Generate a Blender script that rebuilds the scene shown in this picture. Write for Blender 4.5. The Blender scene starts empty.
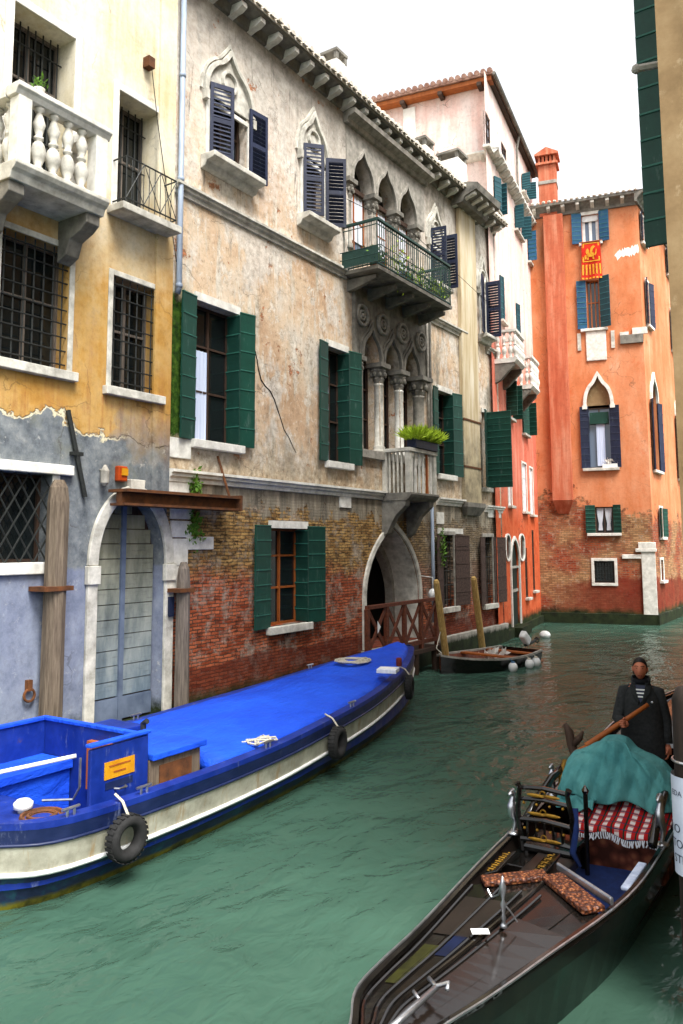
import bpy, bmesh, math, random
from mathutils import Vector, Matrix, noise as mnoise
random.seed(11)
R = math.radians
V = Vector
scene = bpy.context.scene
COL = scene.collection

# ---------------------------------------------------------------- camera
CAMPOS = V((10.6, 0, 3.3)); F = 800.0; PX = 341.5; PY = 457.0
_yaw, _pitch, _roll = .576, .11, -.0055
_fw = V((-math.sin(_yaw)*math.cos(_pitch), math.cos(_yaw)*math.cos(_pitch), math.sin(_pitch)))
_r0 = V((math.cos(_yaw), math.sin(_yaw), 0)); _u0 = _r0.cross(_fw)
_r = math.cos(_roll)*_r0 + math.sin(_roll)*_u0
_u = -math.sin(_roll)*_r0 + math.cos(_roll)*_u0
def ray(x, y): return _r*((x-PX)/F) - _u*((y-PY)/F) + _fw
def onz(x, y, z=0.0):
    d = ray(x, y); return CAMPOS + d*((z-CAMPOS.z)/d.z)
cam = bpy.data.cameras.new('camera'); camo = bpy.data.objects.new('camera', cam); COL.objects.link(camo)
cam.sensor_fit = 'VERTICAL'; cam.sensor_height = 36; cam.lens = 36*F/1024
cam.shift_y = (PY-512)/1024; cam.clip_start = .05; cam.clip_end = 2000
m = Matrix((( _r.x, _u.x, -_fw.x, CAMPOS.x), (_r.y, _u.y, -_fw.y, CAMPOS.y), (_r.z, _u.z, -_fw.z, CAMPOS.z), (0, 0, 0, 1)))
camo.matrix_world = m
scene.camera = camo

class Frame:
    """a wall plane: s runs along it, z is up, o is the distance out of it"""
    def __init__(s, o, d):
        s.o = V(o); s.d = V(d).normalized(); s.n = s.d.cross(V((0, 0, 1))).normalized()
    def p(s, a, z, o=0.0): return s.o + s.d*a + s.n*o + V((0, 0, z))
    def px(s, x, y, o=0.0):
        dr = ray(x, y); q = s.o + s.n*o
        t = (q-CAMPOS).dot(s.n)/dr.dot(s.n); w = CAMPOS + dr*t
        return (w-s.o).dot(s.d), w.z
    def rect(s, x0, y0, x1, y1, o=0.0):
        a = s.px(x0, y0, o); b = s.px(x1, y1, o)
        return a[0], b[0], b[1], a[1]        # s0,s1,z0,z1

# ---------------------------------------------------------------- mesh builder
ORG = {}
class MB:
    def __init__(s): s.v = []; s.f = []
    def poly(s, pts):
        n = len(s.v); s.v += [V(p) for p in pts]; s.f.append(tuple(range(n, n+len(pts)))); return s
    def box8(s, p):
        n = len(s.v); s.v += [V(q) for q in p]
        for f in ((0,3,2,1),(4,5,6,7),(0,1,5,4),(1,2,6,5),(2,3,7,6),(3,0,4,7)): s.f.append(tuple(n+i for i in f))
        return s
    def box(s, fr, s0, s1, z0, z1, o0, o1):
        return s.box8([fr.p(s0,z0,o0),fr.p(s1,z0,o0),fr.p(s1,z0,o1),fr.p(s0,z0,o1),fr.p(s0,z1,o0),fr.p(s1,z1,o0),fr.p(s1,z1,o1),fr.p(s0,z1,o1)])
    def wbox(s, x0, x1, y0, y1, z0, z1):
        return s.box8([(x0,y0,z0),(x1,y0,z0),(x1,y1,z0),(x0,y1,z0),(x0,y0,z1),(x1,y0,z1),(x1,y1,z1),(x0,y1,z1)])
    def obox(s, c, ax, ay, az):
        """oriented box: centre and three half-axis vectors"""
        c=V(c);ax=V(ax);ay=V(ay);az=V(az)
        return s.box8([c-ax-ay-az,c+ax-ay-az,c+ax+ay-az,c-ax+ay-az,c-ax-ay+az,c+ax-ay+az,c+ax+ay+az,c-ax+ay+az])
    def loft(s, rings, close=True, caps=True):
        n = len(s.v); k = len(rings[0])
        for r in rings: s.v += [V(q) for q in r]
        for i in range(len(rings)-1):
            for j in range(k if close else k-1):
                a = n+i*k+j; b = n+i*k+(j+1) % k
                s.f.append((a, b, b+k, a+k))
        if caps and close:
            s.f.append(tuple(n+j for j in reversed(range(k)))); s.f.append(tuple(n+(len(rings)-1)*k+j for j in range(k)))
        return s
    def tube(s, path, r, n=8, caps=True, up=None):
        path = [V(p) for p in path]; rs = r if isinstance(r, (list, tuple)) else [r]*len(path)
        rings = []; prev = None
        for i, p in enumerate(path):
            t = (path[min(i+1, len(path)-1)]-path[max(i-1, 0)]).normalized()
            if prev is None:
                a = V((0,0,1)) if abs(t.z) < .9 else V((1,0,0))
                x = a.cross(t).normalized()
            else:
                x = (prev - t*prev.dot(t)).normalized()
            prev = x; y = t.cross(x)
            rings.append([p + (x*math.cos(6.28318*j/n)+y*math.sin(6.28318*j/n))*rs[i] for j in range(n)])
        return s.loft(rings, True, caps)
    def lathe(s, base, prof, n=12, axis=None):
        base = V(base); axis = V(axis).normalized() if axis else V((0,0,1))
        a = V((1,0,0)) if abs(axis.x) < .9 else V((0,1,0)); x = a.cross(axis).normalized(); y = axis.cross(x)
        return s.loft([[base+axis*z+(x*math.cos(6.28318*j/n)+y*math.sin(6.28318*j/n))*r for j in range(n)] for r, z in prof])
    def torus(s, c, axis, R0, r, n=24, k=8):
        c = V(c); axis = V(axis).normalized(); a = V((0,0,1)) if abs(axis.z) < .9 else V((1,0,0))
        x = a.cross(axis).normalized(); y = axis.cross(x); b = len(s.v)
        for i in range(n):
            t = 6.28318*i/n; dr = x*math.cos(t)+y*math.sin(t)
            for j in range(k):
                u = 6.28318*j/k; s.v.append(c + dr*(R0+r*math.cos(u)) + axis*r*1.25*math.sin(u))
        for i in range(n):
            for j in range(k):
                s.f.append((b+i*k+j, b+((i+1)%n)*k+j, b+((i+1)%n)*k+(j+1)%k, b+i*k+(j+1)%k))
        return s
    def ball(s, c, r, n=12, k=8, sc=(1,1,1)):
        c = V(c); rings = []
        for i in range(k+1):
            t = math.pi*i/k; rr = max(math.sin(t), .02)
            rings.append([c+V((r*sc[0]*rr*math.cos(6.28318*j/n), r*sc[1]*rr*math.sin(6.28318*j/n), -r*sc[2]*math.cos(t))) for j in range(n)])
        return s.loft(rings)
    def prism(s, fr, pts, o0, o1):
        a = [fr.p(q[0], q[1], o0) for q in pts]; b = [fr.p(q[0], q[1], o1) for q in pts]
        n = len(s.v); k = len(pts); s.v += a+b
        s.f.append(tuple(n+i for i in range(k))); s.f.append(tuple(n+k+i for i in reversed(range(k))))
        for i in range(k):
            j = (i+1) % k; s.f.append((n+i, n+k+i, n+k+j, n+j))
        return s
    def band(s, fr, inner, outer, o0, o1):
        n = len(s.v); k = len(inner)
        for c, o in ((inner, o0), (outer, o0), (outer, o1), (inner, o1)): s.v += [fr.p(q[0], q[1], o) for q in c]
        for i in range(k-1):
            for a in range(4):
                b = (a+1) % 4; s.f.append((n+a*k+i, n+b*k+i, n+b*k+i+1, n+a*k+i+1))
        for e in (0, k-1): s.f.append(tuple(n+a*k+e for a in range(4)))
        return s
    def sweep(s, fr, prof, s0, s1):
        """profile [(o,z)...] pulled along the wall"""
        return s.loft([[fr.p(s0, z, o) for o, z in prof], [fr.p(s1, z, o) for o, z in prof]])
    def build(s, name, mat, parent=None, smooth=False, bevel=0, loc=None, mat2=None, second=()):
        root = parent
        while root is not None and root.parent is not None: root = root.parent
        if root is not None: o = V(ORG[root.name])
        elif loc is not None: o = V(loc)
        else:
            zs = min(q.z for q in s.v); c = sum(s.v, V((0,0,0)))/len(s.v); o = V((c.x, c.y, zs))
        me = bpy.data.meshes.new(name); me.from_pydata([q-o for q in s.v], [], s.f)
        bm = bmesh.new(); bm.from_mesh(me); bmesh.ops.recalc_face_normals(bm, faces=bm.faces); bm.to_mesh(me); bm.free()
        if smooth:
            for p in me.polygons: p.use_smooth = True
        ob = bpy.data.objects.new(name, me); COL.objects.link(ob)
        if mat: me.materials.append(mat)
        if mat2:
            me.materials.append(mat2)
            for i in second: me.polygons[i].material_index = 1
        if parent is not None: ob.parent = parent
        else: ob.location = o; ORG[ob.name] = o
        if bevel:
            b = ob.modifiers.new('bevel', 'BEVEL'); b.width = bevel; b.segments = 2; b.limit_method = 'ANGLE'
        return ob
def tag(o, label=None, cat=None, group=None, kind=None):
    if label: o['label'] = label
    if cat: o['category'] = cat
    if group: o['group'] = group
    if kind: o['kind'] = kind
    return o
def thing(name, loc, label, cat, group=None):
    o = bpy.data.objects.new(name, None); COL.objects.link(o); o.location = loc; ORG[o.name] = V(loc)
    o.empty_display_size = .3
    return tag(o, label, cat, group)
def copy_tree(o, parent=None):
    c = o.copy(); COL.objects.link(c)
    if parent: c.parent = parent
    for ch in [q for q in COL.objects if q.parent == o]: copy_tree(ch, c)
    return c

# ---------------------------------------------------------------- materials
def hexc(h):
    h = h.lstrip('#'); c = [int(h[i:i+2], 16)/255 for i in (0, 2, 4)]
    return tuple((q/12.92 if q <= .04045 else ((q+.055)/1.055)**2.4) for q in c) + (1,)
class NT:
    def __init__(s, name, rough=.85, spec=.25, metal=0.0):
        s.m = bpy.data.materials.new(name); s.m.use_nodes = True; s.t = s.m.node_tree; s.L = s.t.links
        s.b = s.t.nodes['Principled BSDF']; s.b.inputs['Roughness'].default_value = rough
        s.b.inputs['Specular IOR Level'].default_value = spec; s.b.inputs['Metallic'].default_value = metal
    def n(s, typ, **kw):
        q = s.t.nodes.new(typ)
        for k, v in kw.items(): setattr(q, k, v)
        return q
    def put(s, sock, v):
        if isinstance(v, bpy.types.NodeSocket): s.L.new(v, sock)
        elif v is not None: sock.default_value = v
    def pos(s): return s.n('ShaderNodeNewGeometry').outputs['Position']
    def obj(s): return s.n('ShaderNodeTexCoord').outputs['Object']
    def xyz(s, v):
        q = s.n('ShaderNodeSeparateXYZ'); s.put(q.inputs[0], v); return q.outputs
    def vec(s, x, y, z):
        q = s.n('ShaderNodeCombineXYZ')
        for i, c in enumerate((x, y, z)): s.put(q.inputs[i], c)
        return q.outputs[0]
    def scale(s, v, sc):
        q = s.n('ShaderNodeMapping'); s.put(q.inputs['Vector'], v); q.inputs['Scale'].default_value = sc; return q.outputs[0]
    def noise(s, v, sc, det=5, ro=.6, dist=0):
        q = s.n('ShaderNodeTexNoise'); s.put(q.inputs['Vector'], v); q.inputs['Scale'].default_value = sc
        q.inputs['Detail'].default_value = det; q.inputs['Roughness'].default_value = ro; q.inputs['Distortion'].default_value = dist
        return q.outputs['Fac']
    def vor(s, v, sc, feat='F1'):
        q = s.n('ShaderNodeTexVoronoi', feature=feat); s.put(q.inputs['Vector'], v); q.inputs['Scale'].default_value = sc; return q.outputs['Distance']
    def math(s, op, a, b=None, clamp=False):
        q = s.n('ShaderNodeMath', operation=op, use_clamp=clamp); s.put(q.inputs[0], a)
        if b is not None: s.put(q.inputs[1], b)
        return q.outputs[0]
    def step(s, x, lo, hi):
        q = s.n('ShaderNodeMapRange', clamp=True); s.put(q.inputs[0], x); s.put(q.inputs[1], lo); s.put(q.inputs[2], hi); return q.outputs[0]
    def ramp(s, f, stops):
        q = s.n('ShaderNodeValToRGB'); s.put(q.inputs[0], f); e = q.color_ramp.elements
        while len(e) < len(stops): e.new(.5)
        for i, (p, c) in enumerate(stops): e[i].position = p; e[i].color = hexc(c) if isinstance(c, str) else c
        return q.outputs[0]
    def mix(s, f, a, b, blend='MIX'):
        q = s.n('ShaderNodeMix', data_type='RGBA', blend_type=blend); s.put(q.inputs[0], f)
        s.put(q.inputs[6], hexc(a) if isinstance(a, str) else a); s.put(q.inputs[7], hexc(b) if isinstance(b, str) else b); return q.outputs[2]
    def brick(s, v, c1, c2, mo, w=.26, h=.075):
        q = s.n('ShaderNodeTexBrick'); s.put(q.inputs['Vector'], v); q.inputs['Color1'].default_value = hexc(c1); q.inputs['Color2'].default_value = hexc(c2)
        q.inputs['Mortar'].default_value = hexc(mo); q.inputs['Scale'].default_value = 1; q.inputs['Mortar Size'].default_value = .012
        q.inputs['Mortar Smooth'].default_value = .3; q.inputs['Brick Width'].default_value = w; q.inputs['Row Height'].default_value = h
        return q.outputs['Color'], q.outputs['Fac']
    def bump(s, h, st=.3, d=.02):
        q = s.n('ShaderNodeBump'); q.inputs['Strength'].default_value = st; q.inputs['Distance'].default_value = d; s.put(q.inputs['Height'], h)
        s.L.new(q.outputs[0], s.b.inputs['Normal'])
    def grime(s, c, P, amt=.5, crack=.0, sc=9):
        g = s.noise(P, sc, 9, .8); g2 = s.noise(P, 1.7, 9, .78)
        c = s.mix(amt, c, s.ramp(s.math('ADD', s.math('MULTIPLY', g, .55), s.math('MULTIPLY', g2, .45)), [(.38, (.42, .4, .38, 1)), (.5, (.85, .84, .83, 1)), (.6, (1, 1, 1, 1))]), 'MULTIPLY')
        if crack:
            w = s.n('ShaderNodeVectorMath', operation='ADD'); nz = s.n('ShaderNodeTexNoise'); s.put(nz.inputs['Vector'], P); nz.inputs['Scale'].default_value = 1.6; nz.inputs['Detail'].default_value = 6
            s.put(w.inputs[0], P); s.L.new(nz.outputs['Color'], w.inputs[1])
            e = s.vor(w.outputs[0], .75, 'DISTANCE_TO_EDGE'); m_ = s.math('MULTIPLY', s.step(e, .011, .004), s.step(s.noise(P, .8, 3, .5), .5, .58))
            c = s.mix(s.math('MULTIPLY', m_, crack), c, '#3a332b')
        return c
    def color(s, c): s.put(s.b.inputs['Base Color'], hexc(c) if isinstance(c, str) else c)
    def rough(s, c): s.put(s.b.inputs['Roughness'], c)
MAT = {}
def simple(name, c1, c2=None, sc=6, rough=.7, spec=.3, metal=0, bump=.15, stretch=(1,1,1), world=False):
    t = NT(name, rough, spec, metal); v = t.pos() if world else t.obj()
    v = t.scale(v, stretch); f = t.noise(v, sc, 6, .65)
    t.color(t.ramp(f, [(.3, c1), (.7, c2 or c1)]))
    if bump: t.bump(f, bump, .01)
    MAT[name] = t.m; return t.m
simple('stone', '#8d8a80', '#d6d3c8', 4, .8, world=True)
simple('stone_white', '#b4b1a8', '#e4e2da', 5, .75, world=True)
simple('stone_grey', '#6d6a62', '#a9a49a', 5, .85, world=True)
simple('stone_dark', '#4e4c47', '#8a867c', 3.5, .85, world=True)
simple('paint_green_lit_edge', '#1f5548', '#326a5c', 9, .6, .3, bump=0); simple('paint_navy_lit_edge', '#252c3e', '#343c50', 9, .6, .3, bump=0); simple('paint_teal_lit_edge', '#2b6068', '#3d767e', 9, .6, .3, bump=0)  # lighter ledge colours: sky light caught on the board tops, painted in
simple('paint_green', '#0a3329', '#0f4337', 5, .5, .4, bump=.08, stretch=(1,1,.4))
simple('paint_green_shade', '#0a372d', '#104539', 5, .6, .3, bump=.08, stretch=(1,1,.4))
simple('paint_navy', '#0d111d', '#171d2e', 6, .55, .4, bump=.08, stretch=(1,1,.4))
simple('paint_teal', '#0b363e', '#134a54', 6, .55, .4, bump=.08)
simple('paint_blue_shutter', '#15496e', '#25648c', 6, .55, .4, bump=.08)
simple('iron', '#1b1d1d', '#2f322f', 20, .6, .4, metal=.3)
simple('iron_green', '#15302b', '#24443d', 20, .6, .4, metal=.1)
simple('dark_room', '#0b0b0b', '#141312', 2, .9, .1, bump=0)
simple('wood_orange', '#7a3d14', '#9b5520', 8, .6, stretch=(1,1,.2))
simple('post_wood', '#15100c', '#2a2019', 9, .85, stretch=(4,4,.4), bump=.4); simple('wood_dark', '#2a1d15', '#453226', 8, .75, stretch=(4,4,.5))
simple('wood_grey', '#443e38', '#7b7066', 9, .85, stretch=(4,4,.3), bump=.4)
simple('wood_brown', '#453a30', '#756858', 9, .85, stretch=(4,4,.3), bump=.4)
simple('shutter_brown', '#31241f', '#54423a', 8, .85, stretch=(2,2,2)); simple('wood_pole', '#957440', '#c9a868', 6, .8, stretch=(4,4,.5), bump=.3)
simple('wood_red', '#3f1d12', '#6a3822', 8, .75, stretch=(2,2,2))
simple('rust', '#3a2416', '#6b4020', 6, .85, bump=.3)
simple('curtain', '#b9bdc8', '#dfe3ea', 3, .9, stretch=(4,4,.2))
simple('curtain_blue', '#9fb0cf', '#d6def0', 3, .9, stretch=(6,6,.1))
simple('white_paint', '#c9cac8', '#e9eae8', 5, .5)
simple('lead_pipe', '#6d7a8c', '#9ca9ba', 3, .5, .4, stretch=(1,1,.3), bump=.05)
simple('tile', '#6a4538', '#a08272', 4, .9, world=True)
simple('tile_pale', '#a39c90', '#dcd5c9', 5, .9, world=True)
simple('leaf', '#2c4d12', '#5c8420', 20, .7, world=True, bump=0)
simple('leaf_lime', '#7c9c16', '#b9cf3a', 20, .7, world=True, bump=0)
simple('barge_blue', '#061d62', '#0a2a80', 3, .45, .45, bump=.06)
simple('barge_navy', '#0d1c46', '#182b62', 3, .5, .4, bump=.06)
simple('rubber', '#141414', '#262626', 12, .85)
simple('chrome', '#8f9296', '#c4c6ca', 8, .3, .5, metal=.9, bump=0)
simple('gold', '#5e430e', '#a57c22', 14, .4, .5, metal=.6)
simple('gold_cloth', '#a86c0e', '#d89a1c', 14, .7, bump=0); simple('lacquer', '#0c0b0a', '#171412', 6, .12, .5, bump=.02)
simple('lacquer_brown', '#15110e', '#221b17', 1.6, .3, .5, bump=.03)
simple('rope', '#8f8a7c', '#c5bfae', 30, .9)
simple('skin', '#a05a40', '#bd7556', 9, .55, .4, bump=.05)
simple('coat', '#1e2021', '#2f3132', 30, .9, .15, bump=.3)
simple('trousers', '#0d0e12', '#17181c', 20, .9, .15)
simple('hair', '#0c0a09', '#1b1613', 60, .6, .3)
simple('velvet_red', '#4a1a18', '#7a3028', 14, .9)
simple('carpet_blue', '#081a42', '#10275a', 14, .9)
simple('yellow_sign', '#a8700c', '#c08a16', 6, .5)
simple('black_paint', '#0a0a0a', '#111111', 10, .6)
simple('orange_plastic', '#8a300c', '#a84412', 6, .4)
simple('plaster_white', '#cfcac0', '#efece6', 3, .85, world=True)
def glass(name, c):
    t = NT(name, .08, .5); t.color(c); MAT[name] = t.m
glass('pane', '#14191a'); simple('shade_pane', '#16201c', '#22302a', 3, .6, .15, bump=0); glass('pane_blue', '#56657a')
# ---------------------------------------------------------------- wall materials (world position, so a stain stays where it is)
def algae(t, z, col, n):
    a = t.step(t.math('ADD', z, t.math('MULTIPLY', n, .55)), .95, .7)
    return t.mix(a, col, t.ramp(n, [(.35, '#161d10'), (.65, '#3a4424')]))
# yellow house
t = NT('yellow_wall', .9, .15); P = t.pos(); x, y, z = t.xyz(P)
n1 = t.noise(P, .7, 7, .65); n2 = t.noise(P, 3.2, 8, .7); streak = t.noise(t.scale(P, (3.5, 3.5, .3)), 1.6, 6, .65)
up = t.mix(t.step(t.math('ADD', z, t.math('MULTIPLY', n1, 3.0)), 9.0, 11.2), t.ramp(t.math('ADD', t.math('MULTIPLY', n1, .45), t.math('ADD', t.math('MULTIPLY', streak, .2), t.math('MULTIPLY', n2, .35))), [(.33, '#9a6a2c'), (.44, '#b28744'), (.54, '#bd9c62'), (.66, '#b9a682')]),
           t.ramp(t.math('ADD', t.math('MULTIPLY', streak, .4), t.math('MULTIPLY', n1, .6)), [(.35, '#c4b48c'), (.5, '#d8cfb6'), (.62, '#dcd6c4'), (.72, '#b9b4a6')]))  # pale cream paints in the overexposed brightness of the upper wall
rustm = t.math('MULTIPLY', t.step(t.math('ADD', t.math('MULTIPLY', streak, .6), t.math('MULTIPLY', n2, .4)), .48, .62), t.step(z, 7.6, 5.6))
up = t.mix(t.math('MULTIPLY', rustm, .75), up, '#8f4e12')
# peeled plaster edge steps lower towards the door
edge = t.math('ADD', 5.35, t.math('ADD', t.math('MULTIPLY', t.math('SUBTRACT', t.noise(P, 1.3, 6, .6), .5), 1.5), t.math('MULTIPLY', t.math('SUBTRACT', y, 8.0), -.12)))
dz = t.math('SUBTRACT', z, edge)
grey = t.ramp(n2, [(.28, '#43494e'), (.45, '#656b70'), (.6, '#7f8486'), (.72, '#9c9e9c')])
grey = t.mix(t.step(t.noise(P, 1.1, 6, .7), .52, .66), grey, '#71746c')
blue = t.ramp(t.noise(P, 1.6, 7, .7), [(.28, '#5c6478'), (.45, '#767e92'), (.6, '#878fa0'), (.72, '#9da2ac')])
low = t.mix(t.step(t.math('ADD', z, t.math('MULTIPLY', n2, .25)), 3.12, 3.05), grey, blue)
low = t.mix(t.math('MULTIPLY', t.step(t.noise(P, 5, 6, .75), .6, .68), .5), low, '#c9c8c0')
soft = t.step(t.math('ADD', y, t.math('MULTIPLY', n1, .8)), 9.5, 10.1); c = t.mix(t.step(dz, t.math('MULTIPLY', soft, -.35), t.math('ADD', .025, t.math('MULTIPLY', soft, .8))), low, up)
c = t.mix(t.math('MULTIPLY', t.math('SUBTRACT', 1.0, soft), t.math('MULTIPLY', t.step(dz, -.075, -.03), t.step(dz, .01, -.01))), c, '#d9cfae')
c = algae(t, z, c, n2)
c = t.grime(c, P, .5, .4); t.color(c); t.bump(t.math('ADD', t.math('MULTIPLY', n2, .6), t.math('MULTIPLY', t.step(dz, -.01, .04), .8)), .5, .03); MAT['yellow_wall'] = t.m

# gothic palace
def palace_mat(name):
    t = NT(name, .92, .12); P = t.pos(); x, y, z = t.xyz(P)
    n1 = t.noise(P, .55, 7, .62); n2 = t.noise(P, 2.6, 8, .7); n3 = t.noise(P, 7, 6, .7)
    streak = t.noise(t.scale(P, (2.5, 2.5, .35)), 1.3, 7, .68)
    st = t.ramp(n1, [(.3, '#b09070'), (.42, '#c4a688'), (.54, '#d0ba9f'), (.68, '#d2c9bb')])
    st = t.mix(t.step(streak, .52, .62), st, t.ramp(n2, [(.35, '#a39884'), (.6, '#ddd6c8')]))
    st = t.mix(t.math('MULTIPLY', t.step(n3, .56, .66), .55), st, '#e6dfd0')
    st = t.mix(t.math('MULTIPLY', t.step(n3, .44, .34), .6), st, '#7d654a')
    pt = t.noise(t.scale(P, (1, 1, .8)), 1.5, 9, .75); st = t.mix(t.math('MULTIPLY', t.step(pt, .565, .585), .75), st, t.ramp(n3, [(.3, '#bdb2a0'), (.6, '#e4ddd0')])); st = t.mix(t.math('MULTIPLY', t.step(pt, .42, .37), .6), st, '#8b7a66')
    # upper glare painted in pale, weathered grey towards the eaves and down the streaks
    hi = t.math('MULTIPLY', t.step(t.math('ADD', z, t.math('MULTIPLY', t.math('SUBTRACT', n2, .5), 7.0)), 9.8, 12.6), .75); st = t.mix(hi, st, t.ramp(n3, [(.3, '#b9aea0'), (.5, '#d6cfc6'), (.7, '#e2ddd6')]))
    wp = t.noise(t.scale(P, (1, .8, .55)), .8, 9, .72); st = t.mix(t.math('MULTIPLY', t.step(wp, .5, .56), .8), st, t.ramp(n3, [(.3, '#a9a094'), (.6, '#ddd7cd')])); st = t.mix(t.math('MULTIPLY', t.step(t.noise(t.scale(P, (2, 2, .2)), 2.2, 8, .75), .57, .66), t.step(z, 8.0, 11.0)), st, '#4f4a44')
    eav = t.math('MULTIPLY', t.step(t.math('ADD', z, t.math('MULTIPLY', streak, 2.4)), 13.2, 15.4), .8)
    st = t.mix(eav, st, t.ramp(n2, [(.35, '#6e6a64'), (.65, '#b5b0a6')]))
    gcol = t.ramp(n2, [(.32, '#56534b'), (.5, '#837d70'), (.7, '#aaa392')])
    gm = t.math('MULTIPLY', t.step(t.noise(t.scale(P, (1, 1, .5)), .9, 7, .7), .5, .6), .85)
    gm = t.math('MULTIPLY', gm, t.math('MAXIMUM', t.step(y, 15.0, 20.5), t.math('MULTIPLY', t.step(t.math('ADD', z, n2), 8.2, 6.4), .75)))
    st = t.mix(gm, st, gcol)
    bv = t.vec(y, z, x)
    wob = t.vec(t.math('ADD', y, t.math('MULTIPLY', n2, .12)), t.math('ADD', z, t.math('MULTIPLY', n2, .11)), x)
    yb, yf = t.brick(wob, '#835f34', '#b8935a', '#5e4e36', .25, .066); rb, rf = t.brick(wob, '#85391f', '#bb6642', '#5a4032', .25, .066)
    gb, gf = t.brick(wob, '#6a6255', '#8b8170', '#4a443a', .25, .066)
    vb = t.noise(t.scale(P, (1, 4, 14)), 1.0, 3, .6); yb = t.mix(t.step(vb, .5, .68), yb, '#3e3020'); rb = t.mix(t.math('MULTIPLY', t.step(vb, .5, .7), .7), rb, '#3a1a12'); yb = t.mix(t.math('MULTIPLY', t.step(vb, .46, .3), .6), yb, '#c2a468'); rb = t.mix(t.math('MULTIPLY', t.step(vb, .44, .3), .6), rb, '#a8705a')
    # patches of bare brick in the upper plaster
    bare = t.step(t.noise(P, 1.15, 9, .75), .615, .63)
    st = t.mix(bare, st, t.mix(.5, rb, '#b98d6a'))
    br = t.mix(t.step(t.math('ADD', z, t.math('MULTIPLY', n1, 2.0)), 3.95, 3.55), yb, rb)
    br = t.mix(t.math('MULTIPLY', t.step(y, 18.5, 21.5), .75), br, t.mix(t.step(z, 2.3, 1.5), gb, rb))
    br = t.mix(t.math('MULTIPLY', t.step(t.noise(P, 1.5, 8, .78), .5, .6), .72), br, t.ramp(n3, [(.35, '#6d655a'), (.65, '#b0a698')]))
    br = t.mix(t.math('MULTIPLY', t.step(n2, .44, .36), .65), br, '#2c211a')
    band = t.step(t.math('ADD', z, t.math('MULTIPLY', n1, .5)), 1.35, 1.3)
    br = t.mix(t.math('MULTIPLY', band, .7), br, t.mix(t.math('MULTIPLY', n2, .8), '#451912', '#6a3023'))
    # grey render left above the brick
    h = t.math('ADD', z, t.math('MULTIPLY', t.math('SUBTRACT', n2, .5), 2.2))
    low = t.mix(t.step(h, 3.95, 4.05), br, t.ramp(streak, [(.3, '#4a4740'), (.5, '#857d6e'), (.68, '#b4a994')]))
    h2 = t.math('ADD', z, t.math('MULTIPLY', t.math('SUBTRACT', n1, .5), .9))
    top = t.mix(t.math('MULTIPLY', t.step(t.math('ADD', z, t.math('MULTIPLY', n2, 1.3)), 6.3, 5.2), .8), st, t.ramp(n3, [(.35, '#6e5c46'), (.5, '#9b8a70'), (.65, '#c4b69c')]))
    c = t.mix(t.step(z, 4.55, 4.7), low, top)
    # moss strip beside the first window
    mo = t.math('MULTIPLY', t.math('MULTIPLY', t.step(t.math('ADD', y, t.math('MULTIPLY', n3, .22)), 11.02, 10.94), t.step(t.math('ADD', z, n2), 8.8, 8.4)), t.step(t.math('ADD', z, t.math('MULTIPLY', n2, .5)), 5.45, 5.65))
    c = t.mix(mo, c, t.ramp(n3, [(.35, '#14240a'), (.5, '#2a4610'), (.65, '#4a6420')]))
    c = algae(t, z, c, n2)
    c = t.grime(c, P, .48, .45)
    t.color(c)
    hgt = t.math('ADD', t.math('ADD', t.math('MULTIPLY', n2, .7), t.math('ADD', t.math('MULTIPLY', t.step(pt, .565, .585), -.5), t.math('MULTIPLY', bare, -.8))), t.math('MULTIPLY', t.math('SUBTRACT', 1.0, rf), t.math('MULTIPLY', t.step(z, 4.4, 4.0), .5)))
    t.bump(t.math('ADD', hgt, t.math('MULTIPLY', n3, .4)), .6, .03); MAT[name] = t.m
palace_mat('palace_wall')
t = NT('flue_wall', .92, .12); P = t.pos(); x, y, z = t.xyz(P); n2 = t.noise(P, 2.2, 8, .7); st = t.noise(t.scale(P, (3, 3, .3)), 1.4, 6, .6)
c = t.ramp(st, [(.3, '#a08c68'), (.5, '#bdae90'), (.7, '#d3cbb8')]); c = t.mix(t.step(t.math('ADD', z, t.math('MULTIPLY', n2, 2)), 8.6, 6.6), c, t.ramp(n2, [(.3, '#6b6252'), (.6, '#aa9d80')]))
t.color(c); t.bump(n2, .4, .03); MAT['flue_wall'] = t.m

# pink house
t = NT('pink_wall', .9, .15); P = t.pos(); x, y, z = t.xyz(P); n1 = t.noise(P, .6, 7, .62); n2 = t.noise(P, 2.6, 8, .7); st = t.noise(t.scale(P, (2.5, 2.5, .3)), 1.2, 6, .65)
c = t.ramp(st, [(.3, '#c9604a'), (.5, '#cf7660'), (.7, '#d99480')])
c = t.mix(t.step(t.math('ADD', z, t.math('MULTIPLY', n1, 3)), 7.2, 5.6), c, t.ramp(n2, [(.35, '#b84a24'), (.65, '#cf6a44')]))
c = t.mix(t.step(t.math('ADD', z, t.math('MULTIPLY', n1, 5)), 12.2, 15.0), c, t.ramp(st, [(.35, '#dfb8ac'), (.6, '#ead8d0')]))  # whitish upper zone, painted paler still for its overexposed brightness
b, bf = t.brick(t.vec(y, z, x), '#7a2a16', '#a1472a', '#6b5a48')
c = t.mix(t.math('MULTIPLY', t.step(n2, .62, .66), t.step(z, 4.5, 3)), c, b)
c = t.grime(algae(t, z, c, n2), P, .5, .6); t.color(c); t.bump(n2, .35, .02); MAT['pink_wall'] = t.m

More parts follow.
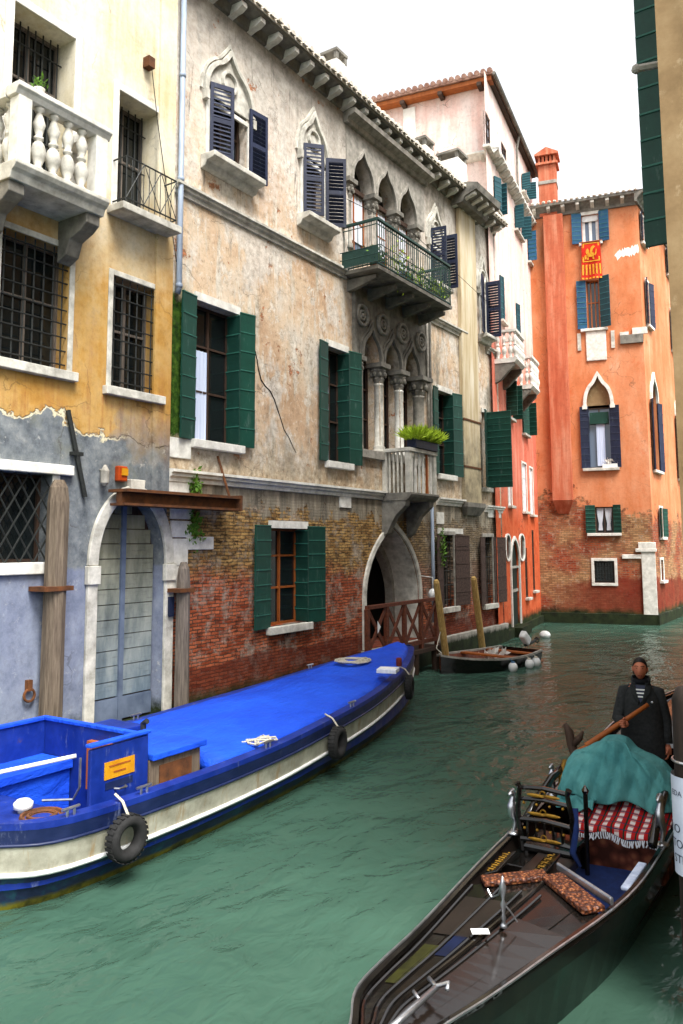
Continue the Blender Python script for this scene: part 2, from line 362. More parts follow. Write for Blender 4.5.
# orange house
t = NT('orange_wall', .9, .15); P = t.pos(); x, y, z = t.xyz(P); n1 = t.noise(P, .5, 7, .62); n2 = t.noise(P, 1.9, 8, .7); n3 = t.noise(P, 6, 6, .7)
st = t.noise(t.scale(P, (1.6, 1.6, .45)), 1.0, 8, .7)
c = t.ramp(t.math('ADD', t.math('MULTIPLY', st, .6), t.math('MULTIPLY', n1, .4)), [(.3, '#b2643e'), (.45, '#c4774e'), (.58, '#ce8a64'), (.7, '#d6a88a')])
c = t.mix(t.math('MULTIPLY', t.step(n2, .58, .68), .5), c, '#c2542a')
xy = t.math('ADD', x, t.math('MULTIPLY', y, .7))
wob = t.vec(t.math('ADD', xy, t.math('MULTIPLY', n3, .04)), t.math('ADD', z, t.math('MULTIPLY', n3, .05)), 0.0)
rb, rf = t.brick(wob, '#7a2c16', '#a44a28', '#7a6250'); yb, yf = t.brick(wob, '#8a6240', '#b98f66', '#6e5a44')
br = t.mix(t.step(n1, .42, .55), rb, yb)
br = t.mix(t.math('MULTIPLY', t.step(n3, .55, .68), .6), br, '#b3a592')
br = t.mix(t.math('MULTIPLY', t.step(n2, .42, .34), .6), br, '#5a2a1a')
bh = t.math('ADD', z, t.math('MULTIPLY', t.math('SUBTRACT', n2, .5), 3.4))
bh = t.math('ADD', bh, t.math('MULTIPLY', t.step(x, .4, 1.5), .9))
c = t.mix(t.step(bh, 5.4, 5.25), c, br)
dk = t.step(t.math('ADD', z, t.math('MULTIPLY', n1, 1.4)), 2.6, 2.4)
dk = t.math('MULTIPLY', dk, t.step(x, -1.5, .9)); c = t.mix(t.math('MULTIPLY', dk, .85), c, t.ramp(n2, [(.3, '#5a1d12'), (.65, '#7f3020')]))
c = t.grime(algae(t, z, c, n2), P, .35, .4); t.color(c); t.bump(t.math('ADD', n2, t.math('MULTIPLY', n3, .4)), .4, .03); MAT['orange_wall'] = t.m
t = NT('orange_flue', .9, .15); P = t.pos(); st = t.noise(t.scale(P, (3, 3, .25)), 1.3, 7, .65); c = t.ramp(st, [(.3, '#a34e34'), (.5, '#b7664a'), (.7, '#c68a6e')]); c = t.grime(c, P, .5); t.color(c); t.bump(st, .2, .02); MAT['orange_flue'] = t.m
t = NT('red_brick', .9, .15); P = t.pos(); x, y, z = t.xyz(P); n2 = t.noise(P, 2, 7, .7); b, bf = t.brick(t.vec(y, z, x), '#7a2212', '#a83c1c', '#6b4a38'); c = t.mix(t.math('MULTIPLY', t.step(n2, .5, .65), .5), b, '#b0502a'); t.color(algae(t, z, c, n2)); MAT['red_brick'] = t.m
t = NT('tan_wall', .9, .15); P = t.pos(); n1 = t.noise(P, 1.1, 7, .68); n2 = t.noise(P, 6, 6, .7); c = t.ramp(n1, [(.3, '#6a553a'), (.5, '#8a7252'), (.7, '#a08a68')]); c = t.mix(t.math('MULTIPLY', t.step(n2, .6, .7), .4), c, '#b8a585'); t.color(c); t.bump(n2, .3, .01); MAT['tan_wall'] = t.m

# door boards, weathered blue grey to olive
t = NT('door_boards', .85, .2); P = t.pos(); x, y, z = t.xyz(P); n1 = t.noise(t.scale(P, (1, 3, 1)), 1.2, 7, .65); n2 = t.noise(t.scale(P, (1, 1, 8)), 3, 6, .7)
c = t.mix(t.step(t.math('ADD', z, n1), 1.2, 4.2), t.ramp(n1, [(.3, '#4c5a68'), (.5, '#6a7a87'), (.7, '#87949c')]), t.ramp(n1, [(.3, '#615f46'), (.5, '#828063'), (.7, '#99967c')]))
c = t.mix(t.math('MULTIPLY', t.step(n2, .55, .7), .35), c, '#4a4c48'); t.color(c); t.bump(n2, .3, .01); MAT['door_boards'] = t.m
t = NT('door_kick', .8, .2); P = t.pos(); n1 = t.noise(P, 3, 6, .6); t.color(t.ramp(n1, [(.3, '#4c586c'), (.7, '#6c788c')])); MAT['door_kick'] = t.m

# tarpaulin: bright blue woven sheet
t = NT('tarpaulin', .72, .25); P = t.obj(); n1 = t.noise(P, 1.5, 5, .55); n2 = t.noise(t.scale(P, (3, .6, 1)), 2.5, 5, .6)
t.color(t.grime(t.ramp(n1, [(.3, '#0a3cb8'), (.7, '#1550d2')]), P, .35, 0, 5)); n3 = t.noise(t.scale(P, (1.2, .5, 1)), 5, 4, .6, 1.2); t.bump(t.math('ADD', n2, t.math('MULTIPLY', n3, .6)), .8, .06); MAT['tarpaulin'] = t.m
# white hull band with rust runs
t = NT('hull_white', .5, .35); P = t.obj(); st = t.noise(t.scale(P, (4, 4, .15)), 1.6, 6, .7); n1 = t.noise(P, 4, 6, .6)
c = t.ramp(n1, [(.3, '#8f8d7c'), (.7, '#b9b7a6')]); c = t.mix(t.math('MULTIPLY', t.step(st, .57, .68), .8), c, '#8f6a2a'); c = t.grime(c, P, .6, 0, 6); t.color(c); MAT['hull_white'] = t.m
# dark lower hull with green paint rubbed and yellow-green weed at the waterline
t = NT('hull_dark', .55, .35); P = t.pos(); x, y, z = t.xyz(P); n1 = t.noise(P, 3.5, 7, .7); c = t.ramp(n1, [(.35, '#131a30'), (.52, '#1c2742'), (.64, '#1d4450')])
c = t.mix(t.step(t.math('ADD', z, t.math('MULTIPLY', n1, .16)), .17, .13), c, t.ramp(n1, [(.4, '#2b2c10'), (.6, '#6a6414')])); t.color(c); MAT['hull_dark'] = t.m
# gondola hull
t = NT('gondola_hull', .12, .5); P = t.obj(); n1 = t.noise(P, 2.2, 6, .7); t.color(t.ramp(n1, [(.4, '#0c0b0b'), (.58, '#15130f'), (.68, '#12241d')])); t.bump(n1, .06, .02); MAT['gondola_hull'] = t.m
t = NT('carved_wood', .5, .4); P = t.obj(); n1 = t.vor(P, 34); n2 = t.noise(P, 30, 4, .6); t.color(t.ramp(n1, [(.05, '#9a6a40'), (.3, '#6e3a1c'), (.6, '#38190c')])); t.bump(n1, .8, .02); MAT['carved_wood'] = t.m
# cloths
t = NT('teal_cloth', .85, .2); P = t.obj(); n1 = t.noise(P, 2.5, 5, .6); n2 = t.noise(P, 90, 2, .5); t.color(t.ramp(n1, [(.3, '#346f72'), (.7, '#559290')])); t.bump(t.math('ADD', t.math('MULTIPLY', n2, .12), t.noise(t.scale(P, (1.6, 1, .6)), 7, 5, .6, 1.5)), .7, .03); MAT['teal_cloth'] = t.m
t = NT('plaid_cloth', .9, .15); P = t.obj(); x, y, z = t.xyz(P)
def stripes(c, w, lo): return t.math('LESS_THAN', t.math('FRACT', t.math('MULTIPLY', c, 1/w)), lo)
c = t.mix(stripes(x, .115, .62), '#cfc6c4', '#9c1a1a'); yz = t.math('ADD', y, z); c = t.mix(t.math('MULTIPLY', stripes(yz, .115, .55), .7), c, '#9a1414')
c = t.mix(stripes(t.math('ADD', x, .08), .115, .14), c, '#1c2c22'); c = t.mix(stripes(t.math('ADD', yz, .085), .115, .12), c, '#222f4a'); t.color(c); MAT['plaid_cloth'] = t.m
t = NT('brocade', .85, .2); P = t.obj(); n1 = t.vor(P, 12); t.color(t.ramp(n1, [(.15, '#7a4a34'), (.45, '#552a20'), (.8, '#33160f')])); t.bump(n1, .3, .01); MAT['brocade'] = t.m
t = NT('banner_cloth', .8, .2); P = t.obj(); n1 = t.noise(P, 3, 4, .6); t.color(t.ramp(n1, [(.3, '#9c140a'), (.7, '#c8280c')])); MAT['banner_cloth'] = t.m
t = NT('paper', .6, .3); P = t.obj(); n1 = t.noise(P, 5, 5, .6); t.color(t.ramp(n1, [(.3, '#aab2c4'), (.7, '#c8cfdd')])); MAT['paper'] = t.m
# water: milky green lagoon water with small crossing ripples
t = NT('water', .1, .1); P = t.pos(); b = t.b; b.inputs['IOR'].default_value = 1.33
w1 = t.noise(t.scale(P, (1, .55, 1)), 1.1, 3, .5, .6); w2 = t.noise(t.scale(P, (1, .6, 1)), 4.2, 3, .55, .5); w3 = t.noise(P, .33, 2, .5)
t.color(t.ramp(t.noise(P, .25, 4, .6), [(.3, '#2f483d'), (.7, '#3c574a')]))
h = t.math('ADD', t.math('MULTIPLY', w1, 1.0), t.math('ADD', t.math('MULTIPLY', w2, .26), t.math('MULTIPLY', w3, 1.2)))
t.bump(h, 1.0, .15); MAT['water'] = t.m

t = NT('base_stone', .85, .2); P = t.pos(); x, y, z = t.xyz(P); n2 = t.noise(P, 3, 7, .7); c = t.ramp(n2, [(.3, '#6f6b62'), (.7, '#a8a49a')])
c = t.mix(t.step(t.math('ADD', z, t.math('MULTIPLY', n2, .3)), .7, .58), c, t.ramp(n2, [(.35, '#10160c'), (.65, '#28321a')])); t.color(c); t.bump(n2, .4, .02); MAT['base_stone'] = t.m

for nm, a_, b_, sp in (('barge_blue', '#061d66', '#0b2f8c', .4), ('barge_navy', '#0a1638', '#14244e', .4)):
    t = NT(nm, .5, sp); P = t.obj(); n1 = t.noise(P, 2.5, 7, .7); n2 = t.noise(t.scale(P, (1, 1, .3)), 6, 8, .75)
    c = t.ramp(n1, [(.3, a_), (.7, b_)]); c = t.mix(t.math('MULTIPLY', t.step(n2, .6, .68), .55), c, '#6d7894'); c = t.mix(t.math('MULTIPLY', t.step(t.noise(P, 5, 8, .8), .62, .68), .7), c, '#4a3524')
    t.color(t.grime(c, P, .5, 0, 7)); t.rough(t.ramp(n1, [(.3, (.35,.35,.35,1)), (.7, (.7,.7,.7,1))])); t.bump(n2, .1, .01); MAT[nm] = t.m
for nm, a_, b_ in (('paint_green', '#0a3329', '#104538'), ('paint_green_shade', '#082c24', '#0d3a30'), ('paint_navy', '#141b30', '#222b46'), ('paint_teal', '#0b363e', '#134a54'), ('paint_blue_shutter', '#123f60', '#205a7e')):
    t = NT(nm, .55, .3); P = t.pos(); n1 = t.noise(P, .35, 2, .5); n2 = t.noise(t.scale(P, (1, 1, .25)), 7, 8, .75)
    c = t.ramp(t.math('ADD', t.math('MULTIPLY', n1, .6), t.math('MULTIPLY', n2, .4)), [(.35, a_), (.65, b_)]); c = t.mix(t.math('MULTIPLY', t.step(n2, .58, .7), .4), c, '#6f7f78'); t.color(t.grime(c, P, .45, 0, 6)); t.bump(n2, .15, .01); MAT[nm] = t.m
# ---------------------------------------------------------------- building kit
def arch(s0, s1, zs, za, kind='round', n=10):
    c = (s0+s1)/2; w = (s1-s0)/2; h = za-zs; left = []
    for i in range(n+1):
        t = i/n
        if kind == 'round': u, v = 1-math.cos(t*math.pi/2), math.sin(t*math.pi/2)
        elif kind == 'pointed':
            a = t*math.acos(.5); u, v = (1-math.cos(a))*2, math.sin(a)/math.sin(math.acos(.5))
        else:                                        # ogee
            if t < .6: q = t/.6; u = .45*q*q; v = 2*q*(1-q)*.42+q*q*.64
            else: q = (t-.6)/.4; u = .45+.55*(2*q*(1-q)*.62+q*q); v = .64+.36*(2*q*(1-q)*.28+q*q)
        left.append((s0+w*u, zs+h*v))
    right = [(2*c-p[0], p[1]) for p in reversed(left[:-1])]
    return left+right
def grow(pts, w):
    """offset an arch curve outwards by w"""
    out = []
    for i, p in enumerate(pts):
        a = V(pts[max(i-1, 0)]+(0,)); b = V(pts[min(i+1, len(pts)-1)]+(0,)); t = (b-a).normalized(); out.append((p[0]-t.y*w, p[1]+t.x*w))
    m = len(out)//2; out[m] = (out[m][0], out[m][1]+w*.5); return out
def wall(fr, s0, s1, z0, z1, ops, reveal=.3, mb=None):
    mb = mb or MB()
    S = sorted({s0, s1, *[q for o in ops for q in o[:2]]}); Z = sorted({z0, z1, *[q for o in ops for q in o[2:4]]})
    for i in range(len(S)-1):
        for j in range(len(Z)-1):
            cs, cz = (S[i]+S[i+1])/2, (Z[j]+Z[j+1])/2
            if any(o[0] < cs < o[1] and o[2] < cz < o[3] for o in ops): continue
            mb.poly([fr.p(S[i], Z[j]), fr.p(S[i+1], Z[j]), fr.p(S[i+1], Z[j+1]), fr.p(S[i], Z[j+1])])
    for o in ops:
        a, b, c, d = o[:4]; rv = o[6] if len(o) > 6 else reveal
        if len(o) > 4 and o[4]:
            zs = o[5]; pts = arch(a, b, zs, d, o[4]); k = len(pts)//2
            mb.poly([fr.p(a, d)]+[fr.p(*q) for q in reversed(pts[:k+1])][0:]); mb.poly([fr.p(b, d)]+[fr.p(*q) for q in pts[k:]])
            path = [(a, c)]+pts+[(b, c)]
        else: path = [(a, c), (a, d), (b, d), (b, c)]
        path = path+[path[0]]
        for i in range(len(path)-1):
            p, q = path[i], path[i+1]
            mb.poly([fr.p(p[0], p[1], 0), fr.p(q[0], q[1], 0), fr.p(q[0], q[1], -rv), fr.p(p[0], p[1], -rv)])
    return mb
def window(par, fr, a, b, c, d, rec=.25, bars=1, rails=1, fm='wood_dark', pm='pane', fw=.05, name='window'):
    mb = MB()
    for (p, q, r, s) in ((a, a+fw, c, d), (b-fw, b, c, d), (a+fw, b-fw, d-fw, d), (a+fw, b-fw, c, c+fw)): mb.box(fr, p, q, r, s, -rec-.03, -rec+.03)
    for i in range(bars):
        x = a+(b-a)*(i+1)/(bars+1); mb.box(fr, x-fw*.5, x+fw*.5, c+fw, d-fw, -rec-.028, -rec+.028)
    for i in range(rails):
        z = c+(d-c)*(i+1)/(rails+1)+.1; mb.box(fr, a+fw, b-fw, z-.02, z+.02, -rec-.024, -rec+.024)
    w = mb.build(name, MAT[fm], par)
    MB().poly([fr.p(a, c, -rec-.02), fr.p(b, c, -rec-.02), fr.p(b, d, -rec-.02), fr.p(a, d, -rec-.02)]).build('pane', MAT[pm], w)
    return w
def curtain(w, fr, a, b, c, d, o, mat='curtain', tie=False):
    mb = MB(); n = 14; rows = [0, .35, .7, 1]; rings = []
    for v in rows:
        z = d+(c-d)*v; sq = 1.0
        if tie: sq = [1, .8, .45, .6][rows.index(v)]
        mid = (a+b)/2
        rings.append([fr.p(mid+((a+(b-a)*i/n)-mid)*sq, z, o+.012*math.sin(i*2.4)) for i in range(n+1)])
    return mb.loft(rings, False, False).build('curtain', MAT[mat], w, smooth=True)
def shutter(w, fr, h, z0, z1, width, ang, side, mat, style='board', out=.03, nb=7):
    """side +1 hinged on the left jamb, -1 on the right; ang 0 closed, 90 square to the wall, 180 folded back on it"""
    a = R(ang); dr = fr.d*(side*math.cos(a)) + fr.n*math.sin(a); nn = fr.d*(-side*math.sin(a)) + fr.n*math.cos(a)
    o = fr.p(h, 0, out); mb = MB(); up = V((0,0,1))
    def bx(u0, u1, za, zb, t0, t1, tilt=0):
        pts = []
        for z, tt in ((za, tilt), (zb, 0)):
            for u, t in ((u0, t0), (u1, t0), (u1, t1), (u0, t1)): pts.append(o+dr*u+nn*(t+tt)+up*z)
        mb.box8(pts)
    edge = []
    if style == 'board':
        bh = (z1-z0)/nb
        for i in range(nb):
            j = random.uniform(-.002, .002)
            bx(0, width, z0+i*bh+.004, z0+(i+1)*bh-.004, -.02+j, .014+j, .01)
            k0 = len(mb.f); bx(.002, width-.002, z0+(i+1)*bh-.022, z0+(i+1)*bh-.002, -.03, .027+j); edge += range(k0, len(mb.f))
        bx(.02, width-.02, z0+.01, z1-.01, -.012, .012)
        for f in (.15, .85): bx(.0, width*.8, z0+(z1-z0)*f-.02, z0+(z1-z0)*f+.02, -.026, .026)
    else:
        f = .07
        for (u0, u1, za, zb) in ((0, f, z0, z1), (width-f, width, z0, z1), (f, width-f, z0, z0+.1), (f, width-f, z1-.1, z1), (f, width-f, (z0+z1)/2-.05, (z0+z1)/2+.05)): bx(u0, u1, za, zb, -.02, .02)
        for lo, hi in ((z0+.1, (z0+z1)/2-.05), ((z0+z1)/2+.05, z1-.1)):
            n = max(4, int((hi-lo)/.085))
            for i in range(n):
                z = lo+(hi-lo)*(i+.5)/n
                pts = []
                for dz, t in ((-.034, .018), (-.028, .022), (.034, -.018), (.028, -.022)):
                    pts.append((dz, t))
                ring0 = [o+dr*f+nn*t+up*(z+dz) for dz, t in pts]; ring1 = [o+dr*(width-f)+nn*t+up*(z+dz) for dz, t in pts]
                mb.loft([ring0, ring1])
    e_ = {'paint_navy': 'paint_navy_lit_edge', 'paint_teal': 'paint_teal_lit_edge', 'paint_blue_shutter': 'paint_teal_lit_edge', 'shutter_brown': 'shutter_brown'}.get(mat, 'paint_green_lit_edge')
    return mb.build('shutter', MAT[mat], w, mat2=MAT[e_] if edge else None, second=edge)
MOULD = [(0, 0), (.05, .0), (.06, .05), (.12, .07), (.12, .12), (.18, .14), (.18, .2), (0, .22)]
def sill(w, fr, a, b, z, out=.25, th=.12, mat='stone_white', moulded=False):
    mb = MB()
    if moulded: mb.sweep(fr, [(0, z-th*2.2), (out*.3, z-th*2), (out*.45, z-th*1.2), (out*.85, z-th), (out, z-th*.8), (out, z), (0, z+.01)], a, b)
    else: mb.box(fr, a, b, z-th, z, -.1, out)
    return mb.build('sill', MAT[mat], w, bevel=.012)
def surround(w, fr, a, b, c, d, wd=.12, out=.04, mat='stone_white', bottom=False, name='stone_surround'):
    mb = MB()
    mb.box(fr, a-wd, a, c, d+wd, .001, out).box(fr, b, b+wd, c, d+wd, .001, out).box(fr, a, b, d, d+wd, .001, out-.003)
    if bottom: mb.box(fr, a-wd, b+wd, c-wd, c, .001, out-.004)
    return mb.build(name, MAT[mat], w, bevel=.01)
def grille(w, fr, a, b, c, d, o, nv, nh, r=.013, mat='iron', diag=False):
    mb = MB()
    if diag:
        W_, H_ = b-a, d-c; st = W_/nv
        k = -int(H_/st)-1
        while a+k*st < b:
            for sg in (1, -1):
                pts = []
                s = a+k*st if sg > 0 else b-k*st
                t0 = max(0, (a-s) if sg > 0 else (s-b)); t1 = min(H_*.62, (b-s) if sg > 0 else (s-a))
                if t1 > t0: mb.tube([fr.p(s+sg*t0, c+t0/.62, o+sg*.006), fr.p(s+sg*t1, c+t1/.62, o+sg*.006)], r, 5)
            k += 1
    else:
        for i in range(nv):
            s = a+(b-a)*(i+.5)/nv; mb.tube([fr.p(s, c, o), fr.p(s, d, o)], r, 5)
        for i in range(nh):
            z = c+(d-c)*(i+.5)/nh; mb.tube([fr.p(a, z, o+.015), fr.p(b, z, o+.015)], r, 5)
    return mb.build('grille', MAT[mat], w)
def leaves(mb, c, rad, n, size, up=.5):
    for i in range(n):
        q = V((random.gauss(0, .42), random.gauss(0, .42), random.gauss(0, .5)))
        p = V(c)+V((q.x*rad[0], q.y*rad[1], q.z*rad[2]))
        d = V((random.uniform(-1,1), random.uniform(-1,1), random.uniform(-.5, 1)+up)).normalized(); sd = d.cross(V((random.uniform(-1,1), random.uniform(-1,1), random.uniform(-1,1)))).normalized()
        L = size*random.uniform(.6, 1.4)
        mb.poly([p, p+d*L*.5+sd*L*.22, p+d*L, p+d*L*.5-sd*L*.22])
def zat(p, py):
    '''height over ground point p at which it appears at picture row py'''
    d = V((p.x, p.y, 0))-CAMPOS; a = d.dot(_fw); b = d.dot(_u); k = (PY-py)/F
    return (k*a-b)/(_u.z-k*_fw.z)
def house_shell(mb, fr, s0, s1, z0, z1, depth):
    """sides, back and top closing a facade sheet"""
    a, b = fr.p(s0, 0), fr.p(s1, 0); c, d = fr.p(s1, 0, -depth), fr.p(s0, 0, -depth)
    for p, q in ((b, c), (c, d), (d, a)): mb.poly([p+V((0,0,z0)), q+V((0,0,z0)), q+V((0,0,z1)), p+V((0,0,z1))])
    mb.poly([a+V((0,0,z1)), b+V((0,0,z1)), c+V((0,0,z1)), d+V((0,0,z1))]); return mb
def tiled_roof(fr, s0, s1, z, o_out, depth, slope, pitch=.22, r=.1):
    mb = MB()
    mb.loft([[fr.p(s0, z-.05, o_out-.05), fr.p(s1, z-.05, o_out-.05), fr.p(s1, z-.05-slope*0+slope*depth, -depth), fr.p(s0, z-.05+slope*depth, -depth)],
             [fr.p(s0, z, o_out-.05), fr.p(s1, z, o_out-.05), fr.p(s1, z+slope*depth, -depth), fr.p(s0, z+slope*depth, -depth)]])
    n = int((s1-s0)/pitch)
    for i in range(n):
        s = s0+(i+.5)*pitch; rings = []
        for o, zz in ((o_out+random.uniform(-.01, .03), z), (-depth, z+slope*depth)):
            rings.append([fr.p(s+r*math.cos(t*math.pi/5), zz+r*math.sin(t*math.pi/5), o) for t in range(6)]+[fr.p(s-r*.7, zz-.01, o), fr.p(s+r*.7, zz-.01, o)][::1])
        mb.loft(rings)
    return mb
def chimney(par, c, w, h, d=None, pot=True, mat='plaster_white', cap='stone_dark'):
    d = d or w; x, y, z = c
    mb = MB().wbox(x-w/2, x+w/2, y-d/2, y+d/2, z-2, z+h)
    ch = mb.build('chimney', MAT[mat], par)
    mb = MB()
    for sx in (-1, 1):
        for sy in (-1, 1): mb.wbox(x+sx*w*.42-.05, x+sx*w*.42+.05, y+sy*d*.42-.05, y+sy*d*.42+.05, z+h, z+h+.22)
    mb.wbox(x-w*.56, x+w*.56, y-d*.56, y+d*.56, z+h+.22, z+h+.3)
    mb.loft([[V((x+sx*w*.56*k, y+sy*d*.56*k, z+h+.3+q)) for sx, sy in ((-1,-1),(1,-1),(1,1),(-1,1))] for k, q in ((1, 0), (.6, .09))])
    mb.build('chimney_cap', MAT[cap], ch); return ch
def bracket(mb, fr, s, z, out, w=.16, h=.3):
    mb.prism_side = None
    prof = [(0, z), (out, z), (out, z-.1), (out*.7, z-.16), (out*.35, z-h*.8), (0, z-h)]
    mb.loft([[fr.p(s-w/2, q, o) for o, q in prof], [fr.p(s+w/2, q, o) for o, q in prof]])

# ================================================================= SETTING
MB().poly([(-60, -60, 0), (90, -60, 0), (90, 140, 0), (-60, 140, 0)]).build('water', MAT['water'], loc=(0,0,0))['kind'] = 'structure'
MB().poly([(-600, -600, -1.5), (600, -600, -1.5), (600, 600, -1.5), (-600, 600, -1.5)]).build('ground', MAT['stone_dark'], loc=(0,0,-1.5))['kind'] = 'structure'

FL = Frame((0, 0, 0), (0, 1, 0))                     # left bank facades
assert FL.n.x > .9
QX = 10.12
MB().wbox(QX, 30, -8, 6.19, -1.45, 1.68).build('shade_quay', MAT['stone_dark'], loc=(QX, -8, 0))['kind'] = 'structure'  # unseen quay added to shade the water beside the gondola
# ================================================================= YELLOW HOUSE
EDGE = FL.px(168, 440)[0]
YH = thing('yellow_house', (0, EDGE-4, 0), 'ochre and grey peeling house with stone balcony and arched water door, at the left edge', 'house')
g1 = FL.rect(2, 226, 66, 372); g2 = FL.rect(113, 275, 155, 396); w3 = FL.rect(119, 90, 157, 228); lat = FL.rect(-4, 470, 49, 562)
dr = FL.rect(95, 600, 161, 706); dr = (dr[0], dr[1], .35, FL.px(129, 497)[1]); dspring = FL.px(93, 566)[1]
bo = .85
bs0 = FL.px(20, 82, bo)[0]; bs1 = FL.px(108, 143, bo)[0]; bz1 = FL.px(20, 82, bo)[1]; bzf = FL.px(20, 160, bo)[1]
bd = (FL.px(12, 60)[0], FL.px(74, 80)[0], bzf, bzf+3.0)
YZ1 = 15.6
ops = [g1, g2, (*w3, None, 0, .5), lat, (*dr, 'round', dspring, .35), (*bd, None, 0, .5)]
mb = wall(FL, 1.0, EDGE, -1.4, YZ1, ops, .32); house_shell(mb, FL, 1.0, EDGE, -1.4, YZ1, 9)
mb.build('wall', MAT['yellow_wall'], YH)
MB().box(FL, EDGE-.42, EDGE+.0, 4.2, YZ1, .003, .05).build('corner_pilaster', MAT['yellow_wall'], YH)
tiled_roof(FL, 1.0, EDGE, YZ1, .5, 6, .3).build('roof', MAT['tile'], YH)
for (a, b, c, d), nv, nh, o in ((g1, 7, 9, -.05), (g2, 6, 8, -.05)):
    w = window(YH, FL, a, b, c, d, .3, 1, 1, 'wood_grey')
    grille(w, FL, a, b, c, d, o, nv, nh, .014, 'iron')
    surround(w, FL, a, b, c, d, .1, .03, 'stone'); sill(w, FL, a-.16, b+.16, c, .12, .15, 'stone')
a, b, c, d = w3
w = window(YH, FL, a, b, c, d, .47, 1, 1, 'wood_grey', 'pane'); surround(w, FL, a, b, c, d, .13, .03, 'stone_white'); sill(w, FL, a-.2, b+.22, c, .42, .13, 'stone')
grille(w, FL, a, b, c, d, -.38, 6, 3, .014)
mb = MB(); n = 9; zt = c+.85; ou = .36                # little iron balconet
for z in (c+.1, zt):
    mb.tube([FL.p(a-.1, z, 0), FL.p(a-.1, z, ou), FL.p(b+.12, z, ou), FL.p(b+.12, z, 0)], .016, 5)
for i in range(n+1):
    s = a-.1+(b-a+.22)*i/n; mb.tube([FL.p(s, c, ou), FL.p(s, zt, ou)], .01, 4)
for i in range(3):
    s = a-.1+(b-a+.22)*i/3; e = a-.1+(b-a+.22)*(i+1)/3
    mb.tube([FL.p(s, c+.1, ou+.01), FL.p(e, zt, ou+.01)], .01, 4).tube([FL.p(s, zt, ou+.01), FL.p(e, c+.1, ou+.01)], .01, 4)
mb.build('railing', MAT['iron'], w)
# balcony door and balcony
w = window(YH, FL, *bd, .47, 1, 2, 'wood_grey', 'pane', name='balcony_door'); surround(w, FL, *bd, .14, .03, 'stone_white'); grille(w, FL, *bd, -.36, 8, 4, .014)
mb = MB()
slab = [(0, bzf-.26), (bo-.1, bzf-.26), (bo-.06, bzf-.16), (bo, bzf-.12), (bo+.04, bzf-.06), (bo+.04, bzf), (0, bzf)]
mb.sweep(FL, slab, bs0-.04, bs1+.04)
bal = mb.build('balcony', MAT['stone'], YH, bevel=.01)
mb = MB(); rp = [(bo-.22, bz1-.17), (bo-.02, bz1-.17), (bo+.02, bz1-.1), (bo+.06, bz1-.07), (bo+.06, bz1), (bo-.26, bz1), (bo-.26, bz1-.1)]
mb.sweep(FL, rp, bs0-.05, bs1+.05)
for s in (bs0-.05, bs1-.23): mb.box(FL, s, s+.28, bz1-.16, bz1-.004, 0, bo-.27)
mb.build('handrail', MAT['stone_white'], bal, bevel=.01)
for s in (bs0, bs1-.22, ): MB().box(FL, s, s+.22, bzf, bz1-.17, bo-.22, bo).build('pier', MAT['stone_white'], bal, bevel=.01)
H = bz1-.17-bzf
prof = [(.06, 0), (.085, .0), (.085, .05), (.05, .08), (.1, .2), (.125, .3), (.09, .42), (.05, .48), (.075, .5), (.075, .54), (.05, .56), (.07, .64), (.1, .74), (.06, .86), (.04, .92), (.08, .95), (.08, 1.0)]
for i in range(4):
    s = bs0+.42+(bs1-bs0-.84)*i/3; MB().lathe(FL.p(s, bzf, bo-.11), [(r*.95, q*H) for r, q in prof], 14).build('baluster', MAT['stone'], bal, smooth=True)
for o in (.2, .5): MB().lathe(FL.p(bs0+.11, bzf, o), [(r*.95, q*H) for r, q in prof], 14).build('baluster', MAT['stone'], bal, smooth=True)
for s in (bs0+.12, bs1-.12):
    mb = MB(); pr = [(0, bzf-.26), (bo-.15, bzf-.26), (bo-.15, bzf-.42), (bo-.3, bzf-.52), (.3, bzf-.62), (.22, bzf-.85), (0, bzf-.95)]
    mb.loft([[FL.p(s-.13, z, o) for o, z in pr], [FL.p(s+.13, z, o) for o, z in pr]]).build('console', MAT['stone_dark'], bal, bevel=.015)  # dark stone stands in for the shade under the balcony slab
# lattice window low down
a, b, c, d = lat
w = window(YH, FL, a, b, c, d, .3, 0, 0, 'wood_dark', 'pane'); grille(w, FL, a, b, c, d, -.06, 4, 0, .014, 'iron', True)
MB().box(FL, a-.2, b+.35, d, d+.16, .001, .1).box(FL, a-.15, b+.15, c-.18, c, .001, .07).box(FL, b, b+.14, c, d, .001, .03).build('stone_surround', MAT['stone_white'], w, bevel=.015)
# arched water door
pts = arch(dr[0], dr[1], dspring, dr[3], 'round', 12); dro = -.28
door = MB().poly([FL.p(q[0], q[1], dro) for q in [(dr[0], dr[2])]+pts+[(dr[1], dr[2])]])
D = door.build('door', MAT['wood_dark'], YH)
mid = (dr[0]+dr[1])/2; mb = MB(); nb = 13
for k in (0, 1):
    a, b = (dr[0]+.04, mid-.05) if k == 0 else (mid+.05, dr[1]-.04); mb = MB(); ph = (dr[3]-dr[2]-.45)/nb
    for i in range(nb):
        z0, z1 = dr[2]+.42+i*ph+.008, dr[2]+.42+(i+1)*ph-.008; x0, x1 = a, b
        zm = z1
        if zm > dspring:
            f = math.sqrt(max(0, 1-((zm-dspring)/(dr[3]-dspring))**2)); hw = (dr[1]-dr[0])/2*f
            x0, x1 = max(a, mid-hw), min(b, mid+hw)
        if x1-x0 > .05: mb.box(FL, x0, x1, z0, z1, dro+.003, dro+.05+random.uniform(-.004, .004))
    lf = mb.build('door_leaf', MAT['door_boards'], D)
    MB().box(FL, a, b, dr[2]+.04, dr[2]+.4, dro+.003, dro+.07).build('kick_board', MAT['door_kick'], lf)
MB().box(FL, mid-.045, mid+.045, dr[2], dr[3]-.03, dro+.003, dro+.09).build('centre_post', MAT['door_kick'], D)
